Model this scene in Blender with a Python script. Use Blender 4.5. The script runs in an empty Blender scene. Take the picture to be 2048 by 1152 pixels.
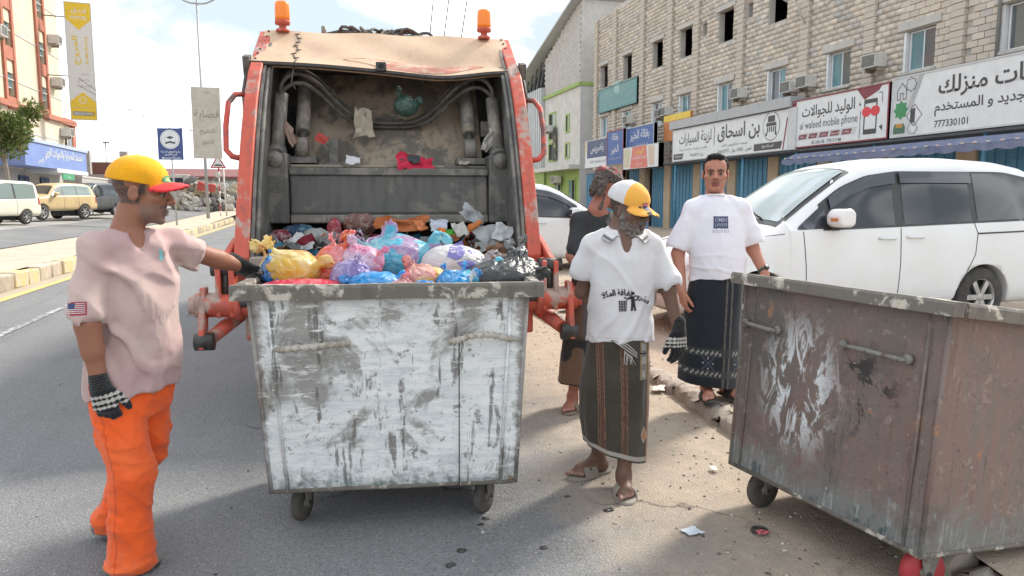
import bpy, bmesh, math, random
import numpy as np
from mathutils import Vector, Matrix
from mathutils.bvhtree import BVHTree
random.seed(7); RNG = np.random.default_rng(7)
PI = math.pi; R_ = math.radians
SC = bpy.context.scene; COL = SC.collection
# ---------------------------------------------------------------- camera
cam = bpy.data.cameras.new('camera'); CAM = bpy.data.objects.new('camera', cam); COL.objects.link(CAM)
cam.sensor_width = 36.0; cam.lens = 36.0 * 1500 / 2048; cam.clip_start = 0.05; cam.clip_end = 3000
CAM.location = (0, 0, 1.55); CAM.rotation_euler = (R_(90) - math.atan(174 / 1500), 0, R_(-15.26))
SC.camera = CAM
# ---------------------------------------------------------------- sky, sun, exposure
SUN_EL, SUN_AZ = R_(41), R_(56)            # azimuth from +Y (street direction) towards +X
world = bpy.data.worlds.new('World'); SC.world = world; world.use_nodes = True
wn = world.node_tree.nodes; wl = world.node_tree.links
bg = wn['Background']; bg.inputs[1].default_value = 0.15
skyt = wn.new('ShaderNodeTexSky'); skyt.sky_type = 'NISHITA'; skyt.sun_disc = False
skyt.sun_elevation = SUN_EL; skyt.sun_rotation = SUN_AZ; skyt.air_density = 1.0; skyt.dust_density = 1.0; skyt.ozone_density = 1.0
wtc = wn.new('ShaderNodeTexCoord'); wmap = wn.new('ShaderNodeMapping'); wmap.inputs['Scale'].default_value = (1, 1, 2.2); wmap.inputs['Location'].default_value = (.9, 5, .3)
wl.new(wtc.outputs['Generated'], wmap.inputs[0])
cn = wn.new('ShaderNodeTexNoise'); cn.inputs['Scale'].default_value = 2.6; cn.inputs['Detail'].default_value = 9; cn.inputs['Roughness'].default_value = .55
wl.new(wmap.outputs[0], cn.inputs['Vector'])
cr = wn.new('ShaderNodeValToRGB'); cr.color_ramp.elements[0].position = .30; cr.color_ramp.elements[1].position = .55; cr.color_ramp.elements[0].color = (.35, .35, .35, 1); cr.color_ramp.elements[1].color = (.95, .95, .95, 1)
wl.new(cn.outputs[0], cr.inputs[0])
cmx = wn.new('ShaderNodeMix'); cmx.data_type = 'RGBA'; cmx.inputs['B'].default_value = (3.8, 3.75, 3.7, 1)
wl.new(cr.outputs[0], cmx.inputs['Factor']); wl.new(skyt.outputs[0], cmx.inputs['A']); 
cn2 = wn.new('ShaderNodeTexNoise'); cn2.inputs['Scale'].default_value = 3.4; cn2.inputs['Detail'].default_value = 8; cn2.inputs['Roughness'].default_value = .5; cn2.inputs['Distortion'].default_value = .3
wl.new(wmap.outputs[0], cn2.inputs['Vector']); cr2 = wn.new('ShaderNodeValToRGB'); cr2.color_ramp.elements[0].position = .36; cr2.color_ramp.elements[1].position = .58; cr2.color_ramp.elements[1].color = (.93, .93, .93, 1); wl.new(cn2.outputs[0], cr2.inputs[0])
cmy = wn.new('ShaderNodeMix'); cmy.data_type = 'RGBA'; cmy.inputs['B'].default_value = (.98, 1.16, 1.28, 1); wl.new(cr2.outputs[0], cmy.inputs['Factor']); wl.new(cmx.outputs['Result'], cmy.inputs['A']); wl.new(cmy.outputs['Result'], bg.inputs[0])
sl = bpy.data.lights.new('sun', 'SUN'); SUN = bpy.data.objects.new('sun', sl); COL.objects.link(SUN)
sl.energy = 1.25; sl.angle = R_(9); sl.color = (1.0, .94, .84)
sdir = Vector((math.sin(SUN_AZ) * math.cos(SUN_EL), math.cos(SUN_AZ) * math.cos(SUN_EL), math.sin(SUN_EL)))
SUN.rotation_euler = sdir.to_track_quat('Z', 'Y').to_euler()
SC.view_settings.view_transform = 'Standard'; SC.view_settings.look = 'None'; SC.view_settings.gamma = 1
SC.view_settings.exposure = 2.2
# ---------------------------------------------------------------- materials
MATS = {}
def node_mat(name):
    m = bpy.data.materials.new(name); m.use_nodes = True
    return m, m.node_tree.nodes, m.node_tree.links, m.node_tree.nodes['Principled BSDF']
def lin(c): return tuple(c[:3]) + (1.0,)
class NB:
    """small node-building helper"""
    def __init__(s, m): s.n = m.node_tree.nodes; s.l = m.node_tree.links; s.co = None
    def new(s, t, **kw):
        x = s.n.new(t)
        for k, v in kw.items(): setattr(x, k, v)
        return x
    def coords(s, kind='Object', scale=(1, 1, 1), rot=(0, 0, 0)):
        t = s.new('ShaderNodeTexCoord'); mp = s.new('ShaderNodeMapping'); mp.inputs['Scale'].default_value = scale; mp.inputs['Rotation'].default_value = rot
        if kind == 'World':
            g = s.new('ShaderNodeNewGeometry'); s.l.new(g.outputs['Position'], mp.inputs[0])
        else: s.l.new(t.outputs[kind], mp.inputs[0])
        return mp.outputs[0]
    def noise(s, vec, scale, detail=5, rough=.55, dist=0):
        x = s.new('ShaderNodeTexNoise'); x.inputs['Scale'].default_value = scale; x.inputs['Detail'].default_value = detail
        x.inputs['Roughness'].default_value = rough; x.inputs['Distortion'].default_value = dist
        if vec is not None: s.l.new(vec, x.inputs['Vector'])
        return x.outputs[0]
    def ramp(s, fac, stops):
        r = s.new('ShaderNodeValToRGB'); e = r.color_ramp.elements
        while len(e) < len(stops): e.new(.5)
        for i, (p, c) in enumerate(stops):
            e[i].position = p; e[i].color = lin(c) if hasattr(c, '__len__') else (c, c, c, 1)
        s.l.new(fac, r.inputs[0]); return r.outputs[0]
    def mix(s, fac, a, b, mode='MIX'):
        x = s.new('ShaderNodeMix', data_type='RGBA', blend_type=mode)
        for i, v in (('Factor', fac), ('A', a), ('B', b)):
            if isinstance(v, (int, float)): x.inputs[i].default_value = v if i == 'Factor' else (v, v, v, 1)
            elif isinstance(v, (tuple, list)): x.inputs[i].default_value = lin(v)
            else: s.l.new(v, x.inputs[i])
        return x.outputs['Result']
    def math(s, op, a, b=0.0):
        x = s.new('ShaderNodeMath', operation=op)
        for i, v in ((0, a), (1, b)):
            if isinstance(v, (int, float)): x.inputs[i].default_value = v
            else: s.l.new(v, x.inputs[i])
        return x.outputs[0]
    def bump(s, h, bsdf, strength=.3, dist=.01):
        b = s.new('ShaderNodeBump'); b.inputs['Strength'].default_value = strength; b.inputs['Distance'].default_value = dist
        s.l.new(h, b.inputs['Height']); s.l.new(b.outputs[0], bsdf.inputs['Normal'])
def pm(name, c, rough=.6, metal=0, c2=None, scale=6, bump=.15, bscale=None, bdist=.004, lo=.35, hi=.65, stretch=(1, 1, 1), kind='Object', rvar=.12, spec=.5, trans=0, rnd=0):
    """painted / plain surface: two tones mixed by noise, fine bump, roughness variation"""
    if name in MATS: return MATS[name]
    m, n, l, b = node_mat(name); q = NB(m)
    v = q.coords(kind, stretch)
    c2 = c2 or tuple(x * .78 for x in c)
    f = q.noise(v, scale, 7, .6)
    col = q.mix(q.ramp(f, [(lo, 0.0), (hi, 1.0)]), c, c2)
    if rnd:
        oi = q.new('ShaderNodeObjectInfo'); hs = q.new('ShaderNodeHueSaturation')
        l.new(q.math('ADD', q.math('MULTIPLY', oi.outputs['Random'], 2 * rnd), 1 - rnd), hs.inputs['Value']); l.new(col, hs.inputs['Color']); col = hs.outputs[0]
    l.new(col, b.inputs['Base Color'])
    l.new(q.math('ADD', q.math('MULTIPLY', f, 2 * rvar), rough - rvar), b.inputs['Roughness'])
    b.inputs['Metallic'].default_value = metal; b.inputs['Specular IOR Level'].default_value = spec
    if bump: q.bump(q.noise(v, bscale or scale * 6, 6, .65), b, bump, bdist)
    if trans: b.inputs['Transmission Weight'].default_value = trans
    MATS[name] = m; return m
def vcm(name, rough=.75, bump=.2, bscale=300, sss=0, spec=.4, sheen=0, var=.1, bdist=.002, trans=0):
    """material coloured by the vertex attribute Col (textile print, skin tones, peeling layers)"""
    if name in MATS: return MATS[name]
    m, n, l, b = node_mat(name); q = NB(m)
    a = q.new('ShaderNodeVertexColor', layer_name='Col'); v = q.coords('Object')
    f = q.noise(v, 24, 5, .6)
    col = q.mix(q.math('MULTIPLY', f, 2 * var), a.outputs[0], (0, 0, 0)); l.new(col, b.inputs['Base Color'])
    b.inputs['Roughness'].default_value = rough; b.inputs['Specular IOR Level'].default_value = spec
    if sss: b.inputs['Subsurface Weight'].default_value = sss; b.inputs['Subsurface Radius'].default_value = (.012, .005, .003)
    if sheen: b.inputs['Sheen Weight'].default_value = sheen
    if bump: q.bump(q.noise(v, bscale, 3, .6), b, bump, bdist)
    if trans:
        t = q.new('ShaderNodeBsdfTranslucent'); l.new(col, t.inputs[0]); mx = q.new('ShaderNodeMixShader'); mx.inputs[0].default_value = trans
        l.new(b.outputs[0], mx.inputs[1]); l.new(t.outputs[0], mx.inputs[2]); l.new(mx.outputs[0], n['Material Output'].inputs[0])
    MATS[name] = m; return m
def glass(name, c=(.012, .014, .016), rough=.04, alpha=0):
    if name in MATS: return MATS[name]
    m, n, l, b = node_mat(name); b.inputs['Base Color'].default_value = lin(c); b.inputs['Roughness'].default_value = rough
    b.inputs['Specular IOR Level'].default_value = .8
    if alpha:
        t = n.new('ShaderNodeBsdfTransparent'); mx = n.new('ShaderNodeMixShader'); mx.inputs[0].default_value = alpha
        t.inputs[0].default_value = (.75, .85, .82, 1)
        l.new(b.outputs[0], mx.inputs[1]); l.new(t.outputs[0], mx.inputs[2]); l.new(mx.outputs[0], n['Material Output'].inputs[0])
    MATS[name] = m; return m
# ---------------------------------------------------------------- objects
def link(name, me, parent=None, mat=None, loc=None, rot=None):
    o = bpy.data.objects.new(name, me); COL.objects.link(o)
    if parent is not None: o.parent = parent
    if mat is not None and me is not None and not me.materials: me.materials.append(mat)
    if loc is not None: o.location = loc
    if rot is not None: o.rotation_euler = rot
    return o
def tag(o, label=None, cat=None, group=None, kind=None):
    if label: o['label'] = label
    if cat: o['category'] = cat
    if group: o['group'] = group
    if kind: o['kind'] = kind
    return o
def thing(name, label, cat, loc=(0, 0, 0), rz=0, group=None):
    o = bpy.data.objects.new(name, None); COL.objects.link(o); o.location = loc; o.rotation_euler = (0, 0, R_(rz)); o.empty_display_size = .1
    return tag(o, label, cat, group)
def copy_tree(o, parent=None):
    c = o.copy(); COL.objects.link(c)
    if parent is not None: c.parent = parent
    for ch in list(o.children): copy_tree(ch, c)
    return c
def mesh_np(name, V, F, smooth=True, colors=None):
    me = bpy.data.meshes.new(name); V = np.asarray(V, np.float32); 
    if isinstance(F, np.ndarray):
        nf, k = F.shape; me.vertices.add(len(V)); me.vertices.foreach_set('co', V.ravel())
        me.loops.add(nf * k); me.loops.foreach_set('vertex_index', F.astype(np.int32).ravel())
        me.polygons.add(nf); me.polygons.foreach_set('loop_start', np.arange(0, nf * k, k, dtype=np.int32))
        me.update(calc_edges=True); me.validate()
    else: me.from_pydata(V.tolist(), [], F); me.update()
    if smooth and len(me.polygons): me.polygons.foreach_set('use_smooth', np.ones(len(me.polygons), bool))
    if colors is not None: set_col(me, colors)
    return me
def set_col(me, C):
    ca = me.color_attributes.new('Col', 'FLOAT_COLOR', 'POINT'); C = np.asarray(C, np.float32)
    if C.shape[1] == 3: C = np.concatenate([C, np.ones((len(C), 1), np.float32)], 1)
    ca.data.foreach_set('color', C.ravel())
class MB:
    """collects shapes, builds ONE mesh object"""
    def __init__(s): s.v = []; s.f = []; s.sm = []
    def add(s, V, F, smooth=False):
        n = len(s.v); s.v += [tuple(map(float, p)) for p in V]; s.f += [tuple(i + n for i in f) for f in F]; s.sm += [smooth] * len(F); return s
    def box(s, c, d, rot=None):
        x, y, z = d[0] / 2, d[1] / 2, d[2] / 2
        P = [Vector((a, b, e)) for a in (-x, x) for b in (-y, y) for e in (-z, z)]
        if rot is not None:
            M = rot if isinstance(rot, Matrix) else Matrix.Rotation(rot[2], 3, 'Z') @ Matrix.Rotation(rot[1], 3, 'Y') @ Matrix.Rotation(rot[0], 3, 'X')
            P = [M @ p for p in P]
        c = Vector(c); return s.add([p + c for p in P], [(0, 1, 3, 2), (4, 6, 7, 5), (0, 4, 5, 1), (2, 3, 7, 6), (0, 2, 6, 4), (1, 5, 7, 3)])
    def b2(s, x0, x1, y0, y1, z0, z1): return s.box(((x0 + x1) / 2, (y0 + y1) / 2, (z0 + z1) / 2), (abs(x1 - x0), abs(y1 - y0), abs(z1 - z0)))
    def tube(s, P, r, n=10, cap=True, smooth=True, close=False):
        P = [Vector(p) for p in P]; m = len(P); rr = r if hasattr(r, '__len__') else [r] * m
        V = []; F = []; ref = None
        for i in range(m):
            t = (P[min(i + 1, m - 1)] - P[max(i - 1, 0)]) if not close else (P[(i + 1) % m] - P[i - 1]); t.normalize()
            if ref is None: ref = t.orthogonal().normalized()
            a = (ref - t * ref.dot(t)).normalized(); ref = a; b = t.cross(a)
            for k in range(n):
                an = 2 * PI * k / n; V.append(P[i] + (a * math.cos(an) + b * math.sin(an)) * rr[i])
        for i in range(m if close else m - 1):
            for k in range(n): F.append((i * n + k, i * n + (k + 1) % n, ((i + 1) % m) * n + (k + 1) % n, ((i + 1) % m) * n + k))
        s.add(V, F, smooth)
        if cap and not close:
            n0 = len(s.v) - len(V); s.f += [tuple(n0 + k for k in range(n))[::-1], tuple(n0 + (m - 1) * n + k for k in range(n))]; s.sm += [False, False]
        return s
    def cyl(s, a, b, r, n=16, r2=None): return s.tube([a, b], [r, r if r2 is None else r2], n)
    def prism(s, poly, a, b, axis='y', smooth=False):
        """extrude a 2-D outline between a and b along an axis; poly in the other two axes (x,z for y; y,z for x; x,y for z)"""
        def pt(p, t): return (p[0], t, p[1]) if axis == 'y' else (t, p[0], p[1]) if axis == 'x' else (p[0], p[1], t)
        n = len(poly); V = [pt(p, a) for p in poly] + [pt(p, b) for p in poly]
        F = [tuple(range(n)), tuple(range(2 * n - 1, n - 1, -1))] + [(i, i + n, (i + 1) % n + n, (i + 1) % n) for i in range(n)]
        return s.add(V, F, smooth)
    def lathe(s, prof, c=(0, 0, 0), n=24, axis="z", smooth=True, cap=True):
        V = []; F = []; m = len(prof)
        for (r, h) in prof:
            for k in range(n):
                a = 2 * PI * k / n; x, y = r * math.cos(a), r * math.sin(a)
                V.append((c[0] + x, c[1] + y, c[2] + h) if axis == 'z' else (c[0] + h, c[1] + x, c[2] + y) if axis == 'x' else (c[0] + x, c[1] + h, c[2] + y))
        for i in range(m - 1):
            for k in range(n): F.append((i * n + k, i * n + (k + 1) % n, (i + 1) * n + (k + 1) % n, (i + 1) * n + k))
        if cap: F += [tuple(range(n))[::-1], tuple((m - 1) * n + k for k in range(n))]
        return s.add(V, F, smooth)
    def grid(s, fn, nu, nv, smooth=True):
        V = [fn(i / nu, j / nv) for i in range(nu + 1) for j in range(nv + 1)]
        F = [(i * (nv + 1) + j, (i + 1) * (nv + 1) + j, (i + 1) * (nv + 1) + j + 1, i * (nv + 1) + j + 1) for i in range(nu) for j in range(nv)]
        return s.add(V, F, smooth)
    def mesh(s, name, bevel=0, seg=2, ang=35):
        me = bpy.data.meshes.new(name); me.from_pydata(s.v, [], s.f); me.polygons.foreach_set('use_smooth', s.sm)
        bm = bmesh.new(); bm.from_mesh(me); bmesh.ops.recalc_face_normals(bm, faces=bm.faces)
        if bevel:
            ed = [e for e in bm.edges if len(e.link_faces) == 2 and e.calc_face_angle(0) > R_(ang)]
            r = bmesh.ops.bevel(bm, geom=ed, offset=bevel, segments=seg, affect='EDGES', clamp_overlap=True, profile=.5)
            for f in r['faces']: f.smooth = True
        bm.to_mesh(me); bm.free(); return me
    def build(s, name, mat, parent=None, bevel=0, seg=2, loc=None, rot=None, ang=35):
        return link(name, s.mesh(name, bevel, seg, ang), parent, mat, loc, rot)
# ---------------------------------------------------------------- numpy noise
_P = RNG.permutation(4096)
def _h(i, j, k): return _P[(_P[(_P[i & 4095] + j) & 4095] + k) & 4095] / 4095.0
def vnoise(p):
    p = np.asarray(p, np.float64); i = np.floor(p).astype(np.int64); f = p - i; f = f * f * (3 - 2 * f); x, y, z = i.T; u, v, w = f.T
    r = 0
    for a in (0, 1):
        for b in (0, 1):
            for c in (0, 1): r = r + _h(x + a, y + b, z + c) * (u if a else 1 - u) * (v if b else 1 - v) * (w if c else 1 - w)
    return r * 2 - 1
def fbm(p, o=4):
    r = 0; a = 1; t = 0
    for k in range(o): r = r + a * vnoise(p * 2 ** k + k * 17.3); t += a; a *= .5
    return r / t
def ridged(p, o=3):
    r = 0; a = 1; t = 0
    for k in range(o): r = r + a * (1 - np.abs(vnoise(p * 2 ** k + k * 31.7))); t += a; a *= .5
    return r / t
# ---------------------------------------------------------------- signed-distance modelling (bodies, clothes, bags)
def _n(v): v = np.asarray(v, float); return v / (np.linalg.norm(v) + 1e-12)
def frame(t, fwd, up=(0, 0, 1)):
    """4x4-like (R, t): local x right, y forward, z up"""
    y = _n(fwd); x = _n(np.cross(y, up)); z = np.cross(x, y); return np.stack([x, y, z], 1), np.asarray(t, float)
ID = (np.eye(3), np.zeros(3))
class Sdf:
    def __init__(s): s.pr = []
    def _add(s, fn, lo, hi, k, c, op): s.pr.append((fn, np.asarray(lo, float), np.asarray(hi, float), k, c, op)); return s
    def cone(s, a, b, ra, rb, k=.02, c=None, op='u', M=ID):
        R, t = M; a = R @ np.asarray(a, float) + t; b = R @ np.asarray(b, float) + t; ba = b - a; L = ba @ ba + 1e-12
        def fn(p):
            d = p - a; h = np.clip(d @ ba / L, 0, 1); return np.linalg.norm(d - h[:, None] * ba, axis=1) - (ra + (rb - ra) * h)
        m = max(ra, rb); return s._add(fn, np.minimum(a, b) - m, np.maximum(a, b) + m, k, c, op)
    def chain(s, P, r, k=.02, c=None, op='u', M=ID):
        for i in range(len(P) - 1): s.cone(P[i], P[i + 1], r[i], r[i + 1], k, c, op, M)
        return s
    def ell(s, ce, r, k=.02, c=None, op='u', M=ID, Q=None):
        R, t = M; ce = R @ np.asarray(ce, float) + t; r = np.asarray(r, float); A = R if Q is None else R @ Q
        def fn(p):
            d = (p - ce) @ A; k0 = np.linalg.norm(d / r, axis=1); k1 = np.linalg.norm(d / (r * r), axis=1); return k0 * (k0 - 1) / (k1 + 1e-9)
        e = np.abs(A) @ r; return s._add(fn, ce - e, ce + e, k, c, op)
    def box(s, ce, h, rd=.01, k=.02, c=None, op='u', M=ID, Q=None):
        R, t = M; ce = R @ np.asarray(ce, float) + t; h = np.asarray(h, float); A = R if Q is None else R @ Q
        def fn(p):
            q = np.abs((p - ce) @ A) - (h - rd); return np.linalg.norm(np.maximum(q, 0), axis=1) + np.minimum(q.max(1), 0) - rd
        e = np.abs(A) @ h; return s._add(fn, ce - e, ce + e, k, c, op)
    def loft(s, S, ang=0, k=.02, c=None, op='u'):
        """stack of horizontal ellipses (cx, cy, z, rx, ry), turned by ang"""
        S = sorted(S, key=lambda q: q[2]); S = np.array(S, float); ca, sa = math.cos(ang), math.sin(ang)
        def fn(p):
            g = lambda i: np.interp(p[:, 2], S[:, 2], S[:, i]); x = p[:, 0] - g(0); y = p[:, 1] - g(1); rx = g(3); ry = g(4)
            u = x * ca + y * sa; v = -x * sa + y * ca; q = np.sqrt((u / rx) ** 2 + (v / ry) ** 2); g2 = np.sqrt((u / rx ** 2) ** 2 + (v / ry ** 2) ** 2) + 1e-6
            d = q * (q - 1) / g2; d = np.where(q < .15, -np.minimum(rx, ry), d); return np.maximum(d, np.maximum(p[:, 2] - S[-1, 2], S[0, 2] - p[:, 2]))
        m = S[:, 3:5].max(); lo = np.array([(S[:, 0]).min() - m, S[:, 1].min() - m, S[0, 2]]); hi = np.array([S[:, 0].max() + m, S[:, 1].max() + m, S[-1, 2]]); return s._add(fn, lo, hi, k, c, op)
    def half(s, pt, nrm, k=.004, op='s'):
        """cut away everything on the side the normal points to"""
        pt = np.asarray(pt, float); nrm = _n(nrm)
        return s._add(lambda p: -((p - pt) @ nrm), [-9] * 3, [9] * 3, k, None, op)
    def fnp(s, fn, lo, hi, k=.01, c=None, op='u'): return s._add(fn, lo, hi, k, c, op)
    def mesh(s, name, h=.006, disp=None, colf=None, base=(.5, .5, .5), sig=.006, smooth=0):
        U = [q for q in s.pr if q[5] == 'u']
        lo = np.min([q[1] for q in U], 0) - .035; hi = np.max([q[2] for q in U], 0) + .035
        n = np.ceil((hi - lo) / h).astype(int) + 1; D = np.full(n, .5, np.float32)
        ax = [lo[i] + h * np.arange(n[i]) for i in range(3)]
        for fn, l, u, k, c, op in s.pr:
            mg = k + .03
            i0 = np.clip(np.floor((l - mg - lo) / h).astype(int), 0, n); i1 = np.clip(np.ceil((u + mg - lo) / h).astype(int) + 1, 0, n)
            if np.any(i1 <= i0): continue
            sl_ = tuple(slice(a, b) for a, b in zip(i0, i1)); sub = D[sl_]
            if op == 's':
                idx = np.nonzero(sub.ravel() < .06)[0]
                sh = sub.shape; I = np.stack(np.unravel_index(idx, sh), 1) + i0; p = lo + I * h
                d1 = sub.ravel()[idx]; d2 = -fn(p); hh = np.clip(.5 - .5 * (d1 - d2) / max(k, 1e-6), 0, 1)
                r = d1 * (1 - hh) + d2 * hh + k * hh * (1 - hh); fl = sub.ravel(); fl[idx] = r; D[sl_] = fl.reshape(sh)
            else:
                g = np.meshgrid(*[ax[i][i0[i]:i1[i]] for i in range(3)], indexing='ij'); p = np.stack([q.ravel() for q in g], 1)
                d2 = fn(p).reshape(sub.shape); hh = np.clip(.5 + .5 * (sub - d2) / max(k, 1e-6), 0, 1)
                D[sl_] = sub * (1 - hh) + d2 * hh - k * hh * (1 - hh)
        if disp is not None:
            idx = np.nonzero(np.abs(D.ravel()) < .022)[0]; I = np.stack(np.unravel_index(idx, D.shape), 1); p = lo + I * h
            fl = D.ravel(); fl[idx] += disp(p); D = fl.reshape(D.shape)
        V, F = surface_nets(D); V = lo + V * h
        if smooth:
            for _ in range(smooth): V = _lap(V, F)
        me = mesh_np(name, V, F)
        C = None
        if any(q[4] is not None for q in U):
            W = np.zeros(len(V)); C = np.zeros((len(V), 3))
            for fn, l, u, k, c, op in U:
                if c is None: continue
                near = np.nonzero(np.all((V > l - .05) & (V < u + .05), 1))[0]
                if not len(near): continue
                w = np.exp(-np.clip(fn(V[near]), -.004 if len(c) > 3 else -.05, .3) / (sig if len(c) < 4 else .0016)) * (c[3] if len(c) > 3 else 1) if 1 else 0; W[near] += w; C[near] += w[:, None] * np.asarray(c)[:3]
            C = np.where(W[:, None] > 1e-12, C / (W[:, None] + 1e-12), np.asarray(base))
        elif colf is not None: C = np.tile(np.asarray(base, float), (len(V), 1))
        if colf is not None: C = colf(V, C)
        if C is not None: set_col(me, np.clip(C, 0, 1))
        return me
def _lap(V, F):
    S = np.zeros_like(V); N = np.zeros(len(V)); 
    for a, b in ((0, 1), (1, 2), (2, 3), (3, 0)):
        np.add.at(S, F[:, a], V[F[:, b]]); np.add.at(N, F[:, a], 1); np.add.at(S, F[:, b], V[F[:, a]]); np.add.at(N, F[:, b], 1)
    return V * .5 + .5 * S / np.maximum(N, 1)[:, None]
def surface_nets(D):
    n = np.array(D.shape); ins = D < 0
    c = [ins[i:n[0] - 1 + i, j:n[1] - 1 + j, k:n[2] - 1 + k] for i in (0, 1) for j in (0, 1) for k in (0, 1)]
    sm = sum(x.astype(np.uint8) for x in c); act = (sm > 0) & (sm < 8)
    I = np.stack(np.nonzero(act), 1); idx = np.full(act.shape, -1, np.int64); idx[tuple(I.T)] = np.arange(len(I))
    co = [(i, j, k) for i in (0, 1) for j in (0, 1) for k in (0, 1)]
    val = np.stack([D[I[:, 0] + i, I[:, 1] + j, I[:, 2] + k] for i, j, k in co], 1)
    acc = np.zeros((len(I), 3)); cnt = np.zeros(len(I))
    for a in range(8):
        for b in range(a + 1, 8):
            if sum(abs(x - y) for x, y in zip(co[a], co[b])) != 1: continue
            va, vb = val[:, a], val[:, b]; m = (va < 0) != (vb < 0); t = np.where(m, va / np.where(m, va - vb, 1), 0)
            pa = np.array(co[a]); pb = np.array(co[b]); acc += np.where(m[:, None], pa + t[:, None] * (pb - pa), 0); cnt += m
    V = I + acc / np.maximum(cnt, 1)[:, None]; Fs = []
    for ax in range(3):
        o = [0, 1, 2]; o.remove(ax); u, v = o
        s0 = [slice(None)] * 3; s1 = [slice(None)] * 3; s0[ax] = slice(0, n[ax] - 1); s1[ax] = slice(1, n[ax])
        a = ins[tuple(s0)]; b = ins[tuple(s1)]; J = np.stack(np.nonzero(a != b), 1)
        ok = (J[:, u] > 0) & (J[:, v] > 0) & (J[:, u] < n[u] - 1) & (J[:, v] < n[v] - 1); J = J[ok]
        if not len(J): continue
        flip = a[tuple(J.T)]
        def g(du, dv): K = J.copy(); K[:, u] -= du; K[:, v] -= dv; return idx[tuple(K.T)]
        q = np.stack([g(1, 1), g(0, 1), g(0, 0), g(1, 0)], 1)
        if ax == 1: flip = ~flip
        q = np.where(flip[:, None], q, q[:, ::-1]); Fs.append(q)
    F = np.concatenate(Fs); return V, F[(F >= 0).all(1)]
# ---------------------------------------------------------------- lettering
_AF = {}
def _af(ch, b, four): _AF[ch] = (b, b + 1, b + 2 if four else 0, b + 3 if four else 0)
_b = 0xFE8D
for ch, four in (('ا', 0), ('ب', 1), ('ة', 0), ('ت', 1), ('ث', 1), ('ج', 1), ('ح', 1), ('خ', 1), ('د', 0), ('ذ', 0), ('ر', 0), ('ز', 0), ('س', 1), ('ش', 1), ('ص', 1), ('ض', 1), ('ط', 1), ('ظ', 1), ('ع', 1), ('غ', 1), ('ف', 1), ('ق', 1), ('ك', 1), ('ل', 1), ('م', 1), ('ن', 1), ('ه', 1), ('و', 0), ('ى', 0), ('ي', 1)):
    _af(ch, _b, four); _b += 4 if four else 2
def ar(t):
    """join Arabic letters (presentation forms) and put them in visual order"""
    out = []; prev = False; i = 0
    while i < len(t):
        c = t[i]
        if c not in _AF: out.append(c); prev = False; i += 1; continue
        if c == 'ل' and i + 1 < len(t) and t[i + 1] == 'ا': out.append(chr(0xFEFC if prev else 0xFEFB)); prev = False; i += 2; continue
        a, b, d, e = _AF[c]; nx = bool(d) and i + 1 < len(t) and t[i + 1] in _AF
        out.append(chr((e if nx else b) if prev else (d if nx else a))); prev = nx; i += 1
    return ''.join(reversed(out))
def text_mesh(body, width=None, height=None, bold=0.0, extrude=0.0, sx=1.0):
    """flat letter mesh in the xy plane, centred on the origin, scaled to a width and/or height"""
    f = bpy.data.curves.new('letters', 'FONT'); f.body = body; f.offset = bold; f.extrude = extrude; f.resolution_u = 3
    o = bpy.data.objects.new('letters', f); TS = bpy.data.scenes.get('lettering_bench') or bpy.data.scenes.new('lettering_bench'); TS.collection.objects.link(o)
    with bpy.context.temp_override(scene=TS, view_layer=TS.view_layers[0]):
        dg = bpy.context.evaluated_depsgraph_get(); me = bpy.data.meshes.new_from_object(o.evaluated_get(dg), depsgraph=dg)
    bpy.data.objects.remove(o); bpy.data.curves.remove(f)
    V = np.empty(len(me.vertices) * 3, np.float32); me.vertices.foreach_get('co', V); V = V.reshape(-1, 3)
    lo, hi = V.min(0), V.max(0); V -= (lo + hi) / 2; w, h = hi[0] - lo[0], hi[1] - lo[1]
    if width and height: k = np.array([width / w, height / h, 1])
    elif width: k = np.array([width / w] * 2 + [1])
    else: k = np.array([height / h * sx, height / h, 1])
    V *= k; me.vertices.foreach_set('co', V.ravel()); me.materials.clear(); me.update(); return me
def paint(name, c, rough=.5): return pm('paint_' + name, c, rough, bump=0, c2=tuple(x * .9 for x in c), scale=3)
def letters(name, body, mat, parent, loc, rot, **kw):
    """lettering as a part of its sign"""
    if any('\u0600' <= ch <= '\u06ff' for ch in body): body = ar(body)
    return link(name, text_mesh(body, **kw), parent, mat, loc, rot)
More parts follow.
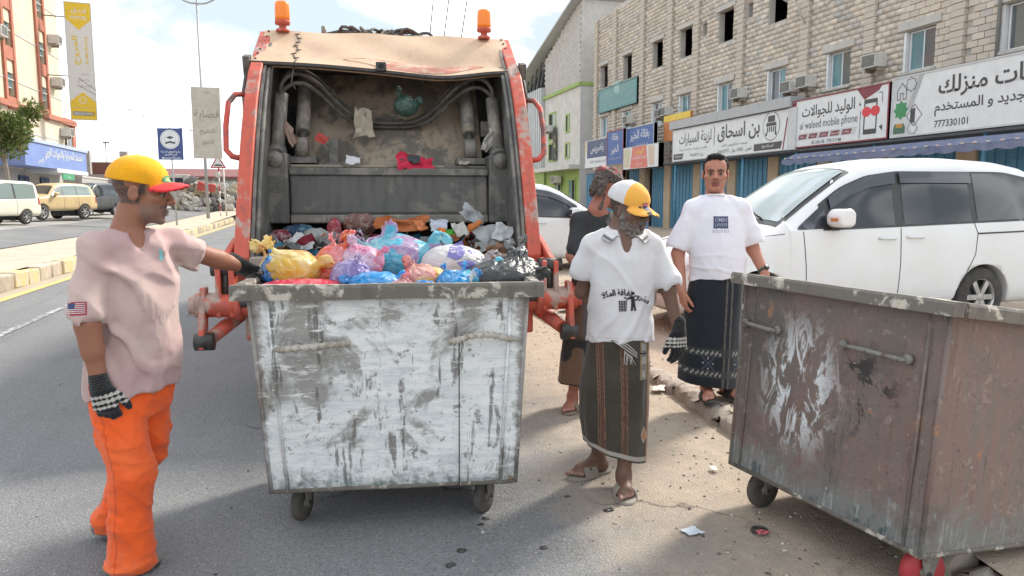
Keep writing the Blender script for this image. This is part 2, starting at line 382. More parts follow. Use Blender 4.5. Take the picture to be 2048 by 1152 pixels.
# ================================================================= SETTING: ground, road, kerbs
def zl(x, y):
    """height of the land on the far side of the median"""
    return float(np.interp(-x, [5, 7.6, 7.9, 12, 20, 60], [.29, .34, .24, .52, .62, 1.2])) + max(0, y - 45) * .0125
def zr(x, y):
    """height of the dirt lot behind the broken kerb"""
    return .10 + .035 * math.sin(x * 1.7 + y * .6) * math.sin(y * .9) + .02 * math.sin(x * 4.1 - y * 3.3)
KR = [(-40, 2.2), (0, 2.36), (2, 2.47), (4.15, 2.66), (5.67, 2.84), (8.85, 2.98), (30, 3.05), (400, 3.05)]
def kx(y): return float(np.interp(y, [k[0] for k in KR], [k[1] for k in KR]))
def mat_road():
    m, n, l, b = node_mat('asphalt_dusty'); q = NB(m); v = q.coords('World')
    sx = q.new('ShaderNodeSeparateXYZ'); l.new(v, sx.inputs[0])
    big = q.noise(v, .5, 6, .6); mid = q.noise(v, 3.2, 6, .65); fine = q.noise(v, 120, 3, .7)
    vo = q.new('ShaderNodeTexVoronoi'); vo.inputs['Scale'].default_value = 95; l.new(v, vo.inputs['Vector'])
    a = q.ramp(big, [(.3, (.165, .165, .168)), (.7, (.222, .221, .222))])
    a = q.mix(q.ramp(fine, [(.50, 0.0), (.66, .75)]), a, (.31, .31, .31)); a = q.mix(q.ramp(q.noise(v, 70, 4, .75), [(.36, .65), (.48, 0.0)]), a, (.075, .075, .08))
    a = q.mix(q.ramp(vo.outputs['Color'], [(.86, 0.0), (.90, .6)]), a, (.34, .335, .33))
    a = q.mix(q.ramp(mid, [(.60, 0.0), (.8, .4)]), a, (.09, .09, .095))
    # windblown sand gathers towards the broken kerb on the right and along the median
    nz = q.math('ADD', q.math('MULTIPLY', q.noise(v, .9, 7, .65), 2.2), q.math('MULTIPLY', mid, .8))
    sr = q.math('ADD', q.math('SUBTRACT', sx.outputs[0], 2.45), nz)
    sand = q.ramp(q.math('MULTIPLY', sr, .5), [(.06, 0.0), (.26, .45), (.62, .95)])
    sl_ = q.ramp(q.math('ADD', q.math('MULTIPLY', sx.outputs[0], -1.2), q.math('MULTIPLY', mid, .5)), [(.0, 0.0), (1.0, 1.0)])
    lft = q.math('GREATER_THAN', q.math('SUBTRACT', q.math('MULTIPLY', sx.outputs[0], -1), 4.55), q.math('MULTIPLY', mid, .35))
    sc = q.ramp(q.noise(v, 7, 8, .7), [(.3, (.34, .27, .205)), (.7, (.46, .375, .29))])
    sc = q.mix(q.ramp(fine, [(.5, 0.0), (.7, .5)]), sc, (.52, .43, .33))
    a = q.mix(sand, a, sc); a = q.mix(q.math('MULTIPLY', lft, .75), a, (.50, .42, .30))
    # hairline cracks, darker patches, tyre-worn tracks and oil drips
    wv = q.new('ShaderNodeVectorMath', operation='ADD'); sc_ = q.new('ShaderNodeVectorMath', operation='SCALE'); nz3 = q.new('ShaderNodeTexNoise'); nz3.inputs['Scale'].default_value = 1.7; nz3.inputs['Detail'].default_value = 6; l.new(v, nz3.inputs['Vector']); l.new(nz3.outputs['Color'], sc_.inputs[0]); sc_.inputs['Scale'].default_value = .9; l.new(v, wv.inputs[0]); l.new(sc_.outputs[0], wv.inputs[1])
    ck = q.new('ShaderNodeTexVoronoi', feature='DISTANCE_TO_EDGE'); ck.inputs['Scale'].default_value = .42; l.new(wv.outputs[0], ck.inputs['Vector'])
    crk = q.math('MULTIPLY', q.ramp(ck.outputs['Distance'], [(.003, .8), (.008, 0.0)]), q.ramp(q.noise(v, .35, 3), [(.5, 0.0), (.6, 1.0)])); a = q.mix(crk, a, (.03, .03, .03))
    a = q.mix(q.ramp(q.noise(q.coords('World', (1.6, .10, 1)), 1.3, 5, .6), [(.55, 0.0), (.75, .3)]), a, (.11, .11, .11))
    a = q.mix(q.ramp(q.noise(v, 1.9, 4, .55, .6), [(.70, 0.0), (.74, .55)]), a, (.045, .044, .045))
    l.new(a, b.inputs['Base Color']); b.inputs['Roughness'].default_value = .88; b.inputs['Specular IOR Level'].default_value = .3
    h = q.math('ADD', q.math('MULTIPLY', fine, .5), q.math('ADD', q.math('MULTIPLY', vo.outputs['Distance'], .6), q.math('MULTIPLY', mid, .6)))
    q.bump(h, b, .8, .014); return m
def mat_dirt(name='dirt', c1=(.36, .285, .22), c2=(.50, .41, .325)):
    m, n, l, b = node_mat(name); q = NB(m); v = q.coords('World')
    f = q.noise(v, 1.1, 8, .7); g = q.noise(v, 14, 6, .7); fine = q.noise(v, 90, 3, .7)
    a = q.ramp(f, [(.32, c1), (.68, c2)]); a = q.mix(q.ramp(g, [(.5, 0.0), (.75, .6)]), a, tuple(x * .62 for x in c1)); a = q.mix(q.ramp(fine, [(.55, 0.0), (.75, .5)]), a, (.58, .50, .40))
    l.new(a, b.inputs['Base Color']); b.inputs['Roughness'].default_value = .95; b.inputs['Specular IOR Level'].default_value = .2
    q.bump(q.math('ADD', g, q.math('MULTIPLY', fine, .6)), b, .8, .03); return m
M_ROAD = mat_road(); M_DIRT = mat_dirt()
M_LOT = pm('worn_tarmac', (.23, .225, .22), .9, c2=(.34, .325, .30), scale=1.3, bump=.4, bscale=60, kind='World')
M_ROAD2 = pm('far_tarmac', (.13, .13, .135), .85, c2=(.19, .188, .185), scale=.8, bump=.3, bscale=60, kind='World')
M_PAVE = pm('sandy_paving', (.40, .33, .25), .9, c2=(.50, .42, .33), scale=2, bump=.4, bscale=40, kind='World')
def sheet(name, xs, ys, zf, mat, jit=0):
    V = [(x, y, zf(x, y)) for x in xs for y in ys]; n = len(ys)
    F = [(i * n + j, (i + 1) * n + j, (i + 1) * n + j + 1, i * n + j + 1) for i in range(len(xs) - 1) for j in range(n - 1)]
    me = bpy.data.meshes.new(name); me.from_pydata(V, [], F); me.polygons.foreach_set('use_smooth', [True] * len(F))
    o = link(name, me, None, mat); tag(o, kind='structure'); return o
def rng(a, b, s): return list(np.arange(a, b + s * .5, s))
sheet('ground', [-1500, -300, -60, 0, 60, 300, 1500], [-300, -60, 0, 60, 300, 1500], lambda x, y: -.06, M_DIRT)
def road_z(x, y): return .012 * math.sin(x * .9 + y * .23) * math.sin(y * .31) - .02 * max(0, x - 2.0) ** 2 if y < 60 else 0.0
rxs = rng(-5.1, 3.2, .27)
o = sheet('road', rxs, rng(-30, 14, .6) + rng(16, 60, 3) + [90, 150, 300, 500], lambda x, y: road_z(x, y) * .6, M_ROAD)
# dirt lot behind the kerb
def lot_z(x, y): return zr(x, y)
me_v = []; ys = rng(-4, 24, .35) + rng(26, 60, 4) + [120, 300]
us = [0, .05, .12, .2, .3, .45, .6, .8, 1.0, 1.3, 1.6, 2, 2.5, 3, 3.6, 4.3, 5, 6, 7, 8.5, 10, 12, 14.5, 17, 30]
V = [(kx(y) + .12 + u, y, (lot_z(kx(y) + u, y) if y < 30 else .1)) for u in us for y in ys]; n = len(ys)
F = [(i * n + j, (i + 1) * n + j, (i + 1) * n + j + 1, i * n + j + 1) for i in range(len(us) - 1) for j in range(n - 1)]
me = bpy.data.meshes.new('dirt_lot'); me.from_pydata(V, [], F); me.polygons.foreach_set('use_smooth', [True] * len(F)); tag(link('dirt_lot', me, None, M_DIRT), kind='structure')
# broken kerb on the right: one worn stone after another
M_KERB = pm('kerb_concrete', (.36, .31, .26), .92, c2=(.25, .205, .165), scale=5, bump=.8, bscale=22, bdist=.02, kind='World')
kerb = tag(link('kerb', None), kind='structure'); kerb.empty_display_size = .1
y = .2; rk = random.Random(3)
while y < 26:
    L = rk.uniform(.55, .95); x0, x1 = kx(y), kx(y + L); hgt = rk.uniform(.05, .105)
    mb = MB()
    def kf(a, b, x0=x0, x1=x1, y=y, L=L, h=hgt):
        yy = y + .012 + (L - .024) * a; xx = x0 + (x1 - x0) * a
        px, pz = [(0, -.08), (.006, h * .72), (.03, h), (.13, h + .01), (.16, h - .02), (.16, -.08)][int(round(b * 5))]
        nz = .022 * math.sin(yy * 23.1 + b * 9) * math.sin(yy * 7.7 + b * 3) + .014 * math.sin(yy * 51 + b * 17) + .012 * math.sin(yy * 89 + b * 29)
        return (xx + px + nz, yy, pz + nz * .9)
    mb.grid(kf, 16, 5); n9 = 6
    mb.f += [tuple(range(6)), tuple(16 * 6 + k for k in range(6))[::-1]]; mb.sm += [False, False]
    mb.build('kerb_stone', M_KERB, kerb); y += L
# median with painted kerb stones
med = sheet('median', [-5.28, -5.9, -6.6, -7.3, -7.6], rng(-10, 60, 5) + [100, 200], lambda x, y: zl(x, y) - .02, M_PAVE)
M_KY = pm('kerb_yellow', (.60, .44, .16), .85, c2=(.50, .43, .32), scale=5, bump=.5, bscale=30, lo=.42, hi=.58, rnd=.12); M_KW = pm('kerb_sand', (.50, .43, .34), .9, c2=(.36, .30, .23), scale=5, bump=.5, bscale=30, rnd=.15)
ks = MB().box((0, 0, .14), (.24, .66, .30)).mesh('kerb_stone', .035, 2)
ksm = [ks.copy(), ks.copy()]; ksm[0].materials.append(M_KY); ksm[1].materials.append(M_KW)
rk = random.Random(5)
for i in range(72):
    yy = 7 + i * .70; o = link('kerb_stone', ksm[0 if (i // 2) % 2 == 0 else 1], med, None, (-5.14 + rk.uniform(-.025, .025), yy, max(0, yy - 45) * .008 + rk.uniform(-.03, .01)), (rk.uniform(-.03, .03), rk.uniform(-.05, .05), rk.uniform(-.03, .03)))
sheet('far_carriageway', [-7.62, -8, -9, -10, -11.2], rng(-10, 60, 5) + rng(70, 200, 10), zl, M_ROAD2)
sheet('parking_ground', [-11.2, -12, -14, -17, -20, -30, -60, -300], rng(-10, 60, 5) + rng(70, 200, 10) + [400, 900], zl, M_LOT)
# road paint
M_YL = pm('road_yellow', (.62, .42, .10), .8, c2=(.45, .36, .20), scale=8, bump=.2, kind='World'); M_WL = pm('road_white', (.42, .42, .41), .8, c2=(.17, .17, .175), scale=7, bump=.2, lo=.40, hi=.52, kind='World')
def strip(name, x0, x1, y0, y1, mat, n=30):
    mb = MB(); mb.grid(lambda a, b: (x0 + (x1 - x0) * b, y0 + (y1 - y0) * a, road_z(x0 + (x1 - x0) * b, y0 + (y1 - y0) * a) * .6 + .008), n, 1); return tag(mb.build(name, mat), kind='structure')
strip('road_edge_line', -4.72, -4.56, 2, 120, M_YL, 120)
strip('road_lane_line', -3.52, -3.42, 8.6, 13.2, M_WL, 12)
# loose gravel, chips of plaster and grit over the sandy shoulder and the lot
def gravel(name, n, xf, yr, s0, s1, cols, seed, zf):
    r = np.random.default_rng(seed); ico = np.array([(0, 0, 1), (.9, 0, 0), (0, .9, 0), (-.9, 0, 0), (0, -.9, 0), (0, 0, -.4)]); fi = np.array([(0, 1, 2), (0, 2, 3), (0, 3, 4), (0, 4, 1), (5, 2, 1), (5, 3, 2), (5, 4, 3), (5, 1, 4)])
    V = []; F = []; C = []
    for i in range(n):
        yy = yr[0] + (yr[1] - yr[0]) * r.random() ** 1.6; xx = xf(yy, r); s = s0 + (s1 - s0) * r.random() ** 3; a = r.random() * 6.28
        q = ico * (s * r.uniform(.6, 1.4, 3)) * (1, 1, .6); q += r.normal(0, s * .18, q.shape); R = np.array([[math.cos(a), -math.sin(a), 0], [math.sin(a), math.cos(a), 0], [0, 0, 1]]); q = q @ R.T
        V.append(q + (xx, yy, zf(xx, yy) + s * .2)); F.append(fi + i * 6); c = np.array(cols[r.integers(len(cols))]) * r.uniform(.75, 1.2); C.append(np.tile(c, (6, 1)))
    me = mesh_np(name, np.concatenate(V), np.concatenate(F), False, np.concatenate(C)); return link(name, me, None, vcm('grit', .9, .3, 120, var=.15))
GC = [(.42, .33, .25), (.55, .48, .40), (.30, .23, .18), (.20, .17, .15), (.62, .58, .52)]
def xs_(yy, r): return kx(yy) - .05 - abs(r.normal(0, .55)) if r.random() < .8 else r.uniform(.4, kx(yy))
g1 = tag(gravel('gravel', 2300, xs_, (1.9, 13), .002, .014, GC, 1, lambda x, y: road_z(x, y) * .6), 'loose stones and grit scattered along the sandy roadside', 'gravel', kind='stuff')
g2 = tag(gravel('rubble', 3000, lambda yy, r: kx(yy) + .2 + abs(r.normal(0, 1.8)), (3.5, 16), .005, .028, GC, 2, lambda x, y: zr(x, y)), 'small rubble and stones on the dirt lot behind the kerb', 'rubble', kind='stuff')
g3 = tag(gravel('dark_grit', 700, lambda yy, r: r.uniform(-2.5, 2.2), (2.2, 9), .002, .009, [(.04, .04, .04), (.35, .34, .32), (.08, .07, .06)], 4, lambda x, y: road_z(x, y) * .6), 'dark specks and grit on the asphalt', 'grit', kind='stuff')
# ================================================================= BUILDINGS
RX = (R_(90), 0, R_(-90))      # local x along the street (-Y), y up, z towards the road: signs and windows on the right-hand facades
RL = (R_(90), 0, R_(90))       # facing +X: left-hand facades
RF = (R_(90), 0, 0)            # facing the camera side (-Y)
M_ALU = pm('white_aluminium', (.72, .73, .74), .35, c2=(.62, .63, .63), scale=4, bump=.05)
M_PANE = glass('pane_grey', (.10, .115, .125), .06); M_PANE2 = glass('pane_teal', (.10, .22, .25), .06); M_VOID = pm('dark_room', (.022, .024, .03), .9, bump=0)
M_PLAST = pm('cement_plaster', (.50, .475, .44), .9, c2=(.42, .40, .37), scale=3, bump=.3, bscale=40)
M_MORT = pm('mortar', (.46, .425, .38), .95, c2=(.37, .34, .305), scale=2, bump=.4, bscale=50)
M_ACW = pm('ac_white', (.62, .61, .58), .5, c2=(.48, .46, .42), scale=7, bump=.1); M_ACG = pm('ac_grille', (.22, .22, .21), .7, bump=0)
def ring(mb, w, h, t, z0, z1):
    mb.b2(-w / 2, w / 2, h / 2 - t, h / 2, z0, z1).b2(-w / 2, w / 2, -h / 2, -h / 2 + t, z0, z1).b2(-w / 2, -w / 2 + t, -h / 2 + t, h / 2 - t, z0, z1).b2(w / 2 - t, w / 2, -h / 2 + t, h / 2 - t, z0, z1); return mb
def window(parent, loc, rot, w, h, panes=None, fm=None, name='window', t=.05):
    f = ring(MB(), w, h, t, -.03, .03).build(name, fm or M_ALU, parent, .006, 1, loc, rot)
    panes = panes or (M_PANE2, M_PANE); k = len(panes); pw = (w - 2 * t) / k
    for i, m in enumerate(panes):
        x = -w / 2 + t + pw * (i + .5); MB().box((0, 0, 0), (pw + .01, h - 2 * t + .01, .01)).build('pane', m, f, 0, 1, (x, 0, -.012 + .012 * (i % 2)))
        if i: MB().box((0, 0, 0), (.045, h - 2 * t, .045)).build('mullion', fm or M_ALU, f, .004, 1, (x - pw / 2, 0, .004))
    return f
def ac_unit(label, loc, rot, s=1.0, group='air conditioners on the facades'):
    t = thing('air_conditioner', label, 'air conditioner', loc, 0, group); t.rotation_euler = rot; t.scale = (s, s, s)
    MB().b2(-.34, .34, -.22, .22, -.05, .42).build('casing', M_ACW, t, .02, 2)
    g = MB(); g.b2(-.31, .31, -.19, .19, .42, .424)
    for k in range(9): g.b2(-.31, .31, -.18 + k * .042, -.165 + k * .042, .424, .434)
    g.build('grille', M_ACG, t); ring(MB(), .68, .44, .03, .42, .445).build('front_frame', M_ACW, t)
    for x in (-.28, .28): MB().b2(x - .02, x + .02, -.34, -.22, -.05, .3).build('bracket', M_KERB, t)
    return t
# ---------------------------------------------------------------- unfinished block building on the right
BX = 19.0
bb = thing('block_building', 'long unfinished building of tan concrete blocks above the shop signs', 'building', (BX, 31, .1))
def P2(y): return y - 31
lowY = [16.75, 20.35, 24.15, 27.95, 31.95, 35.8, 39.0, 43.1, 46.7]; upY = [20.35, 24.15, 28.0, 32.0, 35.8, 39.05, 43.1, 46.8]; smallY = [30.05, 33.95, 37.5, 41.1]
opens = [(y - .66, y + .66, 5.72, 7.0) for y in lowY] + [(y - .66, y + .66, 8.9, 10.32) for y in upY] + [(y - .24, y + .24, 9.55, 10.15) for y in smallY]
Y0, Y1, Z0, Z1 = 13.0, 48.4, 3.6, 13.4
def free(y0, y1, z0, z1, pad=0): return not any(y0 < b + pad and y1 > a - pad and z0 < d + pad and z1 > c - pad for a, b, c, d in opens)
# backing wall, cut into rectangles round the openings
ysp = sorted({Y0, Y1} | {a for o_ in opens for a in o_[:2]}); zsp = sorted({Z0, Z1} | {a for o_ in opens for a in o_[2:]})
mb = MB()
for i in range(len(zsp) - 1):
    run = None
    for j in range(len(ysp)):
        ok = j < len(ysp) - 1 and free(ysp[j] + .001, ysp[j + 1] - .001, zsp[i] + .001, zsp[i + 1] - .001)
        if ok and run is None: run = ysp[j]
        if not ok and run is not None: mb.b2(.02, .26, P2(run), P2(ysp[j]), zsp[i] - .1, zsp[i + 1] - .1); run = None
mb.build('wall', M_MORT, bb)
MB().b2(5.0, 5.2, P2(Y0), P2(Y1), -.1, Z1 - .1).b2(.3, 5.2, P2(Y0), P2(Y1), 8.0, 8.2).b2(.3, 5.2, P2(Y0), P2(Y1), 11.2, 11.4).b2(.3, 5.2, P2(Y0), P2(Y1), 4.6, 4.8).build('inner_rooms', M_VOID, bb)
MB().b2(.02, 8, P2(Y1) - .0, P2(Y1) + .2, -.1, Z1 - .1).build('end_wall', M_PLAST, bb)
MB().b2(-.03, .4, P2(Y0), P2(Y1) + .2, Z1 - .1, Z1 + .05).build('coping', M_PLAST, bb)
pil = [15.0, 18.8, 22.5, 26.05, 30.6, 34.6, 37.45, 40.9, 44.9, 48.05]
M_BLK = vcm('block_tan', .93, .6, 40, var=.16, bdist=.012, spec=.25)
BC = [(.66, .575, .485), (.62, .54, .455), (.70, .62, .53), (.57, .51, .44), (.63, .57, .50), (.55, .52, .48)]
mb = MB(); rb = random.Random(9); blocks = []
for z in np.arange(Z0 + .01, Z1 - .05, .2):
    off = 0 if int(round(z / .2)) % 2 else .205
    for y in np.arange(Y0 + off, Y1 - .1, .41):
        y0, y1, z0, z1 = y + .008, y + .402, z + .008, z + .192
        for a, b, c, d in opens:                               # trim to the openings
            if z0 < d - .04 and z1 > c + .04:
                if y0 < a < y1: y1 = a - .005
                elif y0 < b < y1: y0 = b + .005
        if y1 - y0 < .06 or not free(y0, y1, z0 + .05, z1 - .05): continue
        if any(abs((y0 + y1) / 2 - p) < .27 for p in pil): continue
        blocks.append((y0, y1, z0, z1, rb.uniform(0, .022), BC[rb.choice([0, 0, 0, 1, 1, 2, 2, 3, 4, 5])]))
def zt(y): return 1.55 + (y * .965 + BX * .263) * .40        # rough top of the view at that distance
blocks.sort(key=lambda q: q[0] + (100 if q[2] > zt(q[0]) or q[3] < 4.9 or q[0] < 14.6 else 0))
bmesh_v = []
for c in BC:
    me = MB().box((0, 0, 0), (.10, .394, .184)).mesh('block', .010, 1); set_col(me, np.tile(c, (len(me.vertices), 1))); me.materials.append(M_BLK); bmesh_v.append(me)
for (y0, y1, z0, z1, d, c) in blocks[:300]:
    o = link('block', bmesh_v[BC.index(c)], bb, None, (.035 - d, P2((y0 + y1) / 2), (z0 + z1) / 2 - .1)); o.scale = (1, (y1 - y0) / .394, 1)
V = []; F = []; C = []
cube = np.array([(a, b, c) for a in (-.5, .5) for b in (-.5, .5) for c in (-.5, .5)]); cf = np.array([(0, 1, 3, 2), (0, 4, 5, 1), (2, 3, 7, 6), (0, 2, 6, 4), (1, 5, 7, 3)])
for i, (y0, y1, z0, z1, d, c) in enumerate(blocks[300:]):
    V.append(cube * (.10, y1 - y0, z1 - z0) + (.035 - d, P2((y0 + y1) / 2), (z0 + z1) / 2 - .1)); F.append(cf + 8 * i); C.append(np.tile(np.array(c) * rb.uniform(.85, 1.12), (8, 1)))
o = link('block_courses', mesh_np('block_courses', np.concatenate(V), np.concatenate(F), False, np.concatenate(C)), bb, M_BLK); o['kind'] = 'stuff'
for p in pil:                                                   # stacked-block piers between the windows
    mb = MB()
    for k, z in enumerate(np.arange(Z0, Z1 - .1, .2)):
        s_ = .015 * (k % 2); mb.b2(-.13 - s_, .02, P2(p) - .25 + s_, P2(p) + .25 - s_, z + .006 - .1, z + .194 - .1)
    me = mb.mesh('pier', .008, 1); set_col(me, np.tile((.60, .535, .46), (len(me.vertices), 1))); link('pier', me, bb, M_BLK)
for y in lowY: MB().box((-.02, P2(y), 7.17 - .1), (.12, 1.75, .26)).build('lintel', M_PLAST, bb, .01, 1); MB().box((-.03, P2(y), 5.66 - .1), (.16, 1.5, .1)).build('sill', M_PLAST, bb, .01, 1)
for y in upY: MB().box((-.02, P2(y), 10.46 - .1), (.12, 1.7, .24)).build('lintel', M_PLAST, bb, .01, 1)
for i, y in enumerate(lowY):                                     # sliding windows deep in plastered reveals
    window(bb, (.16, P2(y) - .06, 6.36 - .1), RX, 1.16, 1.26, (M_PANE2, M_PANE) if i % 3 else (M_PANE, M_PANE2))
    MB().box((.1, P2(y) + .6, 6.36 - .1), (.2, .10, 1.26)).build('reveal', M_ALU, bb)
for y in upY + smallY: 
    hw = .66 if y in upY else .24; MB().b2(.03, .3, P2(y + hw) - .03, P2(y + hw) - .005, 8.9 - .1 if hw > .3 else 9.45, 10.2 if hw > .3 else 10.05).build('reveal', M_PLAST, bb)
MB().tube([(-.1, P2(17.4), 4.4), (-.1, P2(17.4), 10.5)], .05, 8).build('drain_pipe', M_ACG, bb)
for y, z, lb in [(22.0, 6.25, 'window air conditioner on the pier beside the phone shop window'), (26.6, 6.05, 'air conditioner in the block wall, left one of a close pair'), (25.6, 6.1, 'air conditioner in the block wall, right one of a close pair'), (30.3, 6.3, 'air conditioner right of the pier above the car decoration sign'), (37.3, 6.3, 'air conditioner beside the middle window, right one of two touching units'), (37.95, 6.25, 'air conditioner beside the middle window, left one of two touching units'), (42.2, 6.35, 'far air conditioner under the teal sign on the block building')]:
    ac_unit(lb, (BX - .08, y, z), RX, 1.0)
MB().tube([(-.1, P2(26.0), 8.2), (-.55, P2(26.0), 9.0), (-.9, P2(26.1), 9.25)], .035, 8).box((-1.05, P2(26.12), 9.22), (.5, .2, .1), (0, .4, 0)).build('lamp_arm', M_ACW, bb, 0)
# ground floor: blue shutters, tan pillars, dark canopy
sf = thing('shop_row', 'row of shopfronts with blue metal shutters below the signs', 'shopfront', (BX, 31, .1))
M_BLUE = pm('shutter_blue', (.05, .18, .30), .5, c2=(.08, .23, .34), scale=5, bump=.1); M_TANP = pm('tan_plaster', (.48, .37, .26), .9, c2=(.40, .31, .22), scale=3, bump=.3)
for k, y in enumerate(np.arange(15, 48, 3.2)):
    MB().b2(-.1, .25, P2(y) - .35, P2(y) + .35, -.1, 3.6).build('pillar', M_TANP, sf)
    mb = MB(); a, b = P2(y) + .36, P2(y) + 2.84
    if k in (7, 8): b -= .9; MB().b2(.3, .32, b, b + .9, -.1, 3.3).build('doorway', M_VOID, sf)
    nr = 14
    for i in range(nr): q = a + (b - a) * (i + .5) / nr; mb.b2(.02 - .03 * (i % 2), .08, q - (b - a) / nr * .5, q + (b - a) / nr * .5, -.1, 3.3)
    mb.build('shutter', M_BLUE, sf)
    MB().b2(-.05, .25, P2(y) + .36, P2(y) + 2.84, 3.3, 3.6).build('header', M_ACG, sf)
MB().b2(-1.4, .2, P2(14), P2(36), 3.28, 3.36).build('canopy', pm('canopy_dark', (.10, .11, .13), .7), sf)
for y in (16.5, 20.6, 24.6, 28.2, 31.6, 34.2): MB().cyl((-1.25, P2(y), -.1), (-1.25, P2(y), 3.28), .06, 10).build('post', pm('post_blue', (.10, .26, .38), .5), sf)
# ---------------------------------------------------------------- shop signs
def sign(name, label, loc, rot, w, h, face, depth=.18, edge=None, frame=.05, group=None):
    t = thing(name, label, 'sign', loc, 0, group); t.rotation_euler = rot
    MB().b2(-w / 2, w / 2, -h / 2, h / 2, -depth, 0).build('board', face, t)
    if frame: ring(MB(), w, h, frame, -depth - .01, .02).build('frame', edge or M_ALU, t)
    return t
def flat(name, poly, mat, parent, z=.004, holes=None):
    mb = MB(); n = len(poly); mb.add([(p[0], p[1], z) for p in poly], [tuple(range(n))]); return mb.build(name, mat, parent)
def lt(t, body, x, y, mat, z=.006, name='lettering', rz=0, **kw): return letters(name, body, mat, t, (x, y, z), (0, 0, rz), **kw)
def disc(name, x, y, r, mat, t, z=.005, n=28, ry=None): return flat(name, [(x + r * math.cos(2 * PI * k / n), y + (ry or r) * math.sin(2 * PI * k / n)) for k in range(n)], mat, t, z)
def outline(name, pts, wd, mat, t, z=.006, close=True):
    mb = MB(); n = len(pts)
    for i in range(n if close else n - 1):
        a = Vector(pts[i]); b = Vector(pts[(i + 1) % n]); d = (b - a).normalized(); p = Vector((-d.y, d.x)) * wd / 2; e = d * wd / 2; a = a - e; b = b + e
        mb.add([(a.x + p.x, a.y + p.y, z + i * 1e-4), (b.x + p.x, b.y + p.y, z + i * 1e-4), (b.x - p.x, b.y - p.y, z + i * 1e-4), (a.x - p.x, a.y - p.y, z + i * 1e-4)], [(0, 1, 2, 3)])
    return mb.build(name, mat, t)
W_ = paint('sign_white', (.66, .67, .68), .4); K_ = paint('sign_charcoal', (.055, .055, .06), .4); MR_ = paint('sign_maroon', (.20, .035, .05), .4); GR_ = paint('sign_grey', (.38, .39, .40), .5); LG_ = paint('sign_light_grey', (.52, .53, .54), .5)
SX = 17.55
def sgn_at(y0, y1, z0, z1): return (SX, (y0 + y1) / 2, (z0 + z1) / 2), abs(y1 - y0), z1 - z0
# car decoration shop
loc, w, h = sgn_at(34.2, 24.9, 3.45, 5.0)
t = sign('shop_sign', 'long white car decoration shop sign with a jeep emblem', loc, RX, w, h, W_, .3, GR_, .04)
mb = MB(); mb.b2(-w / 2 - .15, w / 2 + .2, h / 2 + .03, h / 2 + .42, -.5, .12); mb.build('top_trim', GR_, t); MB().b2(w / 2 + .01, w / 2 + .5, -h / 2, h / 2, -.3, .05).build('end_panel', LG_, t)
lt(t, 'بن اسحاق', 1.18, .22, K_, width=3.2, height=.78, bold=.02); lt(t, 'لزينة السيارات', -2.45, .22, K_, width=3.0, height=.62, bold=.012)
MB().b2(-.72, -.68, -.2, .6, 0, .006).build('divider', K_, t)
lt(t, 'حضرموت - المركز الرئيسي - القسم', .95, -.30, K_, height=.16); lt(t, 'تلفون : 33815 جوال : 777330101', .95, -.55, K_, height=.19); lt(t, 'تظليل زجاج ، تلميع سيارات ، اكسسوارات متنوعة', -2.6, -.25, K_, height=.15); lt(t, 'جوال 777281108', -2.2, -.55, K_, height=.17)
for x, wd in ((3.35, 1.9), (-4.0, 1.0)): flat('panel', [(x - wd / 2, -.68), (x + wd / 2 - .1, -.68), (x + wd / 2, -.4), (x - wd / 2, -.4)], K_, t); lt(t, 'قسم التجزئة' if x > 0 else 'قسم الجملة', x, -.54, W_, .009, height=.17, bold=.01)
disc('emblem', 3.55, .22, .56, K_, t, .004); disc('emblem', 3.55, .22, .53, W_, t, .005)
mb = MB()
for (a, b, c, d) in ((-.24, .24, .28, .52), (-.34, .34, .12, .26), (-.38, -.26, -.24, -.1), (.26, .38, -.24, -.1)): mb.add([(3.55 + a, .1 + c, .007), (3.55 + b, .1 + c, .007), (3.55 + b * .93, .1 + d, .007), (3.55 + a * .93, .1 + d, .007)], [(0, 1, 2, 3)])
for k in range(5): mb.add([(3.55 - .28 + k * .13, -.0, .007), (3.55 - .2 + k * .13, -.0, .007), (3.55 - .2 + k * .13, .2, .007), (3.55 - .28 + k * .13, .2, .007)], [(0, 1, 2, 3)])
mb.build('jeep_picture', K_, t); flat('maroon_edge', [(4.30, -h / 2 + .05), (4.38, -h / 2 + .05), (4.6, .45), (4.52, .45)], MR_, t)
# mobile phone shop
loc, w, h = sgn_at(24.75, 19.85, 3.48, 5.22)
t = sign('shop_sign', 'white mobile phone shop sign with maroon corners and sunglasses', loc, RX, w, h, W_, .3, MR_, .05)
lt(t, 'الوليد للجوالات', -.45, .36, K_, width=2.75, height=.50, bold=.012); lt(t, 'al waleed mobile phone', -.42, -.12, K_, width=3.0, bold=-.003, height=.36)
flat('grey_band', [(-2.1, -.6), (.95, -.6), (1.1, -.36), (-1.8, -.36)], LG_, t)
for k, s_ in enumerate(['صيانة', 'برمجة', 'شواحن', 'اكسسوارات', 'جوالات']): x = -1.75 + k * .58; flat('service_tag', [(x - .25, -.57), (x + .2, -.57), (x + .27, -.40), (x - .18, -.40)], MR_, t, .005); lt(t, s_, x, -.485, W_, .008, height=.10, bold=.01)
lt(t, '05 336138 . 770151188', -.45, -.72, K_, width=1.55, bold=.008)
flat('corner', [(-w / 2 + .06, .80), (-w / 2 + .3, .80), (-w / 2 + .12, -.35), (-w / 2 + .06, -.2)], MR_, t); flat('corner', [(1.0, .82), (2.1, .82), (2.0, .68), (1.35, .45)], MR_, t)
outline('phone', [(1.38, -.62), (1.38, .42), (1.92, .42), (1.92, -.62)], .05, K_, t); flat('phone_top', [(1.38, .32), (1.92, .32), (1.92, .45), (1.38, .45)], K_, t, .007); flat('phone_base', [(1.38, -.66), (1.92, -.66), (1.92, -.5), (1.38, -.5)], K_, t, .007)
RD_ = paint('sunglass_red', (.62, .05, .07), .25)
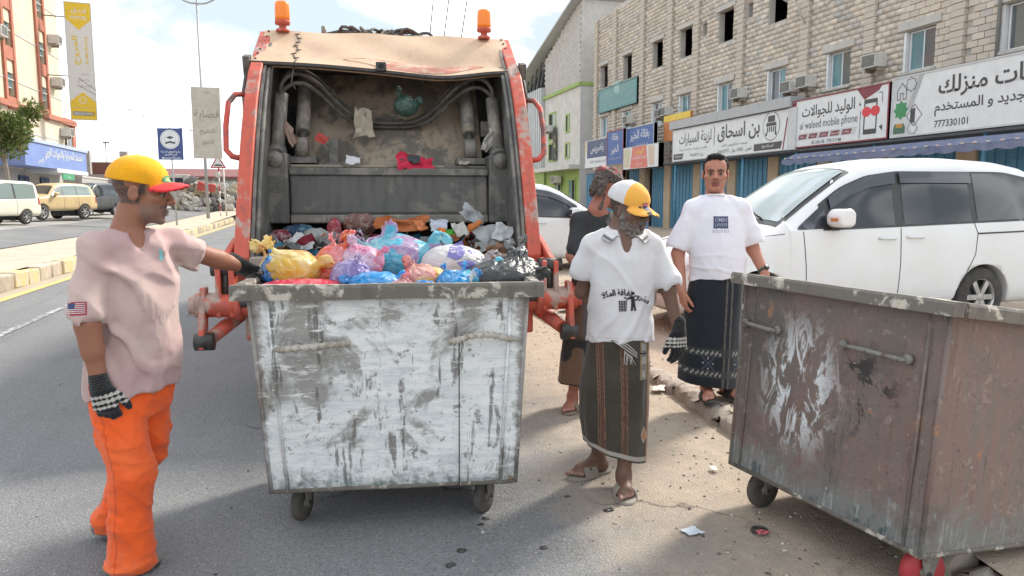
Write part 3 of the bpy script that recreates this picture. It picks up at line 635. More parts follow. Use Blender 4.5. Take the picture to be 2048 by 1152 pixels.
disc('lens', 1.47, .06, .20, RD_, t, .009, ry=.16); disc('lens', 1.86, .06, .20, RD_, t, .009, ry=.16); outline('bracket_line', [(1.2, -.75), (1.2, .1)], .025, K_, t, close=False); outline('bracket_line', [(2.0, .6), (2.15, .6), (2.15, .3)], .025, K_, t, close=False)
flat('tick', [(1.12, .28), (1.22, .3), (1.14, .42)], K_, t); flat('tick', [(2.05, -.45), (2.2, -.4), (2.2, -.6)], K_, t)
# household goods shop
loc, w, h = sgn_at(19.75, 11.0, 3.48, 5.3)
t = sign('shop_sign', 'wide white and grey household furnishing shop sign with a green star', loc, RX, w, h, W_, .3, LG_, .05)
flat('grey_field', [(-4.3, -.85), (-3.5, -.85), (-3.75, -.1), (-3.3, .85), (-4.3, .85)], LG_, t, .003); flat('grey_stripe', [(-3.75, -.1), (-3.55, -.1), (-3.15, .86), (-3.35, .86)], GR_, t); flat('grey_field', [(-.3, .2), (4.3, .2), (4.3, .86), (1.1, .86)], LG_, t, .003)
lt(t, 'جماليات منزلك', -.55, .36, K_, width=4.1, height=.62, bold=.018); lt(t, 'للجديد و المستخدم', -1.15, -.22, K_, width=3.1, height=.42, bold=.014); lt(t, '777330101', -2.1, -.64, K_, width=1.15, bold=.012)
GN_ = paint('star_green', (.05, .25, .10), .5); st = [(.30 if k % 2 else .36) for k in range(16)]
flat('green_star', [(-3.98 + (.22 if k % 2 else .30) * math.cos(PI * k / 8), -.1 + (.22 if k % 2 else .30) * math.sin(PI * k / 8)) for k in range(16)], GN_, t, .006)
outline('star_outline', [(-3.62 + (.16 if k % 2 else .22) * math.cos(PI * k / 8), .62 + (.16 if k % 2 else .22) * math.sin(PI * k / 8)) for k in range(16)], .02, K_, t)
outline('house_picture', [(-4.15, .22), (-4.15, .5), (-3.97, .7), (-3.8, .5), (-3.8, .22), (-3.92, .22), (-3.92, .4), (-4.03, .4), (-4.03, .22)], .025, K_, t)
outline('door_picture', [(-3.75, -.3), (-3.45, .02), (-3.15, -.3), (-3.45, -.62)], .02, K_, t); flat('door_leaf', [(-3.6, -.5), (-3.42, -.54), (-3.42, -.08), (-3.6, -.12)], K_, t, .006); outline('hexagon', [(-3.5 + .2 * math.cos(PI * k / 3), -.68 + .17 * math.sin(PI * k / 3)) for k in range(6)], .05, GR_, t)
flat('sofa_picture', [(-4.25, -.8), (-3.78, -.8), (-3.78, -.62), (-3.85, -.5), (-4.2, -.5), (-4.25, -.62)], paint('sofa_green', (.06, .14, .09)), t, .006); flat('sofa_cushions', [(-4.15, -.62), (-3.88, -.62), (-3.88, -.5), (-4.15, -.5)], paint('cushion_ochre', (.45, .22, .05)), t, .008)
# blue awning with a scalloped edge
M_AWN = pm('awning_blue', (.11, .13, .22), .85, c2=(.18, .20, .28), scale=4, bump=.3, bscale=30)
aw = thing('awning', 'faded blue cloth awning with scalloped hem under the furnishing sign', 'awning', (17.3, 18, 0))
mb = MB(); mb.grid(lambda a, b: (-.55 * b - .05, -6 + 12 * a, 3.25 - .22 * b + .02 * math.sin(a * 60) * b), 60, 4)
mb.grid(lambda a, b: (-.6 - .01, -6 + 12 * a, 3.03 - b * (.16 + .05 * abs(math.sin(a * 60)))), 160, 2); mb.build('cloth', M_AWN, aw)
mb = MB()
for k in range(30): mb.box((-.62, -6 + .2 + k * .4, 3.06), (.03, .1, .035))
mb.build('valance_clips', paint('clip_cream', (.6, .5, .42)), aw)['kind'] = 'stuff'
# cluster of small signs further up the street
BL_ = paint('sign_blue', (.03, .09, .30), .45); NV_ = paint('sign_navy', (.03, .05, .14), .45); RS_ = paint('sign_salmon', (.62, .17, .13), .5); YE_ = paint('sign_yellow', (.70, .48, .03), .45); OR_ = paint('sign_orange', (.52, .20, .08), .5); TE_ = paint('sign_teal', (.12, .27, .27), .5)
def sgn2(y0, y1, z0, z1, dx=0): return (SX + dx, (y0 + y1) / 2, (z0 + z1) / 2), abs(y1 - y0), z1 - z0
loc, w, h = sgn2(46.3, 42.4, 3.65, 5.35); t = sign('shop_sign', 'navy and white sign with yellow edge, farthest along the shop row', loc, RX, w, h, W_, .15, W_, .03)
flat('navy_field', [(-1.6, -.25), (w / 2 - .05, -.25), (w / 2 - .05, .82), (-1.6, .82)], NV_, t); flat('yellow_edge', [(-w / 2 + .05, -.2), (-1.75, .3), (-1.75, .8), (-w / 2 + .05, .8)], YE_, t); lt(t, 'باضريس', .1, .3, W_, height=.62, bold=.01); lt(t, 'للتجارة والمقاولات العامة', .2, -.5, NV_, height=.26)
loc, w, h = sgn2(42.3, 39.85, 2.9, 5.62, -.15); t = sign('shop_sign', 'tall blue grocery sign beside the navy sign', loc, RX, w, h, BL_, .15, paint('sign_edge_red', (.3, .06, .08)), .05)
lt(t, 'بقالة', 0, .95, W_, height=.5, bold=.012); lt(t, 'الخير', 0, .25, W_, height=.55, bold=.012); lt(t, 'للمواد الغذائية والاستهلاكية', 0, -.25, LG_, height=.16); flat('goods_picture', [(-w / 2 + .06, -1.3), (w / 2 - .06, -1.3), (w / 2 - .06, -.6), (-w / 2 + .06, -.6)], paint('goods_brown', (.22, .16, .10)), t)
mb = MB()
for k in range(22): x = -w / 2 + .15 + k * .1; mb.add([(x, -1.2, .006), (x + .06, -1.2, .006), (x + .06, -.7 - .2 * ((k * 7) % 3) / 3, .006), (x, -.7 - .2 * ((k * 7) % 3) / 3, .006)], [(0, 1, 2, 3)])
mb.build('goods_stripes', paint('goods_pale', (.42, .33, .22)), t)['kind'] = 'stuff'
loc, w, h = sgn2(39.8, 36.3, 4.3, 5.6); t = sign('shop_sign', 'blue grocery sign above the salmon poster sign', loc, RX, w, h, BL_, .2, LG_, .04); lt(t, 'بقالة الخير', 0, .15, W_, height=.6, bold=.01); lt(t, 'للمواد الغذائية', .3, -.4, W_, height=.24)
loc, w, h = sgn2(39.7, 35.3, 3.3, 4.5, -.2); t = sign('shop_sign', 'salmon poster sign with yellow word and white sides', loc, RX, w, h, W_, .3, LG_, .03); flat('salmon_field', [(-1.3, -.57), (.95, -.57), (.75, .57), (-1.0, .57)], RS_, t); lt(t, 'البورس', -.1, .3, YE_, height=.36, bold=.014); lt(t, 'للهدايا والكماليات', -.15, -.02, W_, height=.24); lt(t, 'جملة وتجزئة', -.15, -.36, W_, height=.16)
flat('side_picture', [(-2.1, -.5), (-1.4, -.5), (-1.2, .5), (-2.1, .5)], paint('picture_cream', (.55, .5, .35)), t); flat('side_picture', [(1.1, -.5), (1.7, -.5), (1.7, .5), (.95, .5)], paint('picture_beige', (.58, .45, .35)), t)
loc, w, h = sgn2(36.2, 33.4, 4.6, 5.9, .5); t = sign('shop_sign', 'orange board with a yellow top strip beside the grocery sign', loc, RX, w, h, OR_, .15, None, 0); flat('yellow_strip', [(-w / 2, .35), (w / 2, .35), (w / 2, .65), (-w / 2, .65)], YE_, t)
loc, w, h = (18.78, 44.2, 8.0), 6.0, 1.5; t = sign('shop_sign', 'weathered teal sign high on the block building', loc, RX, w, h, TE_, .35, pm('sign_teal_trim', (.10, .23, .235), .6), .08); TP_ = paint('teal_pale', (.28, .42, .40)); lt(t, 'الديوان', 1.2, .35, TP_, height=.42); lt(t, 'للاستشارات الهندسية والمقاولات', .6, -.15, TP_, height=.26); lt(t, 'ALDEWAN', -1.7, .25, TP_, height=.3); flat('crest', [(-.4, .2), (.4, .2), (.4, .8), (.1, .95), (-.1, .95), (-.4, .8)], TP_, t)
# ---------------------------------------------------------------- white and green building with the steel shed behind
gb = thing('plaster_building', 'white plaster building with green window surrounds beyond the block building', 'building', (19, 51.3, .1))
M_WPL = pm('white_plaster', (.60, .59, .55), .85, c2=(.50, .49, .46), scale=1.2, bump=.2); M_GRN = pm('green_trim', (.30, .42, .12), .7, c2=(.25, .36, .10), scale=3, bump=.1); M_BLKG = pm('grey_blocks', (.52, .50, .47), .92, c2=(.44, .42, .39), scale=2, bump=.5, bscale=20); M_SIDE = pm('grey_render', (.54, .54, .53), .9, c2=(.47, .47, .46), scale=1.5, bump=.2)
MB().b2(.02, 12, 0, 8.2, 3.9, 9.6).build('wall', M_WPL, gb); MB().b2(.02, 12, -.03, 0, -.1, 9.6).build('side_wall', M_SIDE, gb); MB().b2(.15, 12, .1, 8.2, -.1, 3.9).build('ground_floor', M_GRN, gb)
MB().b2(-.8, 12, -.05, 8.4, 3.75, 4.05).build('ledge', M_WPL, gb); MB().b2(-.12, 12, -.1, 8.3, 9.6, 9.85).build('cornice', M_GRN, gb)
# grey block parapet courses above the cornice
mb = MB(); rr = random.Random(4)
for k, z in enumerate(np.arange(9.86, 15.2, .2)):
    ymin = max(0, 0)
    for y in np.arange(0 + .2 * (k % 2), 8.0, .41):
        if z < 12.6 + (8 - y) * .36: mb.b2(.03 + rr.uniform(0, .015), .2, y + .01, y + .4, z + .008, z + .192)
o = mb.build('block_courses', M_BLKG, gb); o['kind'] = 'stuff'
mb = MB(); mb.add([(.1, 0, 9.85), (.1, 8.2, 9.85), (.1, 8.2, 12.5), (.1, 0, 15.5), (12, 0, 9.85), (12, 0, 15.5)], [(0, 1, 2, 3), (0, 3, 5, 4)]); mb.build('upper_wall', M_BLKG, gb)
for y, z, w, h in ((6.2, 7.3, 1.9, 2.2), (2.6, 7.2, .9, 1.4), (6.2, 5.3, 1.9, 1.5), (2.6, 5.2, 1.0, 1.2)):
    window(gb, (0, y, z), RX, w, h, (M_VOID, M_PANE), M_GRN, t=.14)
for y in (1.8, 5.0): window(gb, (.1, y, 1.9), RX, 1.5, 2.4, (M_PANE2, M_VOID), M_GRN, t=.12)
ac_unit('split air conditioner in the upper green window', (18.8, 57.2, 7.2), RX, 1.1); ac_unit('split air conditioner above the green ground floor', (18.9, 55.5, 3.2), RX, 1.2)
bn = thing('hanging_banner', 'dark hanging banner with a picture on the white green-trimmed building', 'banner', (18.85, 56.6, 6.0)); bn.rotation_euler = RX
mb = MB(); mb.grid(lambda a, b: (-.45 + .9 * a + .06 * math.sin(b * 5), -1.3 + 2.6 * b, .05 * math.sin(a * 6 + b * 4)), 8, 12); mb.build('cloth', pm('banner_dark', (.06, .07, .06), .7, c2=(.45, .38, .2), scale=2.2, lo=.5, hi=.62), bn)
sh = thing('steel_shed', 'corrugated grey steel shed with a pitched roof behind the green-trimmed building', 'building', (19, 59.6, .1))
mb = MB()
for k in range(24): mb.b2(-.3 - .06 * (k % 2), .1, k * .3, k * .3 + .29, 3.9, 10.6)
mb.build('cladding', pm('steel_sheet', (.50, .52, .52), .5, c2=(.44, .46, .46), scale=2, metal=.3), sh); MB().b2(.0, 12, 0, 8, -.1, 3.9).build('base_wall', M_GRN, sh)
mb = MB(); mb.add([(-.6, -8.6, 15.6), (-.6, 9, 11.0), (12, 9, 11.0), (12, -8.6, 15.6), (-.6, -8.6, 15.75), (-.6, 9, 11.15), (12, 9, 11.15), (12, -8.6, 15.75)], [(0, 1, 2, 3), (4, 5, 6, 7), (0, 1, 5, 4), (1, 2, 6, 5), (0, 3, 7, 4)]); mb.build('roof', pm('roof_steel', (.46, .48, .48), .6), sh)
mb = MB()
for k in range(7): mb.box((.3, -.2 + k * 1.3, 12.6 - k * .34), (.12, .12, 3.0 - k * .12), (R_(35), 0, 0))
mb.build('roof_truss', pm('truss_grey', (.16, .17, .18), .6), sh); MB().b2(.8, .9, -.4, 9, 10.6, 13.5).build('shed_gable', M_VOID, sh)
# ---------------------------------------------------------------- hotel on the left
M_CRM = pm('cream_stone', (.62, .53, .40), .85, c2=(.55, .46, .34), scale=.8, bump=.2); M_RED = pm('red_band', (.42, .16, .10), .85, c2=(.36, .13, .085), scale=2, bump=.2)
ht = thing('hotel_building', 'cream hotel with terracotta bands on the left side of the street', 'building', (-20, 60, .6))
HZ = [(6.5, 5), (9.94, 0), (13.4, 1), (16.9, 2)]; wy = [3.6 - 7.4, 1.9, 9.1]
opn = [(y - .75, y + .75, z - 1.0 - .6, z + 1.4 - .6) for y in (-5.5, 1.9, 9.1) for z in (9.9, 13.4, 16.9)]
ysp = sorted({-20, 13.8} | {a for q in opn for a in q[:2]}); zsp = sorted({3.3, 22} | {a for q in opn for a in q[2:]}); mb = MB()
for i in range(len(zsp) - 1):
    for j in range(len(ysp) - 1):
        if not any(ysp[j] + .01 < q[1] and ysp[j + 1] - .01 > q[0] and zsp[i] + .01 < q[3] and zsp[i + 1] - .01 > q[2] for q in opn): mb.b2(-.3, 0, ysp[j], ysp[j + 1], zsp[i], zsp[i + 1])
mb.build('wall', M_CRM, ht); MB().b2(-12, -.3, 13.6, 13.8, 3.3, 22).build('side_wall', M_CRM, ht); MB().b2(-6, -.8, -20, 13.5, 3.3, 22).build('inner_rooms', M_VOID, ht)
for y in (-5.5, 1.9, 9.1):
    MB().b2(.0, .16, y - 1.15, y - .75, 7.9, 22).build('band', M_RED, ht); MB().b2(.0, .16, y + .75, y + 1.15, 7.9, 22).build('band', M_RED, ht)
    for z in (9.9, 13.4, 16.9):
        MB().b2(.0, .12, y - .75, y + .75, z - 1.6 - .9, z - 1.6).build('spandrel', M_RED, ht)
        window(ht, (-.12, y, z - .2), RL, 1.44, 1.5, (M_PANE, M_PANE2), None, t=.06); MB().b2(-.1, .02, y - .74, y + .74, z + .1, z + .78).build('shutter_box', M_CRM, ht)
for z in (6.05, 9.55, 13.0, 16.5): MB().b2(0, .05, -20, 13.8, z - .05, z + .02).build('joint_line', M_WPL, ht)
MB().b2(0, .3, -20, 13.9, 7.55, 7.95).build('ledge', M_RED, ht)
MB().b2(-11, -.2, 13.8, 17.2, 3.3, 7.6).build('annex', M_CRM, ht); MB().b2(-11, 0, 16.4, 17.3, 3.3, 8.0).build('corner_pier', M_RED, ht); MB().b2(-11, .15, 13.8, 17.3, 7.6, 8.1).build('annex_band', M_RED, ht)
window(ht, (0, 15.2, 5.9), RL, 1.3, 2.0, (M_PANE, M_PANE), M_ALU)
ac_unit('air conditioner right of the upper hotel window', (-19.9, 71.5, 14.75), RL, 1.6); ac_unit('air conditioner right of the middle hotel window', (-19.9, 71.6, 11.35), RL, 1.6); ac_unit('air conditioner below the hotel annex window', (-19.9, 73.2, 7.4), RL, 1.6); ac_unit('air conditioner at the left edge beside the hotel window', (-19.9, 59.2, 12.9), RL, 1.6)
# bank or agency on the ground floor: blue fascia
sb = thing('blue_shop', 'ground floor shop with a long blue fascia sign under the hotel', 'shop', (-20, 60, .6))
MB().b2(-8, -.1, -20, 13, -.1, 3.3).build('wall', pm('shop_stone', (.42, .40, .37), .85, c2=(.36, .34, .32)), sb)
MB().b2(-.3, 2.0, -2.5, 12.2, 3.35, 5.0).build('fascia', pm('fascia_blue', (.14, .20, .44), .5, c2=(.18, .25, .50), scale=1), sb); MB().b2(-.3, 2.1, -2.6, 12.4, 5.0, 5.25).build('fascia_cap', pm('fascia_pale', (.42, .48, .60), .5), sb); MB().b2(-.3, 2.05, 4, 12.3, 3.1, 3.4).build('fascia_base', W_, sb)
letters('lettering', 'للخدمات المصرفية والتحويلات العربي', W_, sb, (2.02, 6.2, 4.35), RL, width=9.4, height=.95, bold=.02); letters('lettering', 'الكريمي', W_, sb, (2.02, .6, 3.75), RL, height=.5, bold=.01); flat_ = None
for y in (3.4, 8.0): window(sb, (0, y, 1.6), RL, 1.9, 2.4, (glass('shop_glass', (.03, .07, .16)), glass('shop_glass')), paint('frame_blue', (.04, .07, .17)), 'window', .12)
MB().b2(2.0, 2.06, 5.2, 8.2, 2.6, 3.05).build('green_plate', paint('plate_green', (.05, .30, .14)), sb); letters('lettering', 'صرافة', W_, sb, (2.08, 6.7, 2.82), RL, height=.28)
hb = thing('hotel_banner', 'tall yellow and white vertical hotel banner projecting from the corner', 'sign', (-17.4, 70, 12.85)); hb.rotation_euler = (R_(90), 0, R_(8)); hb.scale = (1.167,) * 3
bw, bh = 1.62, 8.0; YB_ = pm('banner_yellow', (.66, .46, .02), .45, c2=(.60, .41, .02), bump=0); WB_ = pm('banner_white', (.58, .58, .57), .45, c2=(.52, .52, .52), bump=0)
MB().b2(-bw / 2, bw / 2, -bh / 2, bh / 2, -.12, 0).build('board', WB_, hb); ring(MB(), bw + .04, bh + .04, .05, -.14, .015).build('frame', LG_, hb)
flat('yellow_top', [(-bw / 2, bh / 2), (-bw / 2, 2.9), (0, 2.15), (bw / 2, 2.9), (bw / 2, bh / 2)], YB_, hb); flat('yellow_base', [(-bw / 2, -bh / 2), (bw / 2, -bh / 2), (bw / 2, -2.75), (0, -2.1), (-bw / 2, -2.75)], YB_, hb)
lt(hb, 'فندق', .05, 3.45, WB_, height=.42, bold=.012); lt(hb, 'HOTEL', .05, 2.97, WB_, width=1.05, bold=.02)
lt(hb, 'المروج', -.22, .75, YB_, rz=PI / 2, width=1.95, height=.52, bold=.02); lt(hb, 'ALMUROOJ', .42, .75, YB_, rz=PI / 2, width=1.9, height=.22, bold=.02)
lt(hb, 'للغرف', .2, -.85, GR_, height=.24, bold=.01); lt(hb, 'والشقق', .1, -1.25, GR_, height=.26, bold=.01); lt(hb, 'الفندقية', .15, -1.65, GR_, height=.28, bold=.01)
disc('badge', 0, -2.65, .25, WB_, hb, .006); disc('badge', 0, -2.65, .2, YB_, hb, .007); lt(hb, 'المروج', 0, -2.65, WB_, .009, height=.12); lt(hb, 'للغرف والشقق الفندقية', 0, -3.15, GR_, height=.13); flat('number_plate', [(-.66, -3.72), (.66, -3.72), (.7, -3.57), (.66, -3.42), (-.66, -3.42), (-.7, -3.57)], GR_, hb); lt(hb, '05-331995', 0, -3.57, WB_, .008, width=1.1, bold=.012)
for y_ in (-1, 3): MB().cyl((-.7, y_, -.2), (-2.2, y_, -.2), .04).build('bracket', M_ACG, hb)
# ---------------------------------------------------------------- low walls, unfinished columns, far roofs on the left
M_CONC = pm('raw_concrete', (.40, .385, .36), .9, c2=(.32, .30, .28), scale=2, bump=.3)
lw = thing('concrete_wall', 'long low concrete boundary wall behind the parked cars', 'wall', (-19, 70, .7)); MB().b2(-.1, .1, 4, 16, 0, 2.9).build('wall', M_CONC, lw); MB().b2(-.1, 14, 15.8, 16, 0, 2.9).build('return_wall', M_CONC, lw); MB().b2(-.16, .16, 4, 16, 2.9, 3.05).build('coping', M_PLAST, lw)
uc = thing('unfinished_frame', 'unfinished upper storey of bare concrete columns with upright rebar', 'building', (-22, 86, .9))
M_RB = pm('rebar', (.10, .07, .055), .8)
MB().b2(-6, 5, -2, 1, 0, 3.3).build('lower_storey', M_CONC, uc)
for x in (-1.2, 1.0, 4.4): 
    MB().b2(x - .35, x + .35, -2, -1.3, 3.3, 5.6).build('column', M_CONC, uc); mb = MB()
    for dx in (-.26, 0, .26):
        for dy in (-.2, .2): mb.tube([(x + dx, -1.65 + dy, 5.6), (x + dx * 1.15, -1.65 + dy, 7.4)], .025, 4)
    mb.build('rebar', M_RB, uc)
MB().b2(-4, 4, 0, .8, 3.3, 4.6).build('parapet', pm('brick_red', (.20, .09, .07), .9), uc)
sd = thing('market_roofs', 'long low shed with a dark red roof in the distance', 'building', (-14, 112, 1.2)); MB().b2(-10, 12, 0, 8, 0, 3.6).build('wall', M_CONC, sd); mb = MB(); mb.prism([(-1, 3.4), (9, 4.9), (9, 5.1), (-1, 3.7)], -12, 14, 'x'); mb.build('roof', pm('roof_maroon', (.20, .07, .065), .8), sd)
for k in range(8): MB().b2(-8 + k * 2.6, -6.4 + k * 2.6, -.04, 0, .2, 2.6).build('shutter', [M_VOID, M_BLUE, M_ACW][k % 3], sd)
mk = thing('pale_shop_block', 'pale low shop block far down the street', 'building', (-7.5, 128, 1.3)); MB().b2(-6, 6, 0, 8, 0, 4.4).build('wall', M_WPL, mk); MB().b2(-6, 6, -.5, 0, 3.0, 3.8).build('sign_band', pm('faded_green', (.30, .42, .40), .7), mk)
for k in range(4): MB().b2(-5.2 + k * 2.8, -3.2 + k * 2.8, -.04, 0, 0, 2.7).build('doorway', M_VOID, mk)
fl = thing('lamp_column', 'thin distant lamp column behind the unfinished building', 'lamp', (-23, 101, 1.2)); MB().tube([(0, 0, 0), (0, 0, 7.2)], [.12, .09], 8).build('pole', M_ACW, fl); MB().box((.1, -.2, 7.3), (.7, .3, .2)).build('lamp_head', M_ACG, fl)
# buildings that close the street in the distance (mostly hidden by the truck)
for x, y, w, h, c, lb in ((-1, 150, 9, 7, M_CRM, 'cream block closing the street in the distance'), (12, 92, 8, 9, M_WPL, 'pale building beyond the steel shed')):
    b_ = thing('street_building', lb, 'building', (x, y, 0)); MB().b2(-w / 2, w / 2, 0, 10, 0, h).build('wall', c, b_)
    for k in range(6): window(b_, (-w / 2 + 1.2 + (k % 3) * (w - 2.4) / 2, -.02, 2 + 3 * (k // 3)), RF, 1.4, 1.4)
# ================================================================= VEHICLES
M_TYRE = pm('tyre', (.030, .029, .028), .85, c2=(.075, .068, .06), scale=9, bump=.3, bscale=50); M_RIM = pm('alloy_rim', (.52, .53, .54), .35, metal=.7, c2=(.34, .33, .31), scale=8, bump=.05)
M_TRIM = pm('black_trim', (.025, .026, .028), .45, c2=(.05, .048, .045), scale=6, bump=.1); M_CARW = pm('car_white', (.74, .75, .76), .22, c2=(.68, .685, .68), scale=1.6, bump=.02, bscale=60, rvar=.08)
M_SMOKE = glass('smoked_glass', (.022, .026, .032), .05); M_SCREEN = glass('windscreen', (.30, .36, .35), .05); M_LAMPW = pm('lamp_clear', (.60, .58, .56), .12, bump=0, c2=(.5, .5, .5)); M_LAMPR = pm('lamp_red', (.40, .03, .03), .2, bump=0); M_LAMPO = pm('lamp_amber', (.60, .22, .06), .2, bump=0)
def chaikin(P, k=2):
    for _ in range(k):
        Q = [P[0]]
        for a, b in zip(P[:-1], P[1:]): Q += [tuple(.75 * x + .25 * y for x, y in zip(a, b)), tuple(.25 * x + .75 * y for x, y in zip(a, b))]
        P = Q + [P[-1]]
    return P
class Car:
    def __init__(s, sp):
        s.sp = sp; s.L = sp['top'][-1][0]; s.tx = np.array([p[0] for p in sp['top']]); s.tz = np.array([p[1] for p in sp['top']])
    def it(s, key, x):
        P = s.sp[key]; return float(np.interp(x, [p[0] for p in P], [p[1] for p in P]))
    def ztop(s, x): return float(np.mean([np.interp(x + d, s.tx, s.tz) for d in (-.05, -.025, 0, .025, .05)]))
    def sec(s, x):
        k_ = round(x, 4); c_ = s.__dict__.setdefault('cache', {})
        if k_ not in c_: c_[k_] = s.sec_(x)
        return c_[k_]
    def sec_(s, x):
        w = s.it('w', x); zt = s.ztop(x); zb = s.it('bot', x); be = s.it('belt', x); zm = zb + .38
        if zt > be + .12:
            wr = s.it('wr', x); f = min(1, (zt - be) / .5); wr = w * .93 * (1 - f) + wr * f
            P = [(0, zb), (w * .86, zb), (w * .985, zb + .10), (w, zm), (w * .985, be), (w * .955, be + .03), (wr + .02, zt - .085), (wr * .88, zt - .012), (wr * .5, zt + .018), (0, zt + .025)]
        else:
            zh = max(zt, zb + .2); P = [(0, zb), (w * .86, zb), (w * .985, min(zb + .10, zh - .12)), (w, min(zm, zh - .10)), (w * .975, min(be, zh) - .06), (w * .93, zh - .03), (w * .8, zh - .005), (w * .6, zh + .01), (w * .3, zh + .02), (0, zh + .025)]
        return chaikin(P, 2)
    def side(s, x, z):
        P = s.sec(x); k = len(P); Q = [p for p in P[3:int(k * .86)]]; zz = np.maximum.accumulate([p[1] for p in Q]); return float(np.interp(z, zz, [p[0] for p in Q]))
    def topz(s, x, y):
        P = s.sec(x)[::-1]; n = int(len(P) * .55); return float(np.interp(abs(y), [p[0] for p in P[:n]], [p[1] for p in P[:n]]))
    def body(s, root, mat):
        xs = sorted(set(np.round(np.concatenate([np.arange(0, s.L + .001, .06), [s.L]] + [np.arange(max(0, c - .44), min(s.L, c + .44), .022) for c in s.sp['axles']]), 3))); ra = s.sp['wr_'] + .055; mb = MB(); V = []; m = None
        for x in xs:
            P = s.sec(x); za = -1
            for c in s.sp['axles']:
                if abs(x - c) < ra: za = max(za, s.sp['wr_'] - .02 + math.sqrt(max(0, ra * ra - (x - c) ** 2)))
            P = [(y, max(z, za)) for y, z in P]; loop = [(x, y, z) for y, z in P] + [(x, -y, z) for y, z in P[::-1][1:-1]]; m = len(loop); V += loop
        n = len(xs); F = [(i * m + j, i * m + (j + 1) % m, (i + 1) * m + (j + 1) % m, (i + 1) * m + j) for i in range(n - 1) for j in range(m)]
        mb.add(V, F, True); mb.f += [tuple(range(m)), tuple((n - 1) * m + j for j in range(m))]; mb.sm += [True, True]
        o = mb.build('body', mat, root)
        for c in s.sp['axles']: MB().b2(c - ra - .02, c + ra + .02, -s.it('w', c) + .28, s.it('w', c) - .28, .18, s.sp['wr_'] + ra + .02).build('wheel_housing', M_TRIM, root)
        return o
    def patch(s, name, x0, x1, zb, zt, mat, root, sd, off=.008, nx=22, nz=6, bow=0):
        fb = zb if callable(zb) else (lambda x: zb); ft = zt if callable(zt) else (lambda x: zt)
        def fn(a, b):
            x = x0 + (x1 - x0) * a; z = fb(x) + (ft(x) - fb(x)) * b; return (x, sd * (s.side(x, z) + off), z)
        mb = MB(); mb.grid(fn, nx, nz); return mb.build(name, mat, root)
    def screen(s, name, x0, x1, hw0, hw1, mat, root, off=.012, nx=12, ny=16):
        def fn(a, b):
            x = x0 + (x1 - x0) * a; y = (hw0 + (hw1 - hw0) * a) * (2 * b - 1); return (x, y, s.topz(x, y) + off)
        mb = MB(); mb.grid(fn, nx, ny); return mb.build(name, mat, root)
    def seam(s, name, pts, root, sd, r=.005, mat=None):
        P = []
        for (xa, za), (xb, zb) in zip(pts[:-1], pts[1:]):
            for k in range(8): t = k / 8; x = xa + (xb - xa) * t; z = za + (zb - za) * t; P.append((x, sd * (s.side(x, z) + .0005), z))
        x, z = pts[-1]; P.append((x, sd * (s.side(x, z) + .0005), z)); return MB().tube(P, r, 6).build(name, mat or M_TRIM, root)
def wheel(root, x, y, r, sd, name='wheel', spokes=6, w=.2, rm=None):
    o = MB().lathe([(r * .62, -w / 2), (r * .9, -w / 2), (r * .985, -w * .38), (r, -w * .2), (r, w * .2), (r * .985, w * .38), (r * .9, w / 2), (r * .62, w / 2)], n=36, axis='y', cap=False).build(name, M_TYRE, root, 0, 2, (x, y, r))
    mb = MB(); mb.lathe([(r * .66, -w * .3), (r * .66, w * .44), (r * .60, w * .46), (r * .58, w * .2), (r * .57, -w * .3)], n=32, axis='y', cap=False)
    for k in range(spokes): a = 2 * PI * k / spokes; mb.box((math.cos(a) * r * .33, w * .34, math.sin(a) * r * .33), (r * .56, .03, r * .17), (0, -a, 0))
    mb.lathe([(r * .14, w * .28), (r * .14, w * .42), (r * .1, w * .44)], n=14, axis='y')
    q = mb.build('rim', rm or M_RIM, o, 0); MB().lathe([(r * .56, 0), (r * .56, .02)], n=24, axis='y').build('brake_disc', M_TRIM, o, 0)
    if sd < 0: o.rotation_euler = (0, 0, PI)
    return o
def wheels(car, root, r, track, **kw):
    for x in car.sp['axles']:
        for sd in (-1, 1): wheel(root, x, sd * (track - .1), r, sd, **kw)
def mirror(car, root, x, z, sd, mat):
    y = sd * (car.side(x, z) + .13); o = MB().prism([(-.10, -.05), (-.11, .04), (-.06, .10), (.06, .105), (.10, .06), (.10, -.05), (.05, -.075), (-.05, -.075)], -.115, .115, 'y').build('mirror', mat, root, .03, 3, (x, y, z + .09))
    MB().box((0, 0, 0), (.012, .11, .03)).build('signal_lamp', M_LAMPO, o, .004, 1, (-.108, sd * .03, .0)); MB().b2(.100, .104, -.095, .095, -.045, .06).build('mirror_glass', M_SMOKE, o); MB().box((0, 0, 0), (.10, .13, .07)).build('mirror_stalk', M_TRIM, o, .02, 2, (.01, -sd * .12, -.075))
def handle(car, root, x, z, sd, mat):
    y = sd * car.side(x, z); MB().tube([(x - .11, y, z), (x - .085, y + sd * .03, z), (x + .085, y + sd * .03, z), (x + .11, y, z)], [.012, .014, .014, .012], 8).build('door_handle', mat, root)
    mb = MB(); mb.lathe([(.06, 0), (.055, .002)], n=20, axis='y'); o = mb.build('handle_recess', M_TRIM, root, 0, 1, (x, y - sd * .003, z)); o.scale = (1.1, 1, .45)
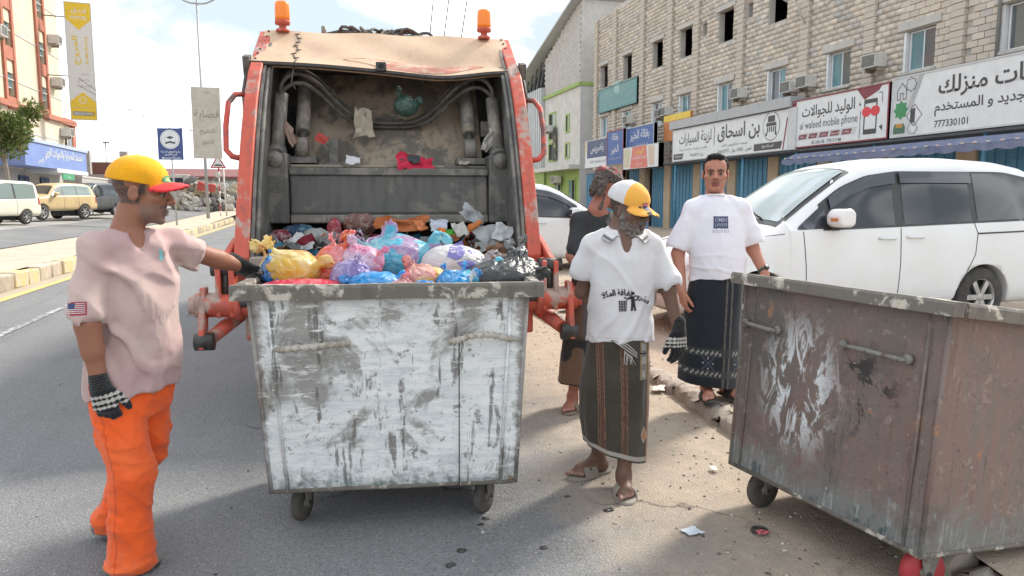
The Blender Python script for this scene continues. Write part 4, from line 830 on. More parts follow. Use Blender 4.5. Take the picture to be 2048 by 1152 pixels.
# ---------------------------------------------------------------- white minivan beside the right-hand bin
VAN = dict(top=[(0, .58), (.05, .72), (.18, .83), (.5, .94), (.95, 1.04), (1.12, 1.10), (1.5, 1.36), (1.9, 1.60), (2.2, 1.71), (2.7, 1.775), (3.4, 1.79), (4.1, 1.76), (4.5, 1.70), (4.72, 1.52), (4.82, 1.1), (4.86, .6)],
           bot=[(0, .30), (.15, .22), (4.6, .22), (4.86, .34)], belt=[(0, .98), (1.0, 1.03), (4.86, 1.15)], w=[(0, .60), (.06, .70), (.2, .79), (.5, .845), (.9, .86), (4.2, .86), (4.7, .80), (4.86, .70)], wr=[(0, .60), (1.9, .66), (3, .68), (4.86, .60)], axles=[.86, 3.72], wr_=.32)
def minivan(root, mat, detail=True, smoke=True):
    c = Car(VAN); c.body(root, mat); wheels(c, root, .32, .84)
    def ft(x): return min(c.ztop(x) - .135, 1.61 + .005 * x)
    def fb(x): return 1.05 + .031 * (x - 1)
    for sd in (-1, 1):
        c.patch('window', 1.30, 1.66, fb, lambda x: min(ft(x), fb(x) + (x - 1.27) * .62), M_SMOKE, root, sd); c.patch('window', 1.70, 2.50, fb, ft, M_SMOKE, root, sd); c.patch('window', 2.62, 3.52, fb, ft, M_SMOKE, root, sd); c.patch('window', 3.60, 4.52, lambda x: fb(x) + max(0, x - 4.35) * .5, lambda x: ft(x) - max(0, x - 4.0) ** 2 * .25, M_SMOKE, root, sd)
        c.patch('pillar_trim', 1.60, 4.45, lambda x: fb(x) - .02, lambda x: ft(x) + .02, M_TRIM, root, sd, .004, 40)
        c.patch('rain_visor', 1.72, 2.54, lambda x: ft(x) - .10, lambda x: ft(x) + .015, glass('visor', (.05, .055, .065), .15), root, sd, .03); c.patch('rain_visor', 2.60, 3.56, lambda x: ft(x) - .10, lambda x: ft(x) + .015, glass('visor'), root, sd, .03)
        if detail:
            c.seam('door_seam', [(1.42, .30), (1.40, .7), (1.36, fb(1.36) - .02)], root, sd); c.seam('door_seam', [(2.56, .26), (2.58, .7), (2.57, fb(2.57))], root, sd); c.seam('door_seam', [(3.42, .50), (3.58, .78), (3.60, 1.0), (3.54, fb(3.54))], root, sd); c.seam('slide_rail', [(3.60, 1.0), (4.75, 1.03)], root, sd, .009)
            c.seam('rocker_line', [(1.3, .34), (3.3, .34)], root, sd, .004, M_CARW); c.seam('wing_seam', [(.3, .93), (.7, .98), (1.15, 1.02)], root, sd, .004); c.seam('fuel_flap', [(4.3, .85), (4.3, .98), (4.42, .985), (4.42, .85), (4.3, .85)], root, sd, .003)
            handle(c, root, 2.40, .965, sd, mat); handle(c, root, 2.76, .975, sd, mat)
        mirror(c, root, 1.72, 1.07, sd, mat)
        c.patch('headlight', .03, .52, lambda x: .66 + x * .16, lambda x: min(.76 + x * .24, c.ztop(x) - .04), M_LAMPW, root, sd, .006); c.patch('tail_lamp', 4.66, 4.84, .98, lambda x: 1.35 - (x - 4.66) * 1.2, M_LAMPR, root, sd, .006, 6)
    c.screen('windscreen', 1.16, 2.02, .66, .56, M_SCREEN, root); c.screen('screen_surround', 1.10, 2.06, .72, .61, M_TRIM, root, .006)
    MB().box((-.012, 0, .50), (.03, .86, .15)).build('grille', M_TRIM, root, .01, 2); MB().box((-.02, 0, .62), (.03, .5, .05)).build('grille_bar', M_RIM, root, .01, 2); MB().box((-.022, 0, .36), (.02, .46, .10)).build('number_plate', M_ACW, root, .004, 1)
    for sd in (-1, 1): MB().lathe([(.055, 0), (.05, .02)], n=18, axis='x').build('fog_lamp', M_LAMPW, root, 0, 1, (.02, sd * .55, .38))
    MB().tube([(1.14, -.4, c.topz(1.14, .4) + .03), (1.28, .1, c.topz(1.28, .1) + .03)], .01, 6).build('wiper', M_TRIM, root)
    MB().box((1.95, -.2, c.topz(1.95, .2) - .1), (.03, .2, .07)).build('inner_mirror', M_TRIM, root)
    return c
mv = thing('minivan', 'large white minivan with smoked windows parked behind the rust-brown bin', 'minivan', (3.80, 7.95, .05), 0); minivan(mv, M_CARW); mv.scale = (1.06, 1.02, 1.12)
mv2 = thing('minivan', 'white minivan behind the man in the black shirt, beside the truck', 'minivan', (7.15, 15.7, .10), 180); minivan(mv2, M_CARW); mv2.scale = (1.03, 1, 1.04)
# ---------------------------------------------------------------- vehicles across the median
LVAN = dict(top=[(0, .6), (.06, .80), (.3, .95), (.75, 1.06), (1.5, 1.70), (1.8, 1.82), (2.6, 1.87), (3.9, 1.84), (4.1, 1.76), (4.2, 1.1), (4.22, .6)], bot=[(0, .34), (4.22, .34)], belt=[(0, 1.0), (4.2, 1.08)], w=[(0, .65), (.2, .76), (.6, .82), (3.8, .82), (4.22, .76)], wr=[(0, .6), (4.22, .66)], axles=[.72, 3.35], wr_=.31)
SUVS = dict(top=[(0, .7), (.05, .95), (.3, 1.10), (1.25, 1.20), (1.42, 1.26), (1.95, 1.72), (2.3, 1.83), (3.2, 1.87), (4.2, 1.84), (4.5, 1.72), (4.66, 1.2), (4.7, .7)], bot=[(0, .45), (4.7, .48)], belt=[(0, 1.15), (4.7, 1.22)], w=[(0, .72), (.15, .86), (.5, .92), (4.2, .92), (4.7, .84)], wr=[(0, .66), (4.7, .66)], axles=[.92, 3.71], wr_=.39)
PICK = dict(top=[(0, .7), (.05, .92), (.3, 1.05), (1.2, 1.14), (1.4, 1.2), (1.95, 1.66), (2.4, 1.74), (2.9, 1.66), (3.1, 1.06), (4.9, 1.04), (4.95, .7)], bot=[(0, .45), (4.95, .5)], belt=[(0, 1.1), (4.95, 1.12)], w=[(0, .7), (.15, .84), (.5, .88), (4.95, .86)], wr=[(0, .62), (4.95, .62)], axles=[.95, 3.9], wr_=.36)
def simple_car(name, label, cat, loc, rz, sp, mat, wins, tint=M_PANE, scr=None, rh=.32, track=None, grille=True):
    t = thing(name, label, cat, loc, rz); c = Car(sp); c.body(t, mat); wheels(c, t, sp['wr_'], (track or sp['w'][3][1]) - .01)
    for sd in (-1, 1):
        for x0, x1 in wins: c.patch('window', x0, x1, lambda x: c.it('belt', x) + .05, lambda x: min(c.ztop(x) - .13, c.ztop((x0 + x1) / 2) - .13), tint, t, sd, .008, 10, 4)
        c.patch('pillar_trim', wins[0][0] + .25, wins[-1][1] - .05, lambda x: c.it('belt', x) + .03, lambda x: c.ztop(x) - .115, M_TRIM, t, sd, .004, 24, 4)
        z1 = c.ztop(.2) - .05; c.patch('headlight', .03, .38, z1 - .20, lambda x: min(z1, c.ztop(x) - .05), M_LAMPW, t, sd, .008, 6, 3); L = c.L; c.patch('tail_lamp', L - .16, L - .03, .85, lambda x: 1.15, M_LAMPR, t, sd, .008, 4, 3)
        for x in (wins[0][1] + .06, wins[-1][0]): c.seam('door_seam', [(x, sp['bot'][0][1] + .08), (x, c.it('belt', x) + .03)], t, sd, .006)
        mirror(c, t, wins[0][0] + .28, c.it('belt', 1) + .03, sd, mat)
        c.seam('side_step' if 'suv' in name else 'rub_strip', [(sp['axles'][0] + .55, sp['bot'][0][1] + .03), (sp['axles'][1] - .55, sp['bot'][0][1] + .03)], t, sd, .03, M_RIM if 'suv' in name else M_TRIM)
    if scr: c.screen('windscreen', scr[0], scr[1], sp['w'][3][1] * .78, sp['wr'][0][1] * .88, M_SMOKE if cat != 'van' else M_SCREEN, t)
    if grille: zt = c.ztop(.1); MB().box((-.01, 0, zt - .22), (.05, .8, .18)).build('grille', M_TRIM, t, .01, 1); MB().box((-.02, 0, .52), (.05, 1.1, .1)).build('bumper_intake', M_TRIM, t, .01, 1)
    return t
simple_car('parked_van', 'cream white van at the edge of the parking ground beside the gold vehicle', 'van', (-13.75, 34.2, .55), 66, LVAN, pm('van_cream', (.72, .70, .58), .3, c2=(.66, .63, .52), scale=2, bump=.02), [(1.0, 1.72), (1.82, 2.75), (2.85, 3.95)], glass('van_glass', (.20, .25, .24), .06), (.85, 1.5))
simple_car('parked_suv', 'gold beige off-road vehicle parked behind the cream van', 'suv', (-13.75, 41.6, .60), 64, SUVS, pm('suv_gold', (.60, .46, .25), .3, c2=(.52, .39, .21), scale=2, bump=.02), [(1.42, 2.25), (2.35, 3.2), (3.3, 4.3)], glass('van_glass'), (1.46, 1.95), grille=True)
simple_car('parked_van', 'dark grey van behind the gold off-road vehicle', 'van', (-12.5, 46.0, .72), 75, LVAN, pm('van_dark', (.05, .055, .06), .3), [(1.0, 1.72), (1.82, 2.75), (2.85, 3.95)], M_SMOKE, (.85, 1.5))
simple_car('parked_car', 'white car mostly hidden between the gold vehicle and the dark van', 'car', (-13.4, 52.5, .75), 78, LVAN, M_CARW, [(1.0, 1.72), (1.82, 2.75), (2.85, 3.95)], M_SMOKE, (.85, 1.5))
simple_car('pickup_truck', 'white pickup truck behind the man in the yellow cap', 'pickup', (-10.2, 62, .88), 150, PICK, pm('pickup_white', (.66, .66, .63), .4), [(1.45, 2.05), (2.12, 2.85)], M_SMOKE, (1.42, 1.95))
simple_car('parked_van', 'silver van parked far across the street near the scrap heap', 'van', (-11.0, 96.5, 1.22), 5, LVAN, pm('van_silver', (.50, .52, .57), .3), [(1.0, 1.72), (1.82, 2.75), (2.85, 3.95)], M_SMOKE, (.85, 1.5))
def crumpled_sheet(w, h, seed, n=8):
    g = np.array([(i / n - .5, j / n - .5, 0) for i in range(n + 1) for j in range(n + 1)]); V = g * (w, h, 1); V[:, 2] += .2 * w * fbm(g * 3 + seed, 2); return V, [(i * (n + 1) + j, (i + 1) * (n + 1) + j, (i + 1) * (n + 1) + j + 1, i * (n + 1) + j + 1) for i in range(n) for j in range(n)]
# ---------------------------------------------------------------- scrap heap with a lorry cab
rs = random.Random(21)
SCR = [pm('scrap_white', (.55, .54, .50), .6, c2=(.38, .35, .30)), pm('scrap_grey', (.26, .26, .26), .7, c2=(.14, .13, .12)), pm('scrap_rust', (.26, .13, .08), .8, c2=(.14, .08, .06)), pm('scrap_red', (.45, .07, .06), .7), pm('scrap_cream', (.52, .45, .32), .7)]
for i, (x, y, z, m, k) in enumerate([(-9.6, 71, 0, 0, 0), (-8.2, 72, 0, 1, 0), (-7.2, 72.5, 0, 0, 1), (-9.0, 72.5, 1.3, 4, 1), (-7.8, 73, 1.5, 0, 0), (-6.6, 74, .9, 4, 0), (-9.9, 73, 1.6, 1, 1), (-6.2, 75, 0, 2, 0), (-10.8, 72.5, 0, 4, 1)]):
    mb = MB(); n = 34; r_ = random.Random(i)
    for q in range(n):
        a = (r_.gauss(0, .55), r_.gauss(0, .4), max(.06, r_.gauss(.55, .35)))
        if q % 3 == 0: mb.tube([a, (a[0] + r_.uniform(-.6, .6), a[1] + r_.uniform(-.3, .3), max(.03, a[2] + r_.uniform(-.5, .6)))], r_.uniform(.02, .06), 6)
        elif q % 3 == 1: mb.box(a, (r_.uniform(.2, .8), r_.uniform(.03, .3), r_.uniform(.1, .5)), (r_.uniform(-.8, .8), r_.uniform(-.8, .8), r_.uniform(0, 3)))
        else: mb.lathe([(.16, -.06), (.3, -.05), (.3, .05), (.16, .06)], a, 12, 'y')
    o = mb.build('scrap_heap', SCR[m], None, 0, 1, (x, y, zl(x, y) + z)); o['kind'] = 'stuff'; tag(o, ['heap of white scrap car panels and wheels', 'heap of dark scrap metal and tyres', 'heap of rusty bars and panels', 'red sheet draped on the scrap heap', 'heap of cream coloured junk'][m] + ' across the street', 'scrap')
V_, F_ = crumpled_sheet(1.5, .8, 5); o = link('red_sheet', mesh_np('red_sheet', V_, F_, True), None, SCR[3], (-8.3, 70.4, zl(-8.3, 70.4) + 2.2), (R_(60), .2, .1)); tag(o, 'red sheet draped over the scrap heap across the street', 'sheet')
lc = thing('lorry_cab', 'pale lorry cab standing behind the scrap heap', 'lorry', (-11.2, 74, 1.0), 8)
MB().prism([(-1.0, .6), (1.1, .6), (1.1, 2.9), (-.5, 2.9), (-.95, 1.9)], -1.1, 1.1, 'y').build('cab', SCR[0], lc, .08, 2); MB().b2(-.6, .5, -1.12, -1.10, 1.8, 2.6).build('side_window', M_SMOKE, lc); MB().b2(1.3, 6, -1.1, 1.1, .9, 1.3).build('load_bed', SCR[1], lc)
mb = MB(); mb.add([(-.94, -.9, 1.95), (-.94, .9, 1.95), (-.54, .9, 2.75), (-.54, -.9, 2.75)], [(0, 1, 2, 3)]); o = mb.build('windscreen', M_SMOKE, lc); o.location = (-.02, 0, 0)
for x in (-.1, 3.6, 4.8):
    for y_ in (-1, 1): wheel(lc, x, y_ * .95, .48, y_, spokes=5)
# ================================================================= GARBAGE TRUCK
def worn(name, c, prim, dark, edge=.52, scale=3.5, rough=.55):
    """paint worn through to primer and grime"""
    m, n, l, b = node_mat(name); q = NB(m); v = q.coords('Object'); vs = q.coords('Object', (6, 6, .8))
    a = q.mix(q.ramp(q.noise(v, scale, 8, .65, .4), [(edge, 0.0), (edge + .06, 1.0)]), c, prim); a = q.mix(q.ramp(q.noise(vs, 3, 6, .6), [(.5, 0.0), (.75, .8)]), a, dark); a = q.mix(q.ramp(q.noise(v, 40, 4, .7), [(.6, 0.0), (.75, .7)]), a, tuple(x * .5 for x in c))
    l.new(a, b.inputs['Base Color']); l.new(q.math('ADD', q.math('MULTIPLY', q.noise(v, 9, 4), .3), rough - .12), b.inputs['Roughness']); q.bump(q.noise(v, 30, 6, .7), b, .3, .006); MATS[name] = m; return m
M_TRED = worn('truck_red', (.50, .085, .050), (.38, .27, .225), (.17, .075, .06), .535); M_TGREY = worn('hopper_grey', (.115, .11, .102), (.19, .175, .155), (.045, .044, .042), .5, 4, .6); M_TDARK = worn('packer_steel', (.085, .085, .077), (.155, .14, .12), (.035, .035, .033), .52, 3, .5)
M_DUST = worn('dusty_panel', (.33, .27, .205), (.16, .142, .118), (.085, .078, .068), .49, 2.6, .85); M_HOOD = worn('hood_beige', (.54, .375, .25), (.50, .34, .235), (.45, .315, .22), .6, 3, .55); M_HYD = worn('hydraulic_grey', (.19, .175, .155), (.28, .245, .20), (.06, .06, .055), .5, 8, .5)
M_HOSE = pm('hose_black', (.045, .043, .04), .7, c2=(.13, .115, .095), scale=14, bump=.4, bscale=80); M_GREASE = pm('greasy_black', (.022, .021, .02), .45, c2=(.06, .05, .045), scale=20, bump=.6, bscale=60)
tk = thing('garbage_truck', 'red rear-loading garbage truck with open hopper and beige hood', 'garbage truck', (.58, 5.35, 0), -6)
UW = 1.08
edge = [(0, 1.16), (.10, 1.38), (.24, 1.68), (.42, 2.0), (.63, 2.32), (.84, 2.55), (1.0, 2.67)]
sideP = edge + [(1.2, 2.80), (1.5, 2.99), (2.6, 3.0), (2.6, .62), (.9, .58), (.3, .78), (.06, 1.0)]
for sd in (-1, 1):
    MB().prism(sideP, sd * UW, sd * (UW - .10), 'x').build('side_plate', M_TRED, tk, .012, 2)
    lin_ = [(v + .035, z) for v, z in edge] + [(1.3, 2.86), (2.5, 2.9), (2.5, .7), (.9, .68), (.34, .86), (.10, 1.06)]
    MB().prism(lin_, sd * (UW - .105), sd * (UW - .125), 'x').build('hopper_liner', M_TGREY, tk)
    MB().tube([(sd * (UW - .14), v + .09, z) for v, z in edge], .018, 8).build('edge_rib', M_TGREY, tk)
    # grab handle
    hz = [(.62, 2.33), (.60, 2.30), (.52, 2.2), (.44, 2.05), (.40, 1.98), (.40, 1.90)]
    mb = MB(); o_ = sd * UW; mb.tube([(o_, .72, 2.36), (o_ + sd * .07, .68, 2.35), (o_ + sd * .11, .62, 2.28), (o_ + sd * .115, .52, 2.1), (o_ + sd * .10, .42, 1.92), (o_ + sd * .05, .38, 1.87), (o_, .37, 1.86)], .021, 10); mb.build('grab_handle', worn('handle_red', (.46, .055, .035), (.12, .06, .05), (.10, .04, .035), .5), tk)
    MB().box((sd * (UW + .03), 1.02, 2.62), (.05, .12, .16), (.3, 0, 0)).tube([(sd * (UW + .03), .95, 2.55), (sd * (UW + .05), .9, 2.4), (sd * (UW + .04), .88, 2.2), (sd * (UW + .03), .82, 2.12)], .014, 6).build('side_lamp_cable', M_HOSE, tk)
    # beacon
    x = -.885 if sd < 0 else .845
    b_ = MB().lathe([(.055, 0), (.055, .02), (.03, .025), (.03, .055), (.062, .06), (.064, .085), (.062, .09)], (0, 0, 0), 20).build('beacon_base', M_TRED, tk, 0, 1, (x, 1.46, 2.985)); MB().lathe([(.060, .09), (.062, .12), (.060, .225), (.052, .245), (.02, .252)], (0, 0, 0), 24).build('beacon_lens', BEAC if 'BEAC' in globals() else globals().setdefault('BEAC', pm('beacon_orange', (.85, .22, .015), .25, bump=0, c2=(.75, .17, .01))), b_)
# beige hood with a dent
def hoodf(a, b):
    u = -1 + 2 * a; w = 1.08 - .05 * b; sag = (.035 * math.exp(-((u - .1) / .5) ** 2) + .03 * math.exp(-((u - .45) / .3) ** 2) + .02 * a) * (1 - b)
    dent = .05 * math.exp(-((u - .42) / .33) ** 2 - ((b - .25) / .22) ** 2) + .012 * math.sin(u * 9) * math.sin(b * 7)
    v = .97 + .53 * b ** .9 + dent * .6; z = 2.655 + .345 * b - sag - dent * .7; return (u * w, v, z)
mb = MB(); mb.grid(hoodf, 60, 16); mb.grid(lambda a, b: tuple(np.array(hoodf(a, 0)) + (0, .012 + .05 * b, -.035 * b)), 60, 2); hd = mb.build('hood', M_HOOD, tk)
MB().tube([tuple(np.array(hoodf(a, 0)) + (0, .006, -.018)) for a in np.linspace(.005, .995, 40)], .016, 6).build('hood_lip', M_GREASE, hd)
mb = MB(); cp = [hoodf(.155 - .02 * b + .008 * math.sin(b * 20), b) for b in np.linspace(0, .95, 16)]; mb.tube([tuple(np.array(p) + (0, -.003, .003)) for p in cp], .0035, 5)
for p in cp[2::2]: mb.tube([(p[0] - .02, p[1] - .004, p[2] + .004), (p[0] + .024, p[1] - .004, p[2] + .008)], .004, 5)
mb.build('stitched_crack', M_GREASE, hd); mb = MB()
for a in (.015, .985):
    for b in np.linspace(.05, .95, 7): mb.lathe([(.010, 0), (.007, .008)], tuple(np.array(hoodf(a, b)) + (0, -.006, .002)), 8, 'y')
mb.build('rivets', M_GREASE, hd)['kind'] = 'stuff'
mb = MB(); mb.add([tuple(np.array(hoodf(.60 + .25 * math.cos(t) * (1 + .2 * math.sin(3 * t)), .16 + .12 * math.sin(t))) + (0, -.003, .002)) for t in np.linspace(0, 2 * PI, 24, endpoint=False)], [tuple(range(24))]); mb.build('bare_red_patch', worn('rubbed_red', (.50, .20, .14), (.55, .36, .26), (.45, .25, .18), .48, 9), hd)
MB().b2(-1.03, 1.03, 1.52, 7.0, 2.90, 2.975).build('roof', M_TRED, tk, .02, 2)
cb = MB().box((-.06, .965, 2.63), (.085, .07, .075)).build('rear_camera', M_GREASE, tk, .01, 2); MB().lathe([(.022, 0), (.022, .01)], (-.06, .93, 2.63), 14, 'y').build('camera_lens', M_SMOKE, cb)
ww = MB(); ww.tube([(-.75, 1.0, 2.62), (-.77, .98, 2.5), (-.74, .97, 2.44)], .006, 5); ww.build('loose_wire', M_HOSE, tk)
mb = MB(); rr = random.Random(8)
for k in range(7): c0 = -.28 + .09 * k; mb.tube([(c0 + .14 * math.cos(t), 1.75 + .08 * math.sin(t * 1.3), 3.04 + .035 * math.sin(t * 2 + k) + .02) for t in np.linspace(0, 5.5, 16)], .014, 6)
mb.tube([(-.55, 1.7, 3.02), (-.4, 1.7, 3.06), (-.2, 1.72, 3.04), (.5, 1.7, 3.02)], .018, 6); mb.build('roof_hoses', M_HOSE, tk); MB().cyl((-.56, 1.68, 3.0), (-.56, 1.68, 3.09), .022).build('roof_fitting', M_HYD, tk)
# hopper: sill, trough, packer blade, dusty back panel
MB().b2(-UW + .1, UW - .1, -.01, .10, 1.08, 1.165).build('sill', worn('sill_red', (.22, .10, .075), (.26, .22, .19), (.12, .08, .07), .45), tk, .015, 2)
mb = MB(); pr = [(.10, 1.12), (.2, .95), (.4, .80), (.8, .74), (1.2, .82), (1.6, 1.2), (1.75, 1.45)]; mb.grid(lambda a, b: (-.97 + 1.94 * a, np.interp(b * 6, range(7), [p[0] for p in pr]), np.interp(b * 6, range(7), [p[1] for p in pr])), 2, 24); mb.build('trough', M_TDARK, tk)
pk = MB().prism([(.90, 1.37), (.87, 1.46), (.89, 1.80), (.99, 1.83), (1.30, 1.80), (1.30, 1.37)], -.80, .80, 'x').build('packer_blade', M_TDARK, tk, .02, 2)
MB().b2(-.80, .80, .862, .90, 1.755, 1.815).build('blade_rib', M_TGREY, pk, .008, 1); MB().b2(-.8, .8, .99, 1.25, 1.82, 1.845).build('blade_top', M_DUST, pk); MB().b2(-.80, .80, .868, .9, 1.37, 1.44).build('blade_edge', M_HYD, pk, .01, 1)
for sd in (-1, 1):
    MB().prism([(sd * .805, 1.93), (sd * .985, 1.93), (sd * .965, 1.37), (sd * .805, 1.37)], .84, 1.2, 'y').build('blade_arm', M_TGREY, tk, .015, 2); MB().lathe([(.062, -.01), (.062, .01)], (sd * .90, .83, 1.88), 16, 'y').build('arm_pin', M_HYD, tk)
    MB().tube([(sd * .87, 1.16, 2.42), (sd * .90, .99, 1.95)], [.052, .058], 14).build('outer_cylinder', M_HYD, tk); MB().tube([(sd * .90, 1.02, 1.96), (sd * .90, .90, 1.9)], .075, 14).build('cylinder_clevis', M_TGREY, tk)
    xi = -.72 if sd < 0 else .68
    MB().tube([(xi, 1.55, 2.62), (xi, 1.22, 2.12)], .06, 14).build('inner_cylinder', M_HYD, tk); MB().tube([(xi, 1.24, 2.14), (xi, 1.12, 1.96)], .032, 12).build('cylinder_rod', M_TDARK, tk); MB().lathe([(.075, -.05), (.085, -.03), (.085, .03), (.075, .05)], (xi, 1.12, 1.99), 16, 'x').build('rod_eye', M_HYD, tk); MB().b2(xi - .12, xi + .12, 1.03, 1.26, 1.86, 1.91).build('mount_plate', M_TGREY, tk)
    for k, (dz, dv) in enumerate(((0, 0), (-.07, .03), (.05, .09))):
        P = [(sd * .88, 1.12 + dv, 2.40), (sd * .86, 1.08 + dv, 2.52 + dz), (sd * .74, 1.10 + dv, 2.60 + dz), (sd * .58, 1.2 + dv, 2.53 + dz), (sd * .42, 1.3 + dv, 2.36 + dz), (sd * .25, 1.36 + dv, 2.24 + dz * .5), (sd * .05, 1.38 + dv, 2.22 + dz * .4), (-sd * .12, 1.4 + dv, 2.24 + dz * .5)]
        P = chaikin(P, 2); MB().tube(P, .017 if k < 2 else .013, 8).build('hydraulic_hose', M_HOSE, tk)
mb = MB(); mb.grid(lambda a, b: (-.80 + 1.6 * a, 1.22 + .62 * b + .02 * math.sin(a * 9), 1.84 + .86 * b), 30, 16); mb.build('dusty_back_panel', M_DUST, tk); MB().b2(-.98, .98, 1.95, 2.0, 1.2, 2.95).build('inner_bulkhead', M_TDARK, tk); MB().b2(-.98, .98, 1.52, 1.98, 2.82, 2.89).build('inner_ceiling', M_TDARK, tk)
MB().b2(-.5, -.43, 1.14, 1.2, 1.86, 2.06).b2(-.53, -.40, 1.1, 1.24, 1.845, 1.87).build('stop_block', M_TGREY, tk); MB().b2(.80, .90, 1.35, 1.4, 2.12, 2.25).build('junction_box', M_HYD, tk)
# lifting gear on both sides
for sd in (-1, 1):
    x0 = sd * 1.0; g = MB()
    MB().tube([(sd * .80, -.16, .86), (sd * 1.30, -.16, .86)], .082, 20).build('lift_shaft', M_TRED, tk); MB().tube([(sd * 1.27, -.16, .86), (sd * 1.335, -.16, .86)], .062, 16).build('shaft_cap', M_TRED, tk, 0); MB().tube([(sd * 1.0, -.16, .86), (sd * 1.04, -.16, .86)], .105, 20).build('shaft_collar', M_TRED, tk)
    lv = MB().prism([(-.22, 1.13), (-.10, 1.15), (-.06, 1.05), (-.10, .78), (-.23, .78)], sd * 1.04, sd * 1.075, 'x').build('lift_lever', M_TRED, tk, .01, 2); MB().prism([(-.22, 1.13), (-.10, 1.15), (-.06, 1.05), (-.10, .78), (-.23, .78)], sd * 1.125, sd * 1.16, 'x').build('lift_lever', M_TRED, tk, .01, 2)
    MB().tube([(sd * 1.02, -.16, 1.10), (sd * 1.19, -.16, 1.10)], .048, 14).build('lever_pin', M_GREASE, tk); MB().tube([(sd * 1.10, -.16, 1.10), (sd * 1.10, -.17, .9)], .028, 10).build('lever_link', M_GREASE, tk)
    MB().prism([(-.21, .98), (-.10, .98), (-.18, .60), (-.31, .58), (-.30, .66)], sd * 1.225, sd * 1.265, 'x').build('drop_arm', M_TRED, tk, .012, 2); MB().tube([(sd * 1.17, -.26, .63), (sd * 1.29, -.26, .63)], .058, 14).build('drop_arm_roller', M_GREASE, tk)
    MB().tube([(sd * 1.18, -.25, .66), (sd * 1.02, .25, .80)], [.045, .06], 14).build('lift_ram', M_TRED, tk); MB().b2(sd * .80, sd * 1.0, -.10, .30, .60, 1.0).build('lift_bracket', M_TRED, tk, .015, 2); MB().lathe([(.028, 0), (.028, -.006)], (sd * .93, -.101, .80), 14, 'y').build('bracket_hole', M_GREASE, tk)
    MB().tube([(sd * .74, -.24, .88), (sd * 1.0, -.24, .88)], .03, 12).build('rubber_stop', M_GREASE, tk); MB().box((sd * 1.12, .05, 1.16), (.05, .34, .10), (R_(35), 0, sd * .25)).build('catch_arm', M_TRED, tk, .01, 1)
    gb_ = MB(); gb_.lathe([(.03, -.05), (.06, -.02), (.05, .03), (.02, .05)], (sd * .78, -.2, .66), 10).tube([(sd * .78, -.2, .66), (sd * .80, -.16, .52), (sd * .77, -.12, .44)], [.03, .025, .02], 8); gb_.build('rubber_hook', M_GREASE, tk); MB().box((sd * .79, .1, .42), (.04, .06, .30)).build('hanger_strap', M_TRED, tk, .006, 1)
MB().tube([(-.8, -.16, .86), (.8, -.16, .86)], .06, 14).build('cross_shaft', M_TRED, tk); MB().b2(-1.0, 1.0, .3, .42, .42, .62).build('rear_bumper', M_TRED, tk, .02, 2)
for k in range(3): q = MB().tube([(UW - .02, 1.30, 1.86 - k * .042), (UW + .10, 1.24, 1.83 - k * .042)], .012, 8).build('marker_bar', M_LAMPO, tk); MB().tube([(UW + .10, 1.24, 1.83 - k * .042), (UW + .16, 1.21, 1.815 - k * .042)], .016, 8).build('marker_tip', M_GREASE, q)
# body, chassis, wheels and cab in front of the hopper
MB().prism([(-1.06, .95), (1.06, .95), (1.08, 2.0), (1.02, 2.92), (-1.02, 2.92), (-1.08, 2.0)], 2.6, 6.7, 'y').build('refuse_body', M_TRED, tk, .05, 2); MB().b2(-.45, .45, .6, 8.6, .55, .92).build('chassis', M_TDARK, tk)
cab_ = MB().prism([(6.95, .6), (8.75, .6), (8.8, 1.3), (8.55, 2.55), (6.95, 2.6)], -1.05, 1.05, 'x').build('cab', pm('cab_white', (.6, .6, .58), .35), tk, .08, 3)
for sd in (-1, 1): MB().b2(sd * 1.052, sd * 1.058, 7.3, 8.4, 1.55, 2.3).build('side_window', M_SMOKE, cab_)
for y_ in (2.9, 8.0):
    for sd in (-1, 1): o = wheel(tk, sd * .86, y_, .46, 1, spokes=8, w=.28); o.rotation_euler = (0, 0, R_(90 if sd < 0 else -90))
